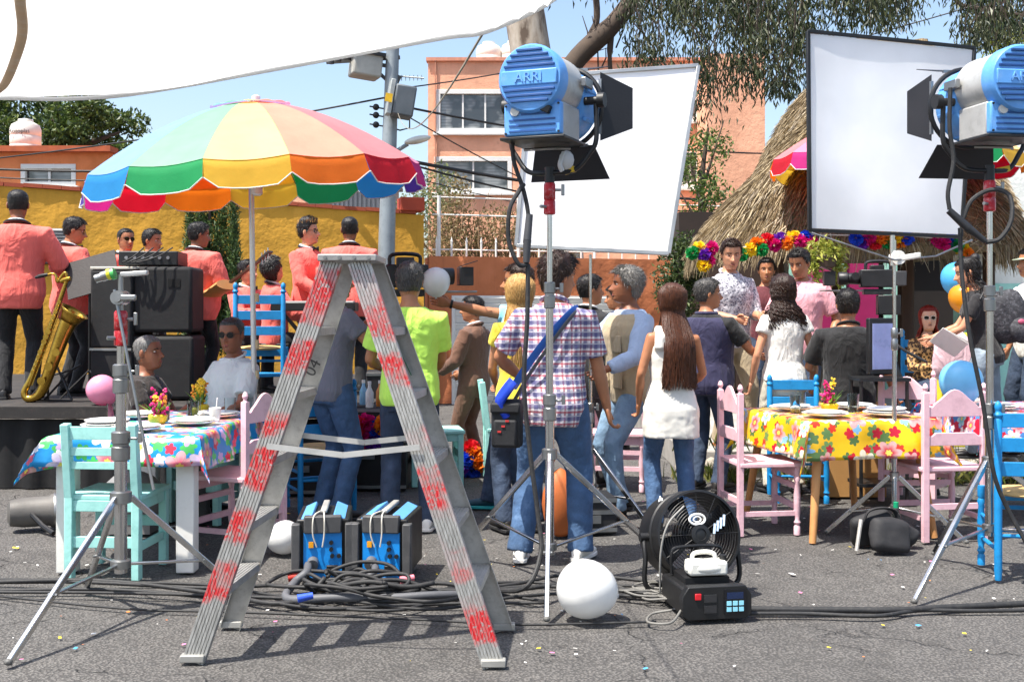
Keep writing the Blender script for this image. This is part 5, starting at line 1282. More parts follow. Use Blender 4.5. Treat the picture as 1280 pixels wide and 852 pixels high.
for i in range(6):
    pts = []; rr = rc_.uniform(.06,.16); cx, cy = 805+rc_.uniform(-25,30), 745+rc_.uniform(-8,10); Y = CH*F/(cy-HY)
    for k in range(12): a = k*.8+i; pts.append(V((gx(cx,Y)+math.cos(a)*rr*1.2+.01*k, Y+math.sin(a)*rr*.6, .01+.03*rc_.random())))
    cable('thin_cable', 'thin grey cable coiled beside the drum fan', pts, .006, M('grey_cord', '#6f6d68', .6), 'thin cord coils by the fan', 7)
cable('thin_cable', 'thin cable looping from the fog machine front', [V((gx(850,5.3),5.24,.05)), V((gx(835,5.2),5.12,.02)), V((gx(812,5.1),5.16,.012)), V((gx(815,5.3),5.3,.012)), V((gx(840,5.3),5.3,.03))], .006, MATS['grey_cord'], None)
cable('thin_cable', 'pale cable hanging down the side of the drum fan', [at(855,632,5.62), at(835,655,5.55), at(826,690,5.55), V((gx(825,5.6),5.6,.02))], .005, M('pale_lead', '#8d8b86', .6), None)
# ---- balloons
def balloon(label, c, r, col, tip=V((0,0,-1)), trans=.25):
    nm = 'balloon_'+str(col); m_ = M_cloth(nm, col, trans, .25, .0)
    B = thing('balloon', label, 'balloon', c); q = (-tip).to_track_quat('Z','Y').to_matrix()
    pr = []
    for i in range(15):
        ph = math.pi*(i/14); z = -math.cos(ph); rr = math.sin(ph)*(1+.0*z)
        zz = z*1.12 if z < 0 else z*1.02; pr.append((max(.004, rr*r*(1+.06*z)), zz*r))
    b = MB(); b.lathe(pr, (0,0,0), 24, 0, q); b.obj('skin', m_, B, smooth=180)
    b = MB(); b.lathe([(.006,-r*1.1),(.004,-r*1.15),(.012,-r*1.2)], (0,0,0), 8, 0, q); b.obj('knot', m_, B); return B
balloon('white balloon lying on the asphalt before the chrome stand', V((gx(733,5.25), 5.25, .142)), .137, '#eeeeec', V((1,.3,-.3)).normalized())
balloon('white balloon on the ground beside the pink chair and ballast', V((gx(355,6.65), 6.65, .098)), .1, '#eeeeec', V((-1,.2,-.2)).normalized())
balloon('pink balloon resting on the stage edge by the speakers', V((gx(123,9.02), 9.1, SZ+.122)), .122, '#f7a8c6', V((.5,0,-.6)).normalized())
balloon('blue balloon caught between the pink chairs at the red table', V((gx(1192,7.85), 7.72, gz(476,7.8))), .145, '#86d4fa', V((0,0,-1)))
balloon('deep blue balloon floating by the woman with the backpack', V((gx(1197,10.3), 10.3, gz(348,10.3))), .15, '#5fc0f4', V((0,0,-1)))
balloon('orange balloon floating under the deep blue balloon', V((gx(1204,10.2), 10.2, gz(372,10.2))), .13, '#f0a02c', V((0,0,-1)))
balloon('white balloon behind the head of the man in lime', V((gx(545,7.9), 7.9, gz(352,7.9))), .1, '#eeeeec', V((0,0,-1)))
# ================================================================== STAGE EQUIPMENT
fabk = M('speaker_cover', '#1a1a1b', .8, 0, .3, 5, .6, 14, '#353331', .25)
spk = thing('speaker_stack', 'tall black covered loudspeaker on the stage behind the pink balloon', 'speaker', (gx(200,9.5), 9.75, SZ), 4)
b = MB(); b.box((0,0,.86), (.5,.5,.56)); b.obj('upper_cover', fabk, spk, bevel=.03)
b = MB(); b.box((0,-.0,.28), (.52,.52,.54)); b.obj('lower_cover', fabk, spk, bevel=.03)
b = MB(); b.box((.1,-.252,1.0), (.1,.006,.07)); b.obj('handle_hole', M('hole_black', '#0a0a0a', .9), spk)
sp2 = thing('speaker_cabinet', 'black cabinet with pale lid beside the covered loudspeaker', 'speaker', (gx(143,9.5), 9.7, SZ), -3)
b = MB(); b.box((0,0,.78), (.36,.5,.66)); b.obj('upper_box', fabk, sp2, bevel=.02)
b = MB(); b.box((0,0,.22), (.36,.5,.42)); b.obj('lower_box', fabk, sp2, bevel=.02)
b = MB(); b.box((.02,0,1.125), (.4,.5,.025)); b.obj('pale_lid', M('lid_pale', '#b7b3a6', .6, 0, .15, 6), sp2, bevel=.006)
b = MB(); b.box((0,-.256,.44), (.36,.012,.02)); b.obj('trim', steel, sp2)
mx = thing('mixer_box', 'flat black amplifier on top of the covered loudspeaker', 'amplifier', (gx(183,9.6), 9.8, SZ+1.148), 4)
b = MB(); b.box((0,0,.065), (.5,.4,.125)); b.obj('case', blackp, mx, bevel=.01)
for k in range(6): b = MB(); b.cyl((-.18+k*.07,-.2,.07), (-.18+k*.07,-.218,.07), .014, n=10); b.obj('knob', greyp, mx)
for k in range(4): cable('thin_cable', 'thin black cable looped around the amplifier', [V((gx(165+k*5,9.5),9.45,SZ+1.2)), V((gx(158+k*6,9.5),9.4,SZ+1.17)), V((gx(170+k*10,9.5),9.43,SZ+1.22)), V((gx(180+k*12,9.5),9.5,SZ+1.3))], .006, rubber, 'cords at the amplifier', 6)
# music stand
ms = thing('music_stand', 'black music stand with a perforated desk on the stage', 'music stand', (gx(112,9.75), 9.75, SZ))
b = MB(); b.cyl((0,0,.02), (0,0,.95), .012, n=8); b.obj('pole', blackm, ms)
b = MB(); b.box((0,.05,1.08), (.46,.008,.36), rot('Y',-16) @ rot('X',-24)); b.obj('desk', M('desk_black', '#2a2422', .6, 0, .2, 30, .3), ms)
for a in (90,210,330): b = MB(); b.path([(0,0,.25), (math.cos(R(a))*.24, math.sin(R(a))*.24, .01)], .008, 6); b.obj('leg', blackm, ms)
# saxophone (baritone)
brass = M('brass_lacquer', '#b89440', .28, 1, .15, 8, .1, 60, '#6e5622', .3)
sx_ = thing('saxophone', 'brass baritone saxophone leaning on a stand at the stage edge', 'saxophone', (gx(62,9.35), 9.35, SZ), 0)
Q = lambda x, y, dy=0: at(x, y, 9.35+dy)-V((gx(62,9.35), 9.35, SZ))
b = MB(); pts = cr([Q(84,348), Q(75,375), Q(57,425), Q(40,470), Q(31,488), Q(33,497), Q(43,497), Q(53,487), Q(66,452), Q(78,420), Q(86,402)], 6)
rad = [lerp(.016,.034,min(1,i/36)) if i < 36 else lerp(.034,.07,(i-36)/(len(pts)-37)) for i in range(len(pts))]
b.path(pts, rad, 14, cap=False); b.obj('body_tube', brass, sx_)
b = MB(); ax = (Q(98,380)-Q(78,425)).normalized(); b.path([Q(86,402), Q(89,397), Q(92,392), Q(94,389)], [.07,.082,.1,.118], 20, cap=False); o = b.obj('bell', brass, sx_); sm = o.modifiers.new('t','SOLIDIFY'); sm.thickness = .004
b = MB(); b.path(cr([Q(84,348), Q(82,341), Q(78,344), Q(72,352), Q(70,345), Q(66,342), Q(58,344)], 5), [.014]*20+[.011]*11, 10); b.obj('neck', brass, sx_)
b = MB(); b.path([Q(60,343), Q(50,345), Q(44,347)], [.014,.017,.01], 10); b.obj('mouthpiece', blackp, sx_)
b = MB(); b.path([Q(88,348), Q(80,350), Q(76,352)], [.02,.024,.018], 10); b.obj('tuning_bow', brass, sx_)
kd = random.Random(4)
for k in range(15):
    t = .08+.8*k/14; p = Q(lerp(78,36,t), lerp(368,478,t), -.05); b = MB(); b.cyl(p, p+V((0,-.012,0)), kd.uniform(.012,.026), n=12); b.obj('key_pad', brass, sx_)
for k in range(2): b = MB(); b.cyl(Q(75+k*4,378,-.055), Q(36+k*4,482,-.055), .004, n=6); b.obj('key_rod', brass, sx_)
for k in range(3): b = MB(); p = Q(70-k*9, 440+k*18,-.08); b.cyl(p, p+V((0,-.01,0)), .034, n=14); b.obj('bell_key', brass, sx_)
b = MB()
for (p, q) in (((55,500),(90,462)), ((35,500),(60,470)), ((90,500),(70,455)), ((60,470),(60,500))): b.cyl(Q(*p,.06), Q(*q,.1), .01, n=6)
b.cyl(Q(90,462,.1), Q(102,455,.05), .01, n=6); b.cyl(Q(60,470,.1), Q(90,462,.1), .01, n=6); b.cyl(Q(35,500,.06), Q(90,500,.06), .01, n=6)
tag(b.obj('saxophone_stand', blackm, loc=V((gx(62,9.35), 9.35, SZ))), 'black tubular stand under the saxophone', 'stand')
# keyboard
kb = thing('keyboard', 'black electric keyboard on crossed legs on the stage', 'keyboard', (gx(394,10.1), 10.1, SZ), 0)
b = MB(); b.box((0,0,.8), (.75,.26,.08)); b.obj('case', blackp, kb, bevel=.01)
b = MB(); b.box((0,.07,.846), (.68,.1,.012)); b.obj('keys', whitep, kb)
b = MB(); b.bar((-.3,0,.02), (.3,0,.75), .04,.03); b.obj('cross_leg', blackm, kb)
b = MB(); b.bar((.3,.035,.02), (-.3,.035,.75), .04,.03); b.obj('cross_leg', blackm, kb)
# stools for seated musicians and others
def stool(label, loc, z=.5, mat=None, w_=.34):
    s_ = thing('stool', label, 'stool', loc); mat = mat or blackp
    b = MB(); b.box((0,0,z-.02), (w_,w_,.045)); b.obj('seat', mat, s_, bevel=.01)
    for a in (-1,1):
        for c in (-1,1): b = MB(); b.path([(a*w_*.46,c*w_*.46,0), (a*w_*.38,c*w_*.38,z-.04)], .016, 8); b.obj('leg', mat, s_)
    return s_
# equipment cases behind the ladder
casem = M('case_black', '#19191b', .6, 0, .25, 6, .25, 40, '#3a3835', .2)
def case(label, loc, d, rz=0):
    c = thing('road_case', label, 'case', loc, rz); b = MB(); b.box((0,0,d[2]/2), (d[0],d[1],d[2])); b.obj('box', casem, c, bevel=.012)
    for z in (.03, d[2]*.6, d[2]-.02): b = MB(); b.box((0,-d[1]/2-.004,z), (d[0],.008,.025)); b.obj('edge_strip', steel, c)
    b = MB(); b.box((0,-d[1]/2-.012,d[2]*.42), (.12,.02,.05)); b.obj('latch', steel, c); return c
case('black road case with odds and ends behind the ladder', (gx(462,9.1), 9.2, 0), (.62,.5,.66))
case('black road case close behind the man in lime', (gx(492,9.9), 10.0, 0), (.5,.45,.9), 6)
case('low black box behind the plaid shirt man on the asphalt', (gx(735,7.2), 7.35, 0), (.34,.3,.24), 8)
case('wide black case against the stage front', (gx(385,8.95), 8.8, 0), (.7,.2,.5))
bt = random.Random(8)
for i, col in enumerate(('#dfe3e4','#7fb3d0','#e2e0da','#d98a3a','#38506a')):
    p = V((gx(440+i*11,9.0), 9.02+bt.uniform(-.05,.15), .66)); t = thing('bottle', 'small %s bottle on the road case behind the ladder' % ('white','pale blue','cream','amber','navy')[i], 'bottle', p)
    b = MB(); b.lathe([(.03,0),(.033,.01),(.033,.12),(.014,.16),(.012,.19)], n=12); b.obj('body', M('bottle_'+str(i), col, .3), t)
    b = MB(); b.lathe([(.015,.185),(.015,.21)], n=10); b.obj('cap', whitep, t)
# crepe paper frills
CREPE = [M_cloth('crepe_'+n_, c, .3, .8) for n_, c in (('magenta','#d8127c'),('red','#e01f30'),('orange','#f28a1c'),('yellow','#f4d020'),('green','#1fa052'),('blue','#2353d8'),('purple','#7a2bb8'))]
def crepe_ball(b, c, r, seed, n=170):
    q = random.Random(seed)
    for i in range(n):
        d = V((q.gauss(0,1), q.gauss(0,1), q.gauss(0,1))).normalized(); a = d.cross(V((q.gauss(0,1), q.gauss(0,1), 1))).normalized(); rr = r*q.uniform(.75,1.05); w_ = r*.24
        p = V(c)+d*rr*.35; e = V(c)+d*rr; k = len(b.v); b.v += [p-a*w_*.4, p+a*w_*.4, e+a*w_+d.cross(a)*w_*.3, e-a*w_-d.cross(a)*w_*.3]; b.f.append((k,k+1,k+2,k+3)); b.m.append(0)
def frill(label, spots, r, Y, name='crepe_decoration'):
    t = thing(name, label, 'decoration', at(spots[0][0], spots[0][1], Y))
    for i, (x, y, ci) in enumerate(spots):
        b = MB(); crepe_ball(b, at(x, y, Y+.02*(i % 3))-at(spots[0][0], spots[0][1], Y), r, i+int(x)); b.obj('pompom', CREPE[ci], t, smooth=0)
frill('pile of magenta blue and orange crepe frills behind the ladder', [(446,532,1),(458,530,0),(470,535,5),(480,531,2),(452,548,0),(465,549,6),(440,545,0)], .09, 8.85)
frill('crepe frills in blue orange and red at the suit mans feet', [(583,575,5),(592,568,2),(588,560,1),(577,582,6),(600,578,2),(590,588,5)], .085, 9.75)
# garland under the thatch
gt = thing('paper_garland', 'rainbow crepe paper garland along the edge of the thatch', 'garland', at(868,318,11.2))
O_ = at(868,318,11.2)
gp = [(866,316,4),(874,310,3),(881,318,6),(886,326,0),(880,332,3),(890,310,0),(938,312,3),(946,304,2),(952,312,4),(959,300,1),(968,306,0),(975,299,6),(984,304,2),(992,296,3),(1000,301,0),(1008,296,5),(1014,302,0),(928,318,4),(1070,298,5),(1078,304,6),(1086,298,0),(1094,304,1),(1102,298,2),(1110,303,4),(1118,298,3),(1126,302,2),(1134,298,5),(1172,300,0),(1180,305,0),(1188,300,5),(1196,306,4),(1204,312,3),(1210,318,2),(1206,326,4),(1214,330,3)]
for i, (x, y, ci) in enumerate(gp):
    b = MB(); crepe_ball(b, at(x, y, 11.2+.03*(i % 2))-O_, .075, i, 120); b.obj('pompom', CREPE[ci], gt, smooth=0)
b = MB(); b.path([at(x, y-3, 11.22)-O_ for x, y in ((860,312),(890,316),(930,312),(1000,296),(1060,297),(1130,297),(1215,305))], .006, 5); b.obj('string', M('garland_string', '#c8c0b0', .8), gt)
hp = thing('hanging_plant', 'yellow green trailing plant hanging under the thatch', 'plant', at(1032,300,11.0))
b = MB(); b.lathe([(.06,0),(.1,.02),(.12,.12),(.11,.13)], (0,0,-.28), 14); b.obj('pot', M('pot_dark', '#4a3a30', .7), hp)
leaves(900, clumpfn([((0,0,-.1),(.2,.16,.12),1), ((-.1,0,-.25),(.08,.08,.16),.4), ((.12,0,-.28),(.07,.07,.18),.4)]), .07, random.Random(3), .35, .7).obj('foliage', M_leaf('plant_yellowgreen', '#7a8a2a', '#a8ae48', '#c9c56a'), hp, smooth=0)
b = MB()
for sx in (-.1,.1): b.cyl((sx,0,-.16), (0,0,.25), .003, n=4)
b.obj('cord', M('garland_string'), hp)
# ---- sandbag on the slim stand
sb = thing('sandbag', 'black sandbag slumped over the slim stand legs', 'sandbag', (gx(1098,6.8), 6.78, 0), 8)
sbm = M('sandbag_black', '#232326', .75, 0, .25, 6, .6, 18, '#4a4846', .2)
def cushion(b, c, r, M3, e=.38):
    rings = []
    for i in range(13):
        ph = max(-1.5, min(1.5, math.pi*(i/12-.5))); ring = []
        for j in range(24):
            q = 2*math.pi*j/24; pw = lambda v_: math.copysign(abs(v_)**e, v_)
            u_ = V((pw(math.cos(q))*pw(math.cos(ph))*r[0], math.sin(ph)*r[1], pw(math.sin(q))*pw(math.cos(ph))*r[2])); p_ = V(c)+M3 @ u_
            p_ += V((noise.noise(p_*13), noise.noise(p_*13+V((5,0,0))), noise.noise(p_*13+V((0,7,0)))))*.012; p_.z = max(.005, p_.z); ring.append(p_)
        rings.append(ring)
    b.loft(rings)
for c_, r_, m3_ in (((.02,-.09,.1), (.125,.05,.105), rot('X',-16) @ rot('Y',8)), ((-.02,.07,.11), (.13,.05,.11), rot('X',18) @ rot('Y',-14)), ((.17,.06,.07), (.1,.05,.075), rot('Y',30) @ rot('X',10))):
    b = MB(); cushion(b, c_, r_, m3_); b.obj('pouch', sbm, sb, smooth=80)
b = MB(); b.path(cr([(-.1,0,.17),(-.07,-.01,.235),(.02,-.01,.25),(.1,0,.225),(.12,0,.15)],4), .02, 8, flat=.4); b.obj('strap', sbm, sb)
b = MB(); b.path([(-.13,-.06,.19), (-.17,-.1,.01)], .012, 8); tag(b.obj('stand_leg_tip', M('pale_leg', '#c9c4bc', .4, .4), loc=sb.location), 'pale folding leg tip resting beside the sandbag', 'stand leg')
bo = thing('water_bottle', 'small bottle with green cap beside the slim stand', 'bottle', (gx(1122,6.95), 6.98, 0))
b = MB(); b.lathe([(.03,0),(.034,.01),(.034,.16),(.014,.2),(.012,.22)], n=14); b.obj('body', glassm, bo)
b = MB(); b.lathe([(.016,.215),(.016,.25)], n=12); b.obj('cap', M('cap_green', '#18a070', .4), bo)
# ---- grey floodlight drum lying at left
gd = thing('grey_drum_lamp', 'weathered grey drum shaped lamp lying by the stage', 'lamp', (gx(14,7.0), 7.4, .115), 24, None, .85)
gm2 = M('weathered_drum', '#5f5c58', .6, .1, .2, 5, .3, 30, '#5c5852', .4)
b = MB(); b.lathe([(.06,-.22),(.1,-.2),(.115,-.1),(.115,.08),(.13,.1),(.135,.15),(.12,.18),(.02,.185)], (0,0,0), 22, 0, rot('Y',90)); b.obj('shell', gm2, gd)
b = MB(); b.path([(-.05,-.1,.0), (.03,-.2,-.08), (.1,-.32,-.12)], .02, 8); b.obj('bracket', blackm, gd)
b = MB(); b.lathe([(.136,.11),(.139,.12),(.139,.13),(.136,.14)], (0,0,0), 22, 0, rot('Y',90)); b.obj('rim', steel, gd)
b = MB(); b.ell((gx(160,7.2), 7.3, .2), (.22,.16,.2), nu=18, nv=10); b.box((gx(160,7.2), 7.3, .06), (.3,.26,.1)); tag(b.obj('grey_tub', M('tub_grey', '#7b7a78', .6, 0, .12, 5)), 'rounded grey plastic tub under the blue flowered table', 'tub')
# ---- video cameras
def video_camera(label, loc, rz, s=1):
    v = thing('video_camera', label, 'camera', loc, rz, None, s); dk = M('camera_black', '#1c1c1e', .45, .1, .25, 10, .2); 
    b = MB(); b.box((0,0,0), (.16,.3,.16)); b.obj('body', dk, v, bevel=.01)
    b = MB(); b.lathe([(.05,.15),(.055,.16),(.05,.25),(.06,.26),(.06,.33),(.052,.34)], (0,0,.0), 20, 0, rot('X',-90)); b.obj('lens', dk, v)
    b = MB(); b.box((0,.42,.0), (.17,.1,.13)); b.obj('matte_box', dk, v, bevel=.004)
    b = MB(); b.box((0,.44,.09), (.2,.12,.006), rot('X',18)); b.obj('top_flag', dk, v)
    b = MB(); b.path(cr([(0,-.12,.08),(0,-.1,.15),(0,.08,.15),(0,.1,.08)],4), .014, 8); b.obj('handle', dk, v)
    b = MB(); b.box((.14,-.02,.09), (.1,.12,.07)); b.obj('viewfinder', dk, v, bevel=.006)
    b = MB(); b.box((0,-.2,.0), (.12,.1,.13)); b.obj('battery', M('battery_grey', '#3a3a3c', .5), v, bevel=.006)
    for sx in (-.045,.045): b = MB(); b.cyl((sx,-.15,-.11), (sx,.5,-.11), .0075, n=8); b.obj('rod', steel, v)
    b = MB(); b.box((0,0,-.12), (.13,.24,.05)); b.obj('base_plate', dk, v, bevel=.004)
    b = MB(); b.cyl((-.12,.2,.02), (-.07,.2,.02), .035, n=14); b.obj('focus_wheel', whitep if s > 1.1 else dk, v)
    return v
video_camera('black video camera held by the man in the grey tee', at(508,345,7.95), -80)
vc = video_camera('large black film camera rig before the operator in black', at(1096,348,8.95), 80, .88)
b = MB(); b.box((0,-.1,-.24), (.14,.2,.18)); b.obj('tripod_head', blackm, vc, bevel=.01)
tp_ = thing('camera_tripod', 'black tripod carrying the film camera rig', 'tripod', (gx(1098,8.98), 8.98, 0))
b = MB(); b.cyl((0,0,.85), (0,0,1.32), .05, .06, 12); b.obj('bowl', blackm, tp_)
for a in (80,200,320):
    d = V((math.cos(R(a)), math.sin(R(a)), 0)); b = MB(); b.path([V((0,0,1.2))+d*.06, d*.3+V((0,0,.55)), d*.48+V((0,0,.01))], [.03,.025,.015], 8); b.obj('leg', blackm, tp_)
b = MB(); b.path([(0,-.05,1.25), (.12,-.3,1.12), (.2,-.5,1.05)], .012, 8); b.obj('pan_handle', blackm, tp_)
mo = thing('monitor', 'upright monitor with pale screen beside the film camera', 'monitor', (gx(1104,8.3), 8.35, gz(470,8.3)), 205)
b = MB(); b.box((0,0,.22), (.26,.04,.42)); b.obj('housing', blackp, mo, bevel=.008)
b = MB(); b.box((0,.022,.22), (.2,.006,.34)); b.obj('screen', M('screen_lilac', '#8f9ac8', .3), mo)
cb_ = thing('cinema_cart', 'black cart frame carrying the monitor behind the yellow table', 'cart', (gx(1104,8.3), 8.4, 0))
for sx in (-.17,.17):
    for sy in (-.12,.12): b = MB(); b.cyl((sx,sy,.02), (sx,sy,gz(470,8.3)-.01), .014, n=8); b.obj('post', blackm, cb_)
for z in (.15,.5,gz(474,8.3)-.0): b = MB(); b.box((0,0,z), (.38,.3,.025)); b.obj('shelf', blackm, cb_)
bx_ = thing('wooden_box', 'plain wooden box used as a seat by the operator', 'box', (gx(1062,8.75), 8.8, 0))
b = MB(); b.box((0,0,.36), (.5,.34,.72)); b.obj('body', M('plywood', '#b98a52', .6, 0, .12, 4, .2, 40), bx_, bevel=.006)
b = MB(); b.box((0,-.172,.6), (.14,.006,.05)); b.obj('hand_hole', blackp, bx_)
tb = thing('yellow_stool', 'bright yellow stand with painted face below the balloons', 'stand', (gx(1203,9.9), 9.9, .24))
ym = M('yellow_green_paint', '#d6cc2c', .6, 0, .1, 4)
b = MB(); b.box((0,0,.5), (.42,.2,1.0)); b.obj('body', ym, tb, bevel=.02)
b = MB(); b.lathe([(.0,0),(.1,0),(.1,.01),(.0,.012)], (0,-.105,.8), 20, 0, rot('X',90)); b.obj('round_badge', M('badge_cream', '#e2d6b8', .6), tb)
cl2 = MB(); cl2.ell((gx(1192,9.75), 9.72, gz(448,9.72)), (.2,.06,.26), nu=16, nv=10)
for i, p in enumerate(cl2.v): cl2.v[i] = p+V((.03*noise.noise(p*9), .03*noise.noise(p*8+V((3,1,2))), .02*noise.noise(p*7)))
tag(cl2.obj('pink_cloth', M_fabric('pale_pink_cloth', '#dcb8c0'), smooth=80), 'pale pink cloth draped over the yellow stand', 'cloth')
# ---- litter
lt_ = MB(); mats = [M('confetti_'+n_, c, .7) for n_, c in (('white','#e4e2dc'),('pink','#e87aa8'),('yellow','#e8cc3a'),('blue','#4aa0d8'),('orange','#e8813a'))]
rq = random.Random(9)
for i in range(420):
    x, y = rq.uniform(-3.6,4.2), rq.uniform(4.5,9.4)
    s_ = rq.uniform(.004,.014)*(1.8 if rq.random() < .08 else .8); a = rq.uniform(0,6.3); u = V((math.cos(a), math.sin(a), rq.uniform(-.2,.2)))*s_; w_ = V((-math.sin(a), math.cos(a), rq.uniform(-.2,.2)))*s_*rq.uniform(.4,1)
    p = V((x, y, .006+gh(x,y)+.008)); lt_.add([p-u-w_, p+u-w_, p+u+w_, p-u+w_], [(0,1,2,3)], rq.choice((0,0,0,0,1,2,2,3,4)))
tag(lt_.obj('confetti', mats, smooth=0), 'scraps of coloured paper scattered over the asphalt', 'confetti', kind='stuff')
# ================================================================== PEOPLE
def M_skin(name, col):
    if name in MATS: return MATS[name]
    col = h(col); t = NT(name); o = t.tc.outputs['Object']; n = t.noise(o, 14, 5); n2 = t.noise(o, 120, 3)
    c = t.ramp(n, [(.3, tuple(x*.86 for x in col)), (.7, (min(1,col[0]*1.1), col[1]*1.04, col[2]*1.02))])
    t.set(col=c, rough=.5, sss=.12); t.b.inputs['Subsurface Radius'].default_value = (.02,.008,.004); t.b.inputs['Subsurface Scale'].default_value = .5
    t.bump(n2, .15, .002); MATS[name] = t.m; return t.m
def M_hair(name, c1, c2):
    if name in MATS: return MATS[name]
    t = NT(name); o = t.tc.outputs['Object']; n = t.noise(t.mapv(o, (60,60,9)), 3, 4, .6); c = t.ramp(n, [(.3, h(c1)), (.7, h(c2))])
    t.set(col=c, rough=.42, spec=.4); t.bump(n, .7, .006); MATS[name] = t.m; return t.m
SK = {'l': M_skin('skin_light', '#c8906f'), 'm': M_skin('skin_medium', '#ad7552'), 'd': M_skin('skin_dark', '#8a573c'), 'p': M_skin('skin_pale', '#d6a58a')}
HR = {'black': M_hair('hair_black', '#0d0b0a', '#231d1a'), 'brown': M_hair('hair_brown', '#2c170d', '#5a321c'), 'grey': M_hair('hair_grey', '#3a3836', '#8d8a86'), 'white': M_hair('hair_white', '#8d8a86', '#c9c6c2'), 'blond': M_hair('hair_blond', '#8a5f2c', '#d8b070'), 'red': M_hair('hair_red', '#5a120c', '#982818'), 'dbrown': M_hair('hair_darkbrown', '#1a100b', '#3b2418'), 'salt': M_hair('hair_salt', '#1c1a19', '#5a5754')}
eyew = M('eye_white', '#d9d4cc', .2, 0, .02, 5, 0); irism = M('eye_iris', '#1c100a', .15, 0, .1, 5, 0)
lipm = M('lip', '#8f4a42', .45, 0, .08, 9, .05); browm = M('eyebrow', '#17110d', .7)
HEADR = [(-.014,.046,.052,.043),(-.004,.074,.056,.045),(.006,.085,.058,.048),(.02,.090,.061,.054),(.045,.092,.068,.062),(.07,.091,.08,.067),(.1,.089,.091,.071),(.125,.088,.098,.0735),(.15,.090,.100,.0745),(.175,.084,.096,.071),(.195,.070,.083,.062),(.212,.046,.058,.044),(.222,.022,.03,.022),(.2255,.004,.006,.004)]
def gs(x, s): return math.exp(-x*x/(2*s*s))
def head_pt(z, a, off=0, face=True):
    """a: angle, 0 = right(+x), pi/2 = front(+y)"""
    f, bk, w_ = interp(HEADR, z); c, s_ = math.cos(a), math.sin(a); e = 2/2.25
    x = math.copysign(abs(c)**e, c)*(w_+off); y = math.copysign(abs(s_)**e, s_)*((f if s_ > 0 else bk)+off)
    if face and s_ > 0:
        k = 0
        k += .024*gs(z-.073,.009)*gs(x,.0085)+.017*gs(z-.088,.013)*gs(x,.007)+.009*gs(z-.106,.013)*gs(x,.007)+.006*gs(z-.068,.007)*gs(abs(x)-.012,.006)
        k += .0045*gs(z-.13,.008)*gs(abs(x)-.026,.018)-.0125*gs(z-.112,.010)*gs(abs(x)-.031,.0135)
        k += .006*gs(z-.050,.0045)*gs(x,.017)+.0065*gs(z-.0385,.005)*gs(x,.015)-.004*gs(z-.0445,.0022)*gs(x,.02)-.004*gs(z-.029,.005)*gs(x,.02)
        k += .004*gs(z-.01,.009)*gs(x,.016)+.004*gs(z-.085,.014)*gs(abs(x)-.042,.014)
        y += k
    return V((x, y, z))
def head_mesh(b, Mt, glasses=False, female=False, open_=True):
    """adds the head to MB b; Mt maps head coords to body coords"""
    na = 44; zs = [-.014,-.006,.002,.010,.018,.026,.031,.035,.039,.0425,.0445,.047,.051,.056,.061,.066,.07,.074,.078,.083,.088,.093,.098,.103,.108,.113,.118,.124,.130,.137,.146,.157,.17,.183,.195,.206,.215,.2215,.2255]
    aa = []
    for j in range(na):
        t = j/na*2*math.pi; aa.append(t-.26*math.sin(2*t)*.0-(.30*math.cos(t)*(1 if math.sin(t) > 0 else 0))*-1*math.sin(t)*1.0 if False else t+.42*math.cos(t)*max(0, math.sin(t)))
    rings = [[Mt(head_pt(z, a)) for a in aa] for z in zs]; b.loft(rings, 0)
    for sx in (-1,1):
        e = MB(); m3 = rot('Z', sx*18) @ rot('X', -10); e.ell((sx*.0735,-.006,.103), (.0085,.019,.032), m3, 12, 8); e.ell((sx*.079,-.004,.108), (.006,.012,.02), m3, 10, 6)
        b.add([Mt(p) for p in e.v], e.f, 0)
        for (c, r, mi) in (((sx*.031,.0685,.112), (.0135,.0105,.0085), 1), ((sx*.031,.0765,.112), (.006,.0036,.0062), 2), ((sx*.031,.0705,.1175), (.0148,.0105,.0045), 0), ((sx*.031,.0695,.1065), (.0145,.010,.003), 0)):
            e = MB(); e.ell(c, r, None, 12, 8); b.add([Mt(p) for p in e.v], e.f, mi)
        e = MB(); e.path([(sx*.014,.0885,.128), (sx*.03,.0865,.132), (sx*.047,.073,.128)], [.0035,.0042,.0022] if not female else [.002,.0026,.0014], 6); b.add([Mt(p) for p in e.v], e.f, 4)
    for z, r in ((.0492,.0034),(.0398,.0042)):
        e = MB(); e.path([head_pt(z-.002, math.pi/2+q*.26)+V((0,-.001,0)) for q in (-1,-.6,-.25,0,.25,.6,1)], [.0008,r*.8,r,r*.9,r,r*.8,.0008], 8); b.add([Mt(p) for p in e.v], e.f, 3)
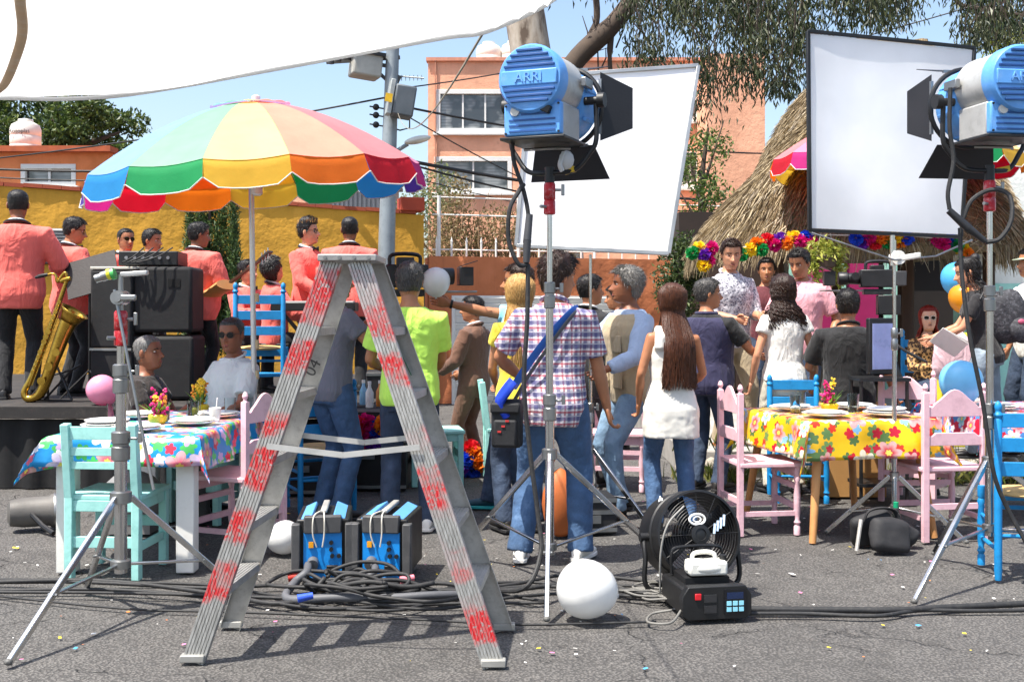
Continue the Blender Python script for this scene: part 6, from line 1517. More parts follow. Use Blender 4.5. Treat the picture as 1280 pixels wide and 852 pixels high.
def hair_mesh(style, Mt, seed=0, low=None):
    b = MB(); na, nz = 48, 26; r = random.Random(seed); rings = []
    thick = {'short': .011, 'crop': .005, 'long': .014, 'curly': .022, 'bun': .008, 'tall': .012, 'bald': .008, 'wavy': .018}[style]
    nape = {'short': .045, 'crop': .05, 'long': .0, 'curly': .0, 'bun': .05, 'tall': .05, 'bald': .045, 'wavy': .03}[style]
    for i in range(nz+1):
        z = -.01+.2355*i/nz*1.0; ring = []
        for j in range(na):
            a = 2*math.pi*j/na; s_ = math.sin(a); c = abs(math.cos(a))
            if s_ > 0: line = lerp(.098, .176, ss(.05,.75,s_))           # sideburn -> hairline
            else: line = lerp(.098, nape, ss(0,.45,-s_))
            if style in ('long','curly') and s_ <= .35: line = min(line, .02)
            if style == 'bald': line = .24 if s_ > .1 else lerp(.075, nape, ss(0,.4,-s_)); top = .155
            m_ = ss(line-.008, line+.010, z)
            if style == 'bald': m_ *= 1-ss(.135,.165,z)
            n_ = noise.noise(V((math.cos(a)*5, s_*5, z*40+seed)))*.35+noise.noise(V((math.cos(a)*14, s_*14, z*90+seed)))*.3
            th = thick*(1+n_)
            if style == 'tall' and s_ > -.6: th += .03*ss(.16,.215,z)
            if style in ('crop','tall') and z < .15: th *= .55
            if style == 'wavy': th += .008*noise.noise(V((math.cos(a)*9, s_*9, z*60)))
            p = head_pt(min(z,.2254), a, 0, False); nrm = V((p.x, p.y, (z-.12)*1.2)).normalized()
            ring.append(Mt(p+nrm*lerp(-.016, th, m_)))
        rings.append(ring)
    b.loft(rings, 0)
    if style != 'bald':   # loose locks break up the outline
        nl = {'crop': 900, 'short': 1500, 'tall': 900, 'bun': 500, 'wavy': 1600}.get(style, 500)
        for k in range(nl):
            a = r.uniform(0, 6.283); s_ = math.sin(a)
            line = (lerp(.1,.18,ss(.05,.75,s_)) if s_ > 0 else lerp(.1,nape+.01,ss(0,.45,-s_)))
            z = r.uniform(line, .224); p = head_pt(z, a, 0, False); nrm = V((p.x, p.y, (z-.12)*1.2)).normalized(); t_ = nrm.cross(V((r.gauss(0,1), r.gauss(0,1), r.gauss(0,.3)))).normalized()
            dn = (V((0, .25 if s_ > 0 else -.15, -.9))-nrm*nrm.dot(V((0,0,-.9)))); L = thick*r.uniform(1.0,2.2); q = p+nrm*thick*r.uniform(.75,1.15); e = q+(dn.normalized()*.8+nrm*.35+t_*.4)*L
            if style == 'tall' and z > .19 and s_ > -.3: q += nrm*.025; e = q+nrm*L
            k0 = len(b.v); w_ = t_*.0023; b.v += [Mt(q-w_), Mt(q+w_), Mt(e)]; b.f.append((k0,k0+1,k0+2)); b.m.append(0)
    return b
def strands(Mt, Mw, n, length, seed, curl=0, spread=1.0, front=False, r0=.0055, back=V((0,-1,0)), part=0, rad=.1):
    """long hair: tubes flowing from the scalp over the head and down the back; Mw: hanging direction helper in body space"""
    r = random.Random(seed); b = MB()
    for k in range(n):
        a = r.uniform(math.pi*.92, math.pi*2.08) if not front else r.uniform(math.pi*.8, math.pi*2.2)
        pts = []
        z0 = r.uniform(.15,.222)
        for z in (z0, lerp(z0,.13,.5), .12, .07, .03):
            p = head_pt(z, a, .012+r.uniform(0,.006), False); pts.append(Mt(p))
        end = pts[-1]; L = length*r.uniform(.8,1.05); side = V((math.cos(a), math.sin(a), 0))
        ph = r.uniform(0,6.28); sx = side.x*spread
        for t in (.25,.5,.75,1.0):
            q = end+Mw(V((sx*.05*t*(1 if curl == 0 else 1.3)+r.gauss(0,.006), (-.055 if length < .45 else -.115)*min(1,t*2)+.02*t if math.sin(a) < .2 else .02, -L*t)))
            pts.append(q)
        pts = cr(pts, 3 if not curl else 6)
        if curl:
            m_ = len(pts)
            for i in range(m_):
                t = i/m_; am = curl*ss(.1,.4,t); pts[i] = pts[i]+V((math.cos(ph+i*.95)*am, math.sin(ph+i*.95)*am, 0))
        m_ = len(pts); b.path(pts, [r0*(1.1-.75*(i/m_)**2) for i in range(m_)], 5)
    return b
def ik(a, t, l1, l2, pole):
    d = t-a; L = min(d.length, (l1+l2)*.999); d = d.normalized() if d.length > 1e-6 else V((0,0,-1)); t2 = a+d*L
    x = (l1*l1-l2*l2+L*L)/(2*L); hh = math.sqrt(max(0, l1*l1-x*x)); p = pole-d*pole.dot(d); p = p.normalized() if p.length > 1e-5 else V((1,0,0))
    return a+d*x+p*hh, t2
def hand_mesh(b, w_, d, thumb, side, curl=28, s=1.0, mi=0):
    """wrist w_, direction d, thumb side direction, side=+1 right"""
    d = d.normalized(); th = (thumb-d*thumb.dot(d)).normalized(); pn = d.cross(th).normalized()*side  # palm normal
    def T(x, y, z): return w_+th*x*s+d*y*s+pn*z*s
    rings = []
    for y, hw, ht in ((-.015,.026,.02),(.01,.03,.019),(.04,.040,.016),(.075,.042,.014),(.09,.039,.011)):
        rings.append([T(math.cos(q)*hw, y, math.sin(q)*ht) for q in (2*math.pi*j/12 for j in range(12))])
    b.loft(rings, mi)
    for k, (x, L) in enumerate(((.03,.07),(.0105,.078),(-.0105,.073),(-.03,.058))):
        p = V((x, .083, 0)); ang = R(6-k*5)*0; pts = [p-V((0,.012,0)), p]; c = 0; q = p
        for seg, fr_ in enumerate((.45,.3,.25)):
            c += R(curl*(1+.25*k)*(.7 if seg == 0 else 1)); q = q+V((x*.06, math.cos(c), math.sin(c)))*L*fr_; pts.append(q)
        b.path([T(*p_) for p_ in pts], [.0085*s,.0088*s,.0082*s,.0075*s,.0055*s], 7, mi)
    b.path([T(.022,.01,.004), T(.043,.032,.012), T(.05,.058,.02), T(.046,.08,.026)], [.013*s,.012*s,.0095*s,.006*s], 7, mi)
def ellring(c, a, f, w_, d, n=20, e=2.3):
    return [c+a*math.copysign(abs(math.cos(q))**(2/e), math.cos(q))*w_+f*math.copysign(abs(math.sin(q))**(2/e), math.sin(q))*d for q in (2*math.pi*j/n for j in range(n))]
TM = [(-.16,.135,.095,-.008),(-.05,.170,.118,-.012),(.03,.166,.115,-.006),(.14,.150,.106,.004),(.25,.158,.113,.008),(.36,.174,.122,.010),(.425,.175,.116,.004),(.47,.155,.1,-.006),(.515,.104,.08,-.012),(.56,.062,.060,-.014)]
TF = [(-.16,.140,.1,-.01),(-.05,.172,.12,-.016),(.03,.160,.112,-.008),(.14,.128,.092,.002),(.25,.135,.105,.012),(.35,.146,.12,.018),(.415,.147,.108,.006),(.465,.13,.09,-.006),(.512,.086,.07,-.012),(.56,.052,.053,-.014)]
clouds = bpy.data.textures.new('wrinkle', 'CLOUDS'); clouds.noise_scale = .11; clouds.noise_depth = 3
clouds2 = bpy.data.textures.new('fold', 'CLOUDS'); clouds2.noise_scale = .055; clouds2.noise_depth = 2
BODY_JOBS = []
def garment(name, mb, mat, parent, voxel=.013, wr=.016, it=3, fine=.006):
    wr *= .75; fine *= .35
    o = mb.obj(name, mat, parent, smooth=180)
    m_ = o.modifiers.new('union', 'REMESH'); m_.mode = 'VOXEL'; m_.voxel_size = voxel; m_.use_smooth_shade = True
    m_ = o.modifiers.new('relax', 'SMOOTH'); m_.factor = .5; m_.iterations = it
    if wr: m_ = o.modifiers.new('wrinkles', 'DISPLACE'); m_.texture = clouds; m_.strength = wr; m_.mid_level = .5; m_.texture_coords = 'LOCAL'
    if fine: m_ = o.modifiers.new('folds', 'DISPLACE'); m_.texture = clouds2; m_.strength = fine; m_.mid_level = .5; m_.texture_coords = 'LOCAL'
    return o
def person(label, x, Y, H, yaw, top, pants, shoe=None, skin='m', hair=('short','black'), Z=0, lean=0, side=0, hl=None, hr=None, fl=None, fr=None, hip=.93, hy=0, head=(0,0,0), female=False, bw=1.0, belly=0, pole_l=None, pole_r=None, sleeve=.55, hem=-.12, infl=.016, collar=None, jacket=False, legw=1.0, curl=30, voxel=.013, tuck=False, th_l=None, th_r=None, kneepole=V((0,1,0)), grp=None, pants_top=.12, hem_flare=0, pl=None):
    k = H/1.75; P_ = thing('person', label, 'person', (gx(x,Y), Y, Z), yaw, grp, k)
    p0 = V((0, hy, hip)); Rm = Matrix.Rotation(R(-lean), 3, 'X') @ Matrix.Rotation(R(side), 3, 'Y'); u, f, r_ = Rm @ V((0,0,1)), Rm @ V((0,1,0)), Rm @ V((1,0,0))
    tab = TF if female else TM; shw = (.158 if female else .182)*bw; thin = .86 if female else 1.0
    def tr(t, ex=0, fl_=0):
        w_, d, fo = interp(tab, t); g = belly*gs(t-.12,.13); bend = max(0, t)  # straight spine
        return ellring(p0+u*t+f*(fo+g*.5), r_, f, w_*bw+ex+fl_, d*bw+ex+g*.5+fl_)
    S = {s_: p0+u*.456+r_*s_*shw*.97-f*.012 for s_ in (-1,1)}
    wr_ = {1: V(hr) if hr else V((.25*bw,.06,hip-.05)), -1: V(hl) if hl else V((-.25*bw,.06,hip-.05))}
    po = {1: V(pole_r) if pole_r else V((.5,-.8,-.3)), -1: V(pole_l) if pole_l else V((-.5,-.8,-.3))}
    A = {}
    for s_ in (-1,1): e, w2 = ik(S[s_], wr_[s_], .285, .255, po[s_]); A[s_] = (S[s_], e, w2)
    ft = {1: V(fr) if fr else V((.11,.0,.085)), -1: V(fl) if fl else V((-.11,.0,.085))}
    Lg = {}
    for s_ in (-1,1):
        hj = p0+V((s_*.088,0,-.03)); kn, an = ik(hj, ft[s_], .43, .42, kneepole+V((s_*.12,0,0))); Lg[s_] = (hj, kn, an)
    # body -----------------------------------------------------------------
    b = MB(); b.loft([tr(t, -.004) for t in (-.14,-.05,.03,.14,.25,.36,.43,.475,.515,.56)])
    hyaw, hpit, hrol = head; Hm = Matrix.Rotation(R(hyaw),3,'Z') @ Matrix.Rotation(R(hpit),3,'X') @ Matrix.Rotation(R(hrol),3,'Y')
    ho = p0+u*.592+f*.012+V((0,.0,0)); Mt = lambda q: ho+Hm @ V(q)*1.065
    b.path([p0+u*.50-f*.015, p0+u*.565-f*.012, Mt((0,-.012,.03)), Mt((0,-.01,.08))], [.064*thin,.056*thin,.054*thin,.05*thin], 16)
    for s_ in (-1,1):
        a, e, w2 = A[s_]; b.path([a.lerp(p0+u*.44,.25), a, a.lerp(e,.35), e, e.lerp(w2,.25), w2, w2+(w2-e).normalized()*.02], [.05*thin,.052*thin,.046*thin,.038*thin,.042*thin,.026*thin,.024*thin], 12)
        hj, kn, an = Lg[s_]; b.path([hj, hj.lerp(kn,.4), kn, kn.lerp(an,.3), an, an-V((0,0,.05))], [.085,.075,.053,.055,.036,.034], 12)
    hb = MB(); head_mesh(hb, Mt, female=female)
    for s_ in (-1,1):
        a, e, w2 = A[s_]; d = (w2-e); th = (th_r if s_ > 0 else th_l) or V((-s_*.35,.9,.35)); hand_mesh(hb, w2, d, V(th), s_, curl, .95 if not female else .86)
    tmp = b.obj('body', SK[skin], P_, smooth=180); m_ = tmp.modifiers.new('u','REMESH'); m_.mode = 'VOXEL'; m_.voxel_size = .015; m_.use_smooth_shade = True; m_ = tmp.modifiers.new('s','SMOOTH'); m_.iterations = 3
    BODY_JOBS.append((tmp, hb, [SK[skin], eyew, irism, lipm, browm]))
    # trousers ---------------------------------------------------------------
    if pants:
        g = MB(); g.loft([tr(t, .012) for t in (-.14,-.05,.03,pants_top)])
        for s_ in (-1,1):
            hj, kn, an = Lg[s_]; g.path([hj+V((0,0,.02)), hj.lerp(kn,.15), hj.lerp(kn,.5), kn, kn.lerp(an,.4), an.lerp(kn,.12), an-(an-kn).normalized()*-.035], [.1*legw,.102*legw,.09*legw,.07*legw,.068*legw,.064*legw,.068*legw], 14)
        garment('trousers', g, pants, P_, voxel, .014, 2, .008)
    # shoes -------------------------------------------------------------------
    for s_ in (-1,1):
        hj, kn, an = Lg[s_]; fy = V((s_*.18,1,0)).normalized(); fs = V((fy.y,-fy.x,0)); g = MB(); rings = []; o_ = V((an.x, an.y, an.z-.085))
        for y, hw, hh in ((-.075,.026,.06),(-.055,.036,.085),(.0,.038,.095),(.06,.042,.066),(.12,.047,.05),(.165,.042,.042),(.19,.024,.034)):
            c = o_+fy*y; rings.append([c+fs*math.cos(q)*hw*(1 if math.sin(q) < 0 else .95)+V((0,0,max(.012, .012+hh*.5+math.sin(q)*hh*.5))) for q in (2*math.pi*j/14 for j in range(14))])
        g.loft(rings); sh = g.obj('shoe', (shoe or (blackp, rubber))[0], P_, smooth=60)
        g = MB(); g.loft([[o_+fy*y+fs*hw*sg+V((0,0,zz)) for sg, zz in ((-1,0),(1,0),(1,.022),(-1,.022))] for y, hw in ((-.08,.024),(-.06,.04),(0,.04),(.06,.045),(.12,.05),(.168,.044),(.197,.022))]); g.obj('sole', (shoe or (blackp, rubber))[1], sh, bevel=.004)
    # top ----------------------------------------------------------------------
    if top:
        g = MB(); ts = [hem]+[t for t in (-.05,.03,.14,.25,.36,.43,.475,.515) if t > hem+.03]+[.537]
        g.loft([tr(t, infl, hem_flare*ss(.2,hem,t) if hem_flare else 0) for t in ts])
        for s_ in (-1,1):
            a, e, w2 = A[s_]
            if sleeve <= 0: continue
            pts = [a.lerp(p0+u*.44,.3), a+u*.004]; rad = [.05*thin+infl, .052*thin+infl]
            q = min(sleeve,1); pts += [a.lerp(e,q*.5), a.lerp(e,q)]; rad += [.056*thin+infl*.9, .046*thin+infl+(.006 if sleeve < 1 else 0)]
            if sleeve > 1: pts += [e.lerp(w2,(sleeve-1)*.5), e.lerp(w2,sleeve-1)]; rad += [.046*thin+infl*.7, .034*thin+infl*.7]
            g.path(pts, [v_*bw**.5 for v_ in rad], 14)
        garment('jacket' if jacket else 'shirt', g, top, P_, voxel, .014, 3, .007)
    if collar:
        cm = collar if not isinstance(collar, (list, tuple)) else collar[0]
        def ring_(t0, rx, ry, gap, off): return [p0+u*(t0+off*math.sin(q)*-1)+r_*math.cos(q)*rx+f*(math.sin(q)*ry-.012) for q in (math.pi/2+gap+(2*math.pi-2*gap)*i/22 for i in range(23))]
        g = MB()
        if jacket:
            g.path(ring_(.537,.083*bw,.078,.45,.03), [.006]+[.017]*21+[.006], 8, flat=.75)
            for s_ in (-1,1): g.path([p0+u*.52+r_*s_*.05+f*.07, p0+u*.40+r_*s_*.055+f*(.135*bw+belly*.2), p0+u*.22+r_*s_*.015+f*(.142*bw+belly*.6)], [.022,.03,.006], 8, flat=.35)
            g.obj('lapel_collar', cm, P_)
            if len(collar) > 1:
                g = MB(); g.path(ring_(.56,.068,.066,.25,.02), .013, 8, flat=.8); g.obj('shirt_collar', collar[1], P_)
                g = MB(); g.prism([(-.045,0),(.045,0),(.012,-.26),(-.012,-.26)], .01, p0+u*.53+f*(.088), r_, (u-f*-.16).normalized()); g.obj('shirt_front', collar[1], P_)
                if len(collar) > 2:
                    g = MB()
                    for s_ in (-1,1): g.prism([(0,-.006),(s_*.045,-.022),(s_*.045,.022),(0,.006)], .014, p0+u*.535+f*.1, r_, u)
                    g.obj('bow_tie', collar[2], P_)
        else:
            g.path(ring_(.548,.075*bw**.5,.072,.3,.03), [.005]+[.014]*21+[.005], 8, flat=.7)
            for s_ in (-1,1): g.prism([(0,0),(s_*.06,-.005),(s_*.05,-.06)], .008, p0+u*.535+f*.075+r_*s_*.01, r_, (u+f*.3).normalized())
            g.obj('collar', cm, P_)
    # hair ---------------------------------------------------------------------
    if hair:
        st_, hc = hair[0], hair[1]; hm = hair_mesh(st_, Mt, int(x))
        Mw = lambda q: Matrix.Rotation(R(hyaw),3,'Z') @ q
        if st_ == 'long': s2 = strands(Mt, Mw, int(hair[3]*1.9) if len(hair) > 3 else 300, hair[2] if len(hair) > 2 else .3, int(x), 0, r0=.0048); hm.add(s2.v, s2.f)
        if st_ == 'curly': s2 = strands(Mt, Mw, 190, hair[2] if len(hair) > 2 else .26, int(x), .013, 1.9, r0=.0055); hm.add(s2.v, s2.f)
        if st_ == 'bun':
            hm.ell(Mt((0,-.085,.2)), (.05,.045,.045), None, 14, 10); s2 = strands(Mt, Mw, 60, .14, int(x), .006, 1.0, r0=.004); hm.add(s2.v, s2.f)
        ho_ = hm.obj('hair', HR[hc], P_, smooth=70); 
        if len(hair) > 4 or st_ == 'tall':
            hm2 = MB(); rr = random.Random(3)
            for q in range(420):
                a = rr.uniform(0, math.pi) if rr.random() < .7 else rr.uniform(0,6.28); z = rr.uniform(.19,.224); p = head_pt(z, a, .02, False); e = p+V((rr.gauss(0,.008), rr.gauss(.004,.008), rr.uniform(.02,.045))); wv_ = V((rr.gauss(0,.002), rr.gauss(0,.002), 0)); k0 = len(hm2.v); hm2.v += [Mt(p-wv_*1.5), Mt(p+wv_*1.5), Mt(e)]; hm2.f.append((k0,k0+1,k0+2)); hm2.m.append(0)
            hm2.obj('bleached_top', HR['blond'], ho_, smooth=0)
    return P_, Mt, dict(p0=p0, u=u, f=f, r=r_, A=A, L=Lg, tr=tr)
def glasses_on(P_, Mt, dark=True, col='#101010'):
    fm = M('frame_'+col, col, .3); b = MB()
    for s_ in (-1,1):
        b.path([Mt((s_*.032+math.cos(q)*.025, .0935-abs(.032+s_*math.cos(q)*.025)**2*4.5, .112+math.sin(q)*.019)) for q in (2*math.pi*i/18 for i in range(18))], .0022, 6, closed=True)
        b.path([Mt((s_*.057,.078,.118)), Mt((s_*.077,.03,.118)), Mt((s_*.079,-.012,.112))], .002, 6)
    b.path([Mt((-.01,.096,.116)), Mt((0,.099,.118)), Mt((.01,.096,.116))], .002, 6); o = b.obj('sunglasses' if dark else 'glasses', fm, P_)
    lm = M('lens_dark', '#0c0d10', .08, 0, .1, 3, 0) if dark else glassm
    for s_ in (-1,1):
        b = MB(); b.prism([(math.cos(q)*.0235, math.sin(q)*.0175) for q in (2*math.pi*i/16 for i in range(16))], .002, Mt((s_*.032,.0885,.112)), (Mt((1,-.28*s_,0))-Mt((0,0,0))).normalized(), Mt((0,0,1))-Mt((0,0,0))); b.obj('lens', lm, o)
# ---- fabrics
def M_plaid():
    t = NT('plaid_cotton'); o = t.tc.outputs['Object']; s = t.sep(o)
    def st(v, fr, wd, ph=0): 
        x = t.math('ABSOLUTE', t.math('SUBTRACT', t.math('FRACT', t.math('MULTIPLY_ADD', v, fr, ph)), .5)); return t.ramp(x, [(wd, 1), (wd+.03, 0)])
    c = t.mix(0, h('#d8d0d2'), (1,1,1))
    ax = t.math('ADD', s[0], t.math('MULTIPLY', s[1], .6))
    for v in (ax, s[2]):
        c = t.mix(t.math('MULTIPLY', st(v, 15, .2), .72), c, h('#3a3a70')); c = t.mix(t.math('MULTIPLY', st(v, 15, .07, .5), .75), c, h('#a8404c')); c = t.mix(t.math('MULTIPLY', st(v, 30, .06, .2), .5), c, h('#ece6e4'))
    t.set(col=c, rough=.85); t.bump(t.noise(o, 15, 3), .5, .03); return t.m
def M_print(name, base, ink, scale, thr=.5):
    t = NT(name); o = t.tc.outputs['Object']; n = t.noise(o, scale, 2, .6); v = t.n('ShaderNodeTexVoronoi'); t.l(o, v.inputs[0]); v.inputs['Scale'].default_value = scale*1.3
    f = t.math('MULTIPLY', t.ramp(n, [(thr-.03, 0), (thr, 1)]), t.ramp(v.outputs[0], [(.2, 1), (.55, .4)])); c = t.mix(f, h(base), h(ink)); t.set(col=c, rough=.8); t.bump(t.noise(o, 14, 3), .45, .03); return t.m
def M_leopard():
    t = NT('leopard_print'); o = t.tc.outputs['Object']; v = t.n('ShaderNodeTexVoronoi'); t.l(o, v.inputs[0]); v.inputs['Scale'].default_value = 38
    c = t.ramp(v.outputs[0], [(.0, h('#7a4c22')), (.25, h('#6b421e')), (.3, h('#1a0f08')), (.5, h('#1a0f08')), (.56, h('#b58a52')), (1, h('#c9a06a'))]); t.set(col=c, rough=.7); return t.m
def M_denim(name, c1, c2, fade):
    t = NT(name); o = t.tc.outputs['Object']; n = t.noise(o, 5, 5, .6); n2 = t.noise(t.mapv(o,(1,1,1)), 300, 2); n3 = t.noise(t.mapv(o,(1,1,.8)), 13, 3, .5)
    c = t.ramp(n, [(.3, h(c1)), (.6, h(c2)), (.8, h(fade))]); c = t.mix(t.math('MULTIPLY', n2, .3), c, h(fade)); t.set(col=c, rough=.85); b1 = t.bump(n3, .6, .04); t.bump(n2, .2, .002, b1); return t.m
coral = M_fabric('coral_jacket', '#ea6a5f', .06); blackf = M_fabric('black_trouser', '#17171a', .2); shirtw = M_fabric('white_shirt', '#e6e6e4', .04); blacksatin = M('black_satin', '#121214', .35)
denim = M_denim('blue_denim', '#1d3554', '#37587f', '#7f9cc0'); dden = M_denim('dark_denim', '#1a2433', '#2b3a50', '#54657f'); lden = M_denim('light_denim', '#4b6a88', '#6f8fab', '#b6c8d8'); gden = M_denim('grey_denim', '#5a6672', '#7a8894', '#a8b2ba')
khaki = M_fabric('khaki', '#a8977a', .08); brown = M_fabric('brown_suit', '#6b4a38', .08); navy = M_fabric('navy_vest', '#2a2848', .12)
sneak = (whitep, whitep); dshoe = (M('dark_shoe', '#1c1918', .5), rubber); tshoe = (M('teal_sneaker', '#1d4a58', .6), M('teal_sole', '#2aa8a8', .5)); bshoe = (M('brown_shoe', '#7a4a26', .6), rubber)
COLL = (blacksatin, shirtw, blacksatin)
mus = dict(pants=blackf, jacket=True, sleeve=1.92, hem=-.17, infl=.028, collar=COLL, grp='band members in coral jackets')
# musicians
person('musician in coral jacket with back turned beside the saxophone', 22, 9.7, 1.80, 12, coral, skin='d', hair=('crop','black'), Z=SZ, hl=(-.12,.34,1.1), hr=(.24,.30,1.12), bw=1.16, belly=.04, head=(8,-4,0), **mus)
p = person('musician in coral jacket and glasses reading the music stand', 88, 10.15, 1.60, -42, coral, skin='m', hair=('short','black'), Z=SZ, hl=(-.1,.33,1.15), hr=(.26,.27,1.05), bw=1.2, belly=.05, head=(-28,-14,0), **mus); glasses_on(p[0], p[1], False)
p = person('musician in coral jacket with dark sunglasses by the wall', 156, 11.1, 1.565, -100, coral, skin='m', hair=('crop','black'), Z=SZ, head=(-35,0,0), bw=1.05, **mus); glasses_on(p[0], p[1], True)
person('musician in coral jacket beside the one in sunglasses', 188, 11.0, 1.55, -75, coral, skin='m', hair=('short','black'), Z=SZ, head=(-30,-4,0), bw=1.05, **mus)
pg_ = person('musician in coral jacket playing guitar before the cypress', 246, 10.25, 1.56, -28, coral, skin='d', hair=('short','black'), Z=SZ, hl=(-.2,.32,1.22), hr=(.2,.28,1.08), bw=1.3, belly=.06, head=(-30,-6,0), **mus)
p = person('seated musician in coral jacket with head tipped back laughing', 343, 10.5, 1.60, -70, coral, skin='l', hair=('wavy','black'), Z=SZ, hip=.56, fl=(-.15,.42,.085), fr=(.15,.42,.085), hl=(-.18,.42,.75), hr=(.18,.4,.75), head=(30,28,8), **mus); glasses_on(p[0], p[1], True)
person('seated musician in coral jacket half hidden behind the parasol pole', 309, 10.9, 1.60, -120, coral, skin='l', hair=('short','black'), Z=SZ, hip=.54, fl=(-.15,.42,.085), fr=(.15,.42,.085), hl=(-.2,.35,.8), hr=(.2,.4,.8), **mus)
stool('black stool under the laughing musician', (gx(343,10.5), 10.5, SZ), .46); stool('black stool under the musician behind the pole', (gx(309,10.9), 10.9, SZ), .44)
p = person('musician in coral jacket with bleached quiff and glasses', 385, 10.75, 1.62, -118, coral, skin='l', hair=('tall','black'), Z=SZ, hl=(.1,.32,1.25), hr=(.15,.3,1.0), head=(18,4,0), **mus); glasses_on(p[0], p[1], False)
person('musician in coral jacket seen from behind above the ladder top', 437, 10.5, 1.63, 4, coral, skin='d', hair=('crop','black'), Z=SZ, hl=(-.15,.3,1.1), hr=(.15,.3,1.1), bw=1.15, **mus)
# guitar of the player
gt_ = thing('guitar', 'acoustic guitar held by the musician before the cypress', 'guitar', (gx(264,10.0), 10.05, SZ+.98), -28)
b = MB(); b.path([(-.2,.1,-.12),(-.05,.1,-.04),(.08,.1,.02)], [.15,.12,.14], 18, flat=.35); b.obj('body', woodm, gt_)
b = MB(); b.bar((.1,.12,.04), (.42,.16,.24), .045,.02); b.obj('neck', M('dark_neck', '#4a2f1e', .5), gt_)
b = MB(); b.bar((.42,.16,.24), (.52,.17,.31), .075,.016); hd_ = b.obj('headstock', M('headstock', '#3a3230', .5), gt_)
for q in range(6): b = MB(); p_ = V((.43+.035*(q//2),.16,.25+.022*(q//2))); b.cyl(p_+V((0,0,.05 if q % 2 else -.05)), p_, .007, n=6); b.obj('tuning_peg', chrome, hd_)
# seated spectators
p = person('old man in dark shirt sitting before the speakers facing right', 178, 7.95, 1.66, -95, M_fabric('dark_brown_shirt', '#2a2320', .15), M_fabric('dark_trouser', '#2a2a2c'), dshoe, 'd', ('crop','grey'), hip=.50, fl=(-.16,.42,.085), fr=(.14,.42,.085), hl=(-.2,.38,.66), hr=(.18,.38,.66), head=(-8,4,0), lean=4, bw=1.0)
p = person('old man in white short sleeved shirt and glasses seated behind the blue table', 292, 7.95, 1.70, 140, M_fabric('pale_shirt', '#d2d6d2', .05), M_fabric('grey_trouser', '#4a4a48'), dshoe, 'd', ('crop','salt'), hip=.60, fl=(-.15,.38,.085), fr=(.15,.38,.085), hl=(-.2,.36,.74), hr=(.22,.34,.72), head=(28,-4,0), collar=M_fabric('pale_collar', '#dcdedb'), belly=.05, bw=1.05, sleeve=.75); glasses_on(p[0], p[1], True, '#2a2018')
stool('plain black stool under the old man in dark shirt', (gx(178,7.95), 7.95, 0), .40); stool('plain black stool under the old man in white', (gx(292,7.95), 7.95, 0), .52)
# crew and guests
person('man in grey tee and jeans working a camera behind the ladder', 413, 7.75, 1.76, -48, M_fabric('grey_tee', '#6d6e78', .08), denim, dshoe, 'm', ('short','black'), hl=(.05,.38,1.42), hr=(.24,.34,1.33), pole_r=(.5,-.3,-1), head=(-20,0,0), lean=3)
p = person('man in bright lime tee with grey hair seen from behind', 512, 7.3, 1.745, 4, M_fabric('lime_tee', '#c2f25e', .05), dden, sneak, 'm', ('short','salt'), hl=(-.18,.28,1.05), hr=(.13,.3,1.0), bw=1.04, sleeve=.72, infl=.024, head=(-4,0,0), fl=(-.13,0,.085), fr=(.12,.06,.085), hem=-.1, voxel=.011)
person('man in brown suit with sunglasses standing by the mint chair', 592, 9.9, 1.55, 62, brown, brown, dshoe, 'm', ('short','black'), hl=(-.2,.28,1.0), hr=(.2,.26,.98), jacket=True, sleeve=1.9, hem=-.17, infl=.024, collar=(brown, shirtw), head=(22,0,0)); 
p = person('man in pale blue tee stretching his arm out past the lime shirt', 650, 8.1, 1.76, 90, M_fabric('sky_tee', '#8fcbe0', .06), dden, tshoe, 'm', ('short','dbrown'), hl=(-.22,.04,.9), hr=(.12,.62,1.5), pole_r=(0,-.2,-1), head=(0,0,0), fr=(.06,.22,.085), fl=(-.08,-.05,.085), th_r=(0,0,1), curl=12, sleeve=.6)
glasses_on(p[0], p[1], True)
b = MB(); q = p[2]['A'][1]; b.path([q[1].lerp(q[2],.9), q[1].lerp(q[2],.97)], .034, 14); b.obj('wristwatch', blackp, p[0])
person('woman with long blond hair behind the plaid shirt man', 650, 7.35, 1.66, 15, M_fabric('yellow_top', '#d8c23a', .06), dden, dshoe, 'l', ('long','blond',.42,210), female=True, head=(10,0,0), sleeve=.4, hl=(-.1,.3,1.0), hr=(.1,.3,1.0))
plaid = M_plaid()
pl_ = person('man in plaid shirt and jeans with a blue shoulder strap', 692, 6.45, 1.765, -14, plaid, denim, sneak, 'm', ('wavy','dbrown'), lean=7, hy=-.03, hl=(-.24,.26,1.02), hr=(.30,.10,.84), pole_r=(.5,-.8,0), head=(-42,-8,0), bw=1.04, belly=.04, sleeve=.78, infl=.019, hem=-.16, fl=(-.19,-.02,.085), fr=(.14,.08,.085), legw=1.14, voxel=.0105, collar=plaid, pole_l=(-.8,-.5,-.2))
person('man in black suit standing behind the plaid shirt man', 737, 9.3, 1.72, -40, M_fabric('black_suit', '#141417', .2), blackf, dshoe, 'm', ('short','black'), jacket=True, sleeve=1.9, hem=-.2, infl=.026, collar=(blacksatin, shirtw), head=(-30,0,0))
person('man in navy vest with cream sleeves near the orange wall', 773, 11.5, 1.68, 60, M_fabric('cream_shirt', '#d8cdb0', .06), khaki, dshoe, 'm', ('short','black'), sleeve=1.9, head=(20,-8,0), bw=1.05)
vm = person('grey haired man in khaki vest over pale blue shirt', 788, 8.0, 1.765, 116, M_fabric('pale_blue_shirt', '#a9bcd8', .07), lden, dshoe, 'd', ('wavy','grey'), sleeve=1.8, hl=(-.22,.36,1.02), hr=(.2,.42,1.12), hip=.9, fl=(-.14,.2,.085), fr=(.12,.0,.085), head=(-24,2,0), bw=1.08, lean=2)
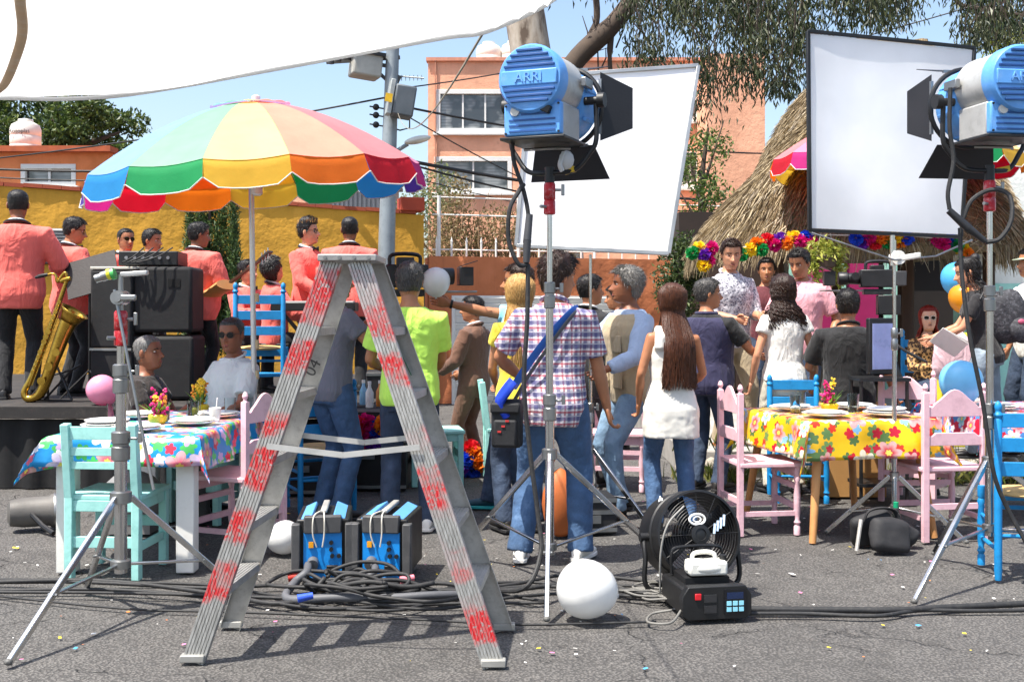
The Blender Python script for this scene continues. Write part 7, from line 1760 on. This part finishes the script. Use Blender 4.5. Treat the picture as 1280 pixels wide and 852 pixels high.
wt = person('woman with long brown hair in white tank top and jeans', 838, 7.3, 1.60, 4, None, denim, dshoe, 'm', ('long','brown',.52,260), female=True, hl=(-.21,.10,.90), hr=(.2,.3,1.02), head=(14,-6,0), side=2, fl=(-.10,.04,.085), fr=(.13,-.03,.085), voxel=.011, legw=.92)
person('grey haired man in navy vest over black tee', 884, 9.0, 1.68, -38, M_fabric('black_tee', '#151517', .2), dden, dshoe, 'm', ('short','salt'), hr=(.3,.36,1.12), hl=(-.05,.4,1.1), head=(-45,0,0), bw=1.15, belly=.06, sleeve=.7, infl=.012)
pm_ = person('tall man in white shirt with dark leaf print looking down', 912, 10.0, 1.82, -158, M_print('leaf_print_shirt', '#d2d0d4', '#33304a', 46, .47), khaki, (M('sneaker_grey', '#5a5856', .6), M('sole_orange', '#c8703a', .6)), 'l', ('short','dbrown'), Z=.24, hl=(-.1,.30,1.10), hr=(.12,.30,1.08), head=(-22,-14,0), sleeve=1.25, hem=-.1, collar=MATS.get('x') or M_print('leaf_print_collar', '#d2d0d4', '#33304a', 46, .47), fl=(-.16,.02,.085), fr=(.14,.06,.085), bw=1.04)
person('dark haired man partly hidden behind the leaf print shirt', 958, 11.6, 1.72, 170, M_fabric('maroon_tee', '#5a2028', .1), dden, dshoe, 'm', ('short','black'), Z=.24)
cw = person('woman with curly brown hair in a white blouse', 980, 8.9, 1.70, 8, M_fabric('white_blouse', '#e2dfd8', .04), M_fabric('cream_trouser', '#cfc7b4', .05), dshoe, 'l', ('curly','dbrown',.24), female=True, sleeve=.35, hem=-.02, infl=.024, hl=(-.26,.06,.88), hr=(.26,.05,.88), head=(0,-4,0))
person('man in pink hooded shirt looking down at the curly haired woman', 1002, 9.9, 1.73, 150, M_fabric('pink_shirt', '#e0a0a8', .06), dden, bshoe, 'm', ('short','black'), Z=.24, hl=(-.28,.12,.95), hr=(.2,.3,1.05), head=(-10,-18,0), sleeve=.8, bw=1.05, collar=M_fabric('pink_hood', '#d8949c', .06), infl=.022)
person('camera operator in black polo sitting on the wooden box', 1060, 8.72, 1.72, -6, M_fabric('black_polo', '#141416', .2), M_fabric('charcoal_trouser', '#26262a'), dshoe, 'm', ('short','black'), hip=.80, fl=(-.18,.32,.085), fr=(.18,.34,.085), hl=(-.2,.34,.98), hr=(.40,.20,.80), pole_r=(.9,-.3,-.3), bw=1.15, sleeve=.8, infl=.022, collar=blackf, head=(-4,0,0), hem=-.06)
p = person('red haired woman in leopard print with white sunglasses', 1160, 10.9, 1.62, -172, M_leopard(), dden, bshoe, 'p', ('long','red',.22,200), Z=.24, female=True, hip=.50, fl=(-.14,.42,.085), fr=(.12,.42,.085), hl=(-.1,.3,.72), hr=(.1,.3,.72), head=(-20,2,0), sleeve=1.9); glasses_on(p[0], p[1], True, '#e0d8cc')
bkw = person('woman in black tee with a hair bun holding papers', 1232, 9.3, 1.66, 72, M_fabric('black_tee_w', '#1c1a1c', .2), gden, dshoe, 'l', ('bun','black'), Z=.22, female=True, hl=(-.1,.42,1.02), hr=(.06,.44,1.04), lean=10, head=(6,-16,0), sleeve=.6, fl=(-.1,.1,.085), fr=(.12,-.22,.085), legw=1.1)
person('person in white shirt and pale green cap by the mint wall', 1290, 9.7, 1.74, 100, M_fabric('white_tee', '#e2e0da', .04), dden, dshoe, 'm', ('short','black'), Z=.22, sleeve=.7)
# --- accessories
def loft_on(P_, tr, ts, ex, name, mat, **k):
    g = MB(); g.loft([tr(t, ex) for t in ts]); return garment(name, g, mat, P_, .012, .012, 3, .006)
# vests: sleeveless layer over the shirt
loft_on(vm[0], vm[2]['tr'], (-.12,-.05,.03,.14,.25,.36,.43,.475,.505), .032, 'khaki_vest', M_fabric('vest_khaki', '#b5a283', .08))
for t_, s_ in ((.30,-1),(.30,1),(.05,1),(.05,-1)):
    d_ = vm[2]; c_ = d_['p0']+d_['u']*t_+d_['f']*.155+d_['r']*s_*.085; b = MB(); b.box(c_, (.1,.02,.12)); b.obj('vest_pocket', MATS['vest_khaki'], vm[0], bevel=.008)
d_ = vm[2]; c_ = d_['p0']+d_['u']*.16+d_['r']*.21; b = MB(); b.box(c_, (.03,.15,.16)); b.obj('vest_pocket', MATS['vest_khaki'], vm[0], bevel=.012)
for lab_, lay in (('grey haired man in navy vest over black tee', navy), ('man in navy vest with cream sleeves near the orange wall', M_fabric('navy_vest_dark', '#232a44', .1))):
    pass
def find(lab): return [o for o in COL.objects if o.get('label') == lab][0]
VEST_TM = lambda P_, yaw: None
for lab_, lay, bw_, bel in (('grey haired man in navy vest over black tee', navy, 1.15, .06), ('man in navy vest with cream sleeves near the orange wall', MATS['navy_vest_dark'], 1.05, 0)):
    P_ = find(lab_); p0 = V((0,0,.93)); g = MB(); rings = []
    for t in (-.13,-.05,.03,.14,.25,.36,.43,.475,.51):
        w_, d, fo = interp(TM, t); gg = bel*gs(t-.12,.13); rings.append(ellring(p0+V((0,fo+gg*.5,t)), V((1,0,0)), V((0,1,0)), w_*bw_+.03, d*bw_+.03+gg*.5))
    g.loft(rings); garment('vest', g, lay, P_, .012, .012, 3, .006); g = MB(); g.path([(math.cos(q)*.085, math.sin(q)*.08-.012, 1.475) for q in (2*math.pi*i/20 for i in range(20))], .016, 8, closed=True); g.obj('vest_collar', lay, P_)
# white tank top: narrow straps and a flared hem
d_ = wt[2]; g = MB(); rings = []
for t in (-.25,-.14,-.05,.05,.14,.25,.33,.39,.44):
    w_, d, fo = interp(TF, max(t,-.08)); fl_ = .022*ss(.15,-.23,t)+.017; rings.append(ellring(d_['p0']+V((0,fo,t)), V((1,0,0)), V((0,1,0)), (w_+fl_-(.02 if t > .36 else 0))*(.72 if t > .42 else 1), d+fl_))
g.loft(rings)
for s_ in (-1,1): g.path([(s_*.095,-.085,.93+.37), (s_*.085,-.075,.93+.46), (s_*.085,-.01,.93+.515), (s_*.09,.08,.93+.44), (s_*.09,.11,.93+.36)], [.04,.04,.034,.03,.034], 10)
garment('tank_top', g, M_fabric('white_tank', '#dcdde4', .04, .9), wt[0], .010, .022, 3, .006)
# trousers waistband flare for blouse woman
# plaid man: strap and bag
d_ = pl_[2]; tr = d_['tr']; B_ = lambda x, y, z: d_['p0']+d_['r']*x+d_['f']*y+d_['u']*z
b = MB(); b.path(cr([B_(.13,.02,.515), B_(.115,-.10,.48), B_(.02,-.155,.36), B_(-.1,-.155,.2), B_(-.215,-.08,.05)], 6), .027, 8, flat=.18, up=V((0,1,0))); b.obj('shoulder_strap', M('strap_blue', '#2f6ac0', .6), pl_[0])
b = MB(); b.path(cr([B_(.14,.0,.50), B_(.125,-.115,.46), B_(.04,-.165,.33), B_(-.09,-.17,.14), B_(-.2,-.1,-.02)], 6), .014, 8, flat=.25, up=V((0,1,0))); b.obj('camera_strap', M('strap_grey', '#57585c', .6), pl_[0])
bg_ = thing('shoulder_bag', 'black pocketed shoulder bag at the plaid shirt mans hip', 'bag', (gx(634,6.3), 6.3, gz(562,6.3)), -10)
bgm = M('nylon_black', '#1d1d1f', .7, 0, .25, 9, .4, 40)
b = MB(); b.box((0,0,.15), (.17,.1,.27)); b.obj('body', bgm, bg_, bevel=.02)
b = MB(); b.box((.0,-.06,.1), (.13,.035,.15)); b.obj('front_pocket', bgm, bg_, bevel=.012)
b = MB(); b.box((0,-.045,.24), (.17,.06,.06)); b.obj('flap', bgm, bg_, bevel=.012)
for q in range(3): b = MB(); b.box((-.03+q*.022,-.08,.11+q*.03), (.02,.006,.01)); b.obj('red_tag', M('tag_red', '#c03030', .6), bg_)
bb = thing('blue_pouch', 'shiny blue camera pouch at the plaid shirt mans waist', 'pouch', (gx(632,6.25), 6.28, gz(520,6.3)), -10)
b = MB(); b.path(cr([(0,0,.0),(-.03,-.02,.08),(.01,-.03,.15),(.05,-.02,.2)],4), .045, 12, flat=.6); b.obj('sleeve', M('glossy_blue', '#1c3fb8', .25), bb)
# backpack
bp_ = thing('backpack', 'dark grey backpack on the woman with the bun', 'backpack', (gx(1256,9.25), 9.2, gz(432,9.2)), 0)
bpm = M_print('backpack_print', '#2e2e32', '#55555a', 40, .55)
b = MB(); cushion(b, (0,0,.24), (.16,.11,.22), rot('Y',-16), .55)
b.obj('sack', bpm, bp_, smooth=90); b = MB(); b.ell((.07,-.1,.13), (.1,.06,.11), rot('Y',-18), nu=14, nv=8); b.obj('pocket', bpm, bp_)
b = MB(); b.path(cr([(-.1,-.05,.4),(-.2,-.03,.45),(-.26,-.06,.38)],4), .018, 8, flat=.3); b.obj('strap', blackp, bp_)
b = MB(); b.ell((.05,-.145,.2), (.03,.012,.022), None, 10, 6); b.obj('pink_emblem', M('emblem_pink', '#b0506a', .6), bp_)
ppr = MB(); ppr.box(at(1186,428,8.95), (.24,.004,.17), rot('Y',32) @ rot('X',40)); ppr.box(at(1187,427,8.95), (.235,.003,.165), rot('Y',28) @ rot('X',36)); tag(ppr.obj('paper_sheets', whitep, smooth=0), 'white sheets of paper in the hands of the woman with bun', 'papers')
cap_ = find('person in white shirt and pale green cap by the mint wall'); b = MB(); hz = .93+.60; b.lathe([(.1,hz+.14),(.1,hz+.16),(.085,hz+.2),(.05,hz+.235),(.01,hz+.245)], (0,0,0), 20); b.path([(0,.08,hz+.145), (0,.16,hz+.135)], [.07,.05], 12, flat=.12); b.obj('cap', M_fabric('pale_green_cap', '#a9b59a'), cap_)
# orange bag behind the plaid man
ob = thing('orange_bag', 'rust orange bag on the asphalt behind the chrome stand', 'bag', (gx(702,7.0), 7.15, 0), 10)
b = MB(); b.ell((0,0,.21), (.12,.09,.22), nu=16, nv=10)
for i, p in enumerate(b.v): b.v[i] = V((p.x, p.y, max(.005,p.z)))*(1+.08*noise.noise(p*10))
b.obj('body', M('rust_leather', '#b5602c', .6, 0, .15, 6, .3), ob, smooth=80); b = MB(); b.path(cr([(-.07,0,.38),(-.04,0,.5),(.04,0,.5),(.07,0,.38)],4), .01, 8); b.obj('handle', MATS['rust_leather'], ob)
# finish bodies: fuse the limbs into one surface, then add head and hands to it
bpy.context.view_layer.update(); dg = bpy.context.evaluated_depsgraph_get(); done = []
for tmp, hb, ml in BODY_JOBS: done.append(bpy.data.meshes.new_from_object(tmp.evaluated_get(dg)))
for (tmp, hb, ml), me in zip(BODY_JOBS, done):
    h2 = hb.mesh('head', ml, 180); bm = bmesh.new(); bm.from_mesh(me); bm.from_mesh(h2); nm = bpy.data.meshes.new('body'); bm.to_mesh(nm); bm.free()
    for m_ in ml: nm.materials.append(m_)
    nm.polygons.foreach_set('use_smooth', [True]*len(nm.polygons)); tmp.modifiers.clear(); old = tmp.data; tmp.data = nm; bpy.data.meshes.remove(old); bpy.data.meshes.remove(me); bpy.data.meshes.remove(h2)
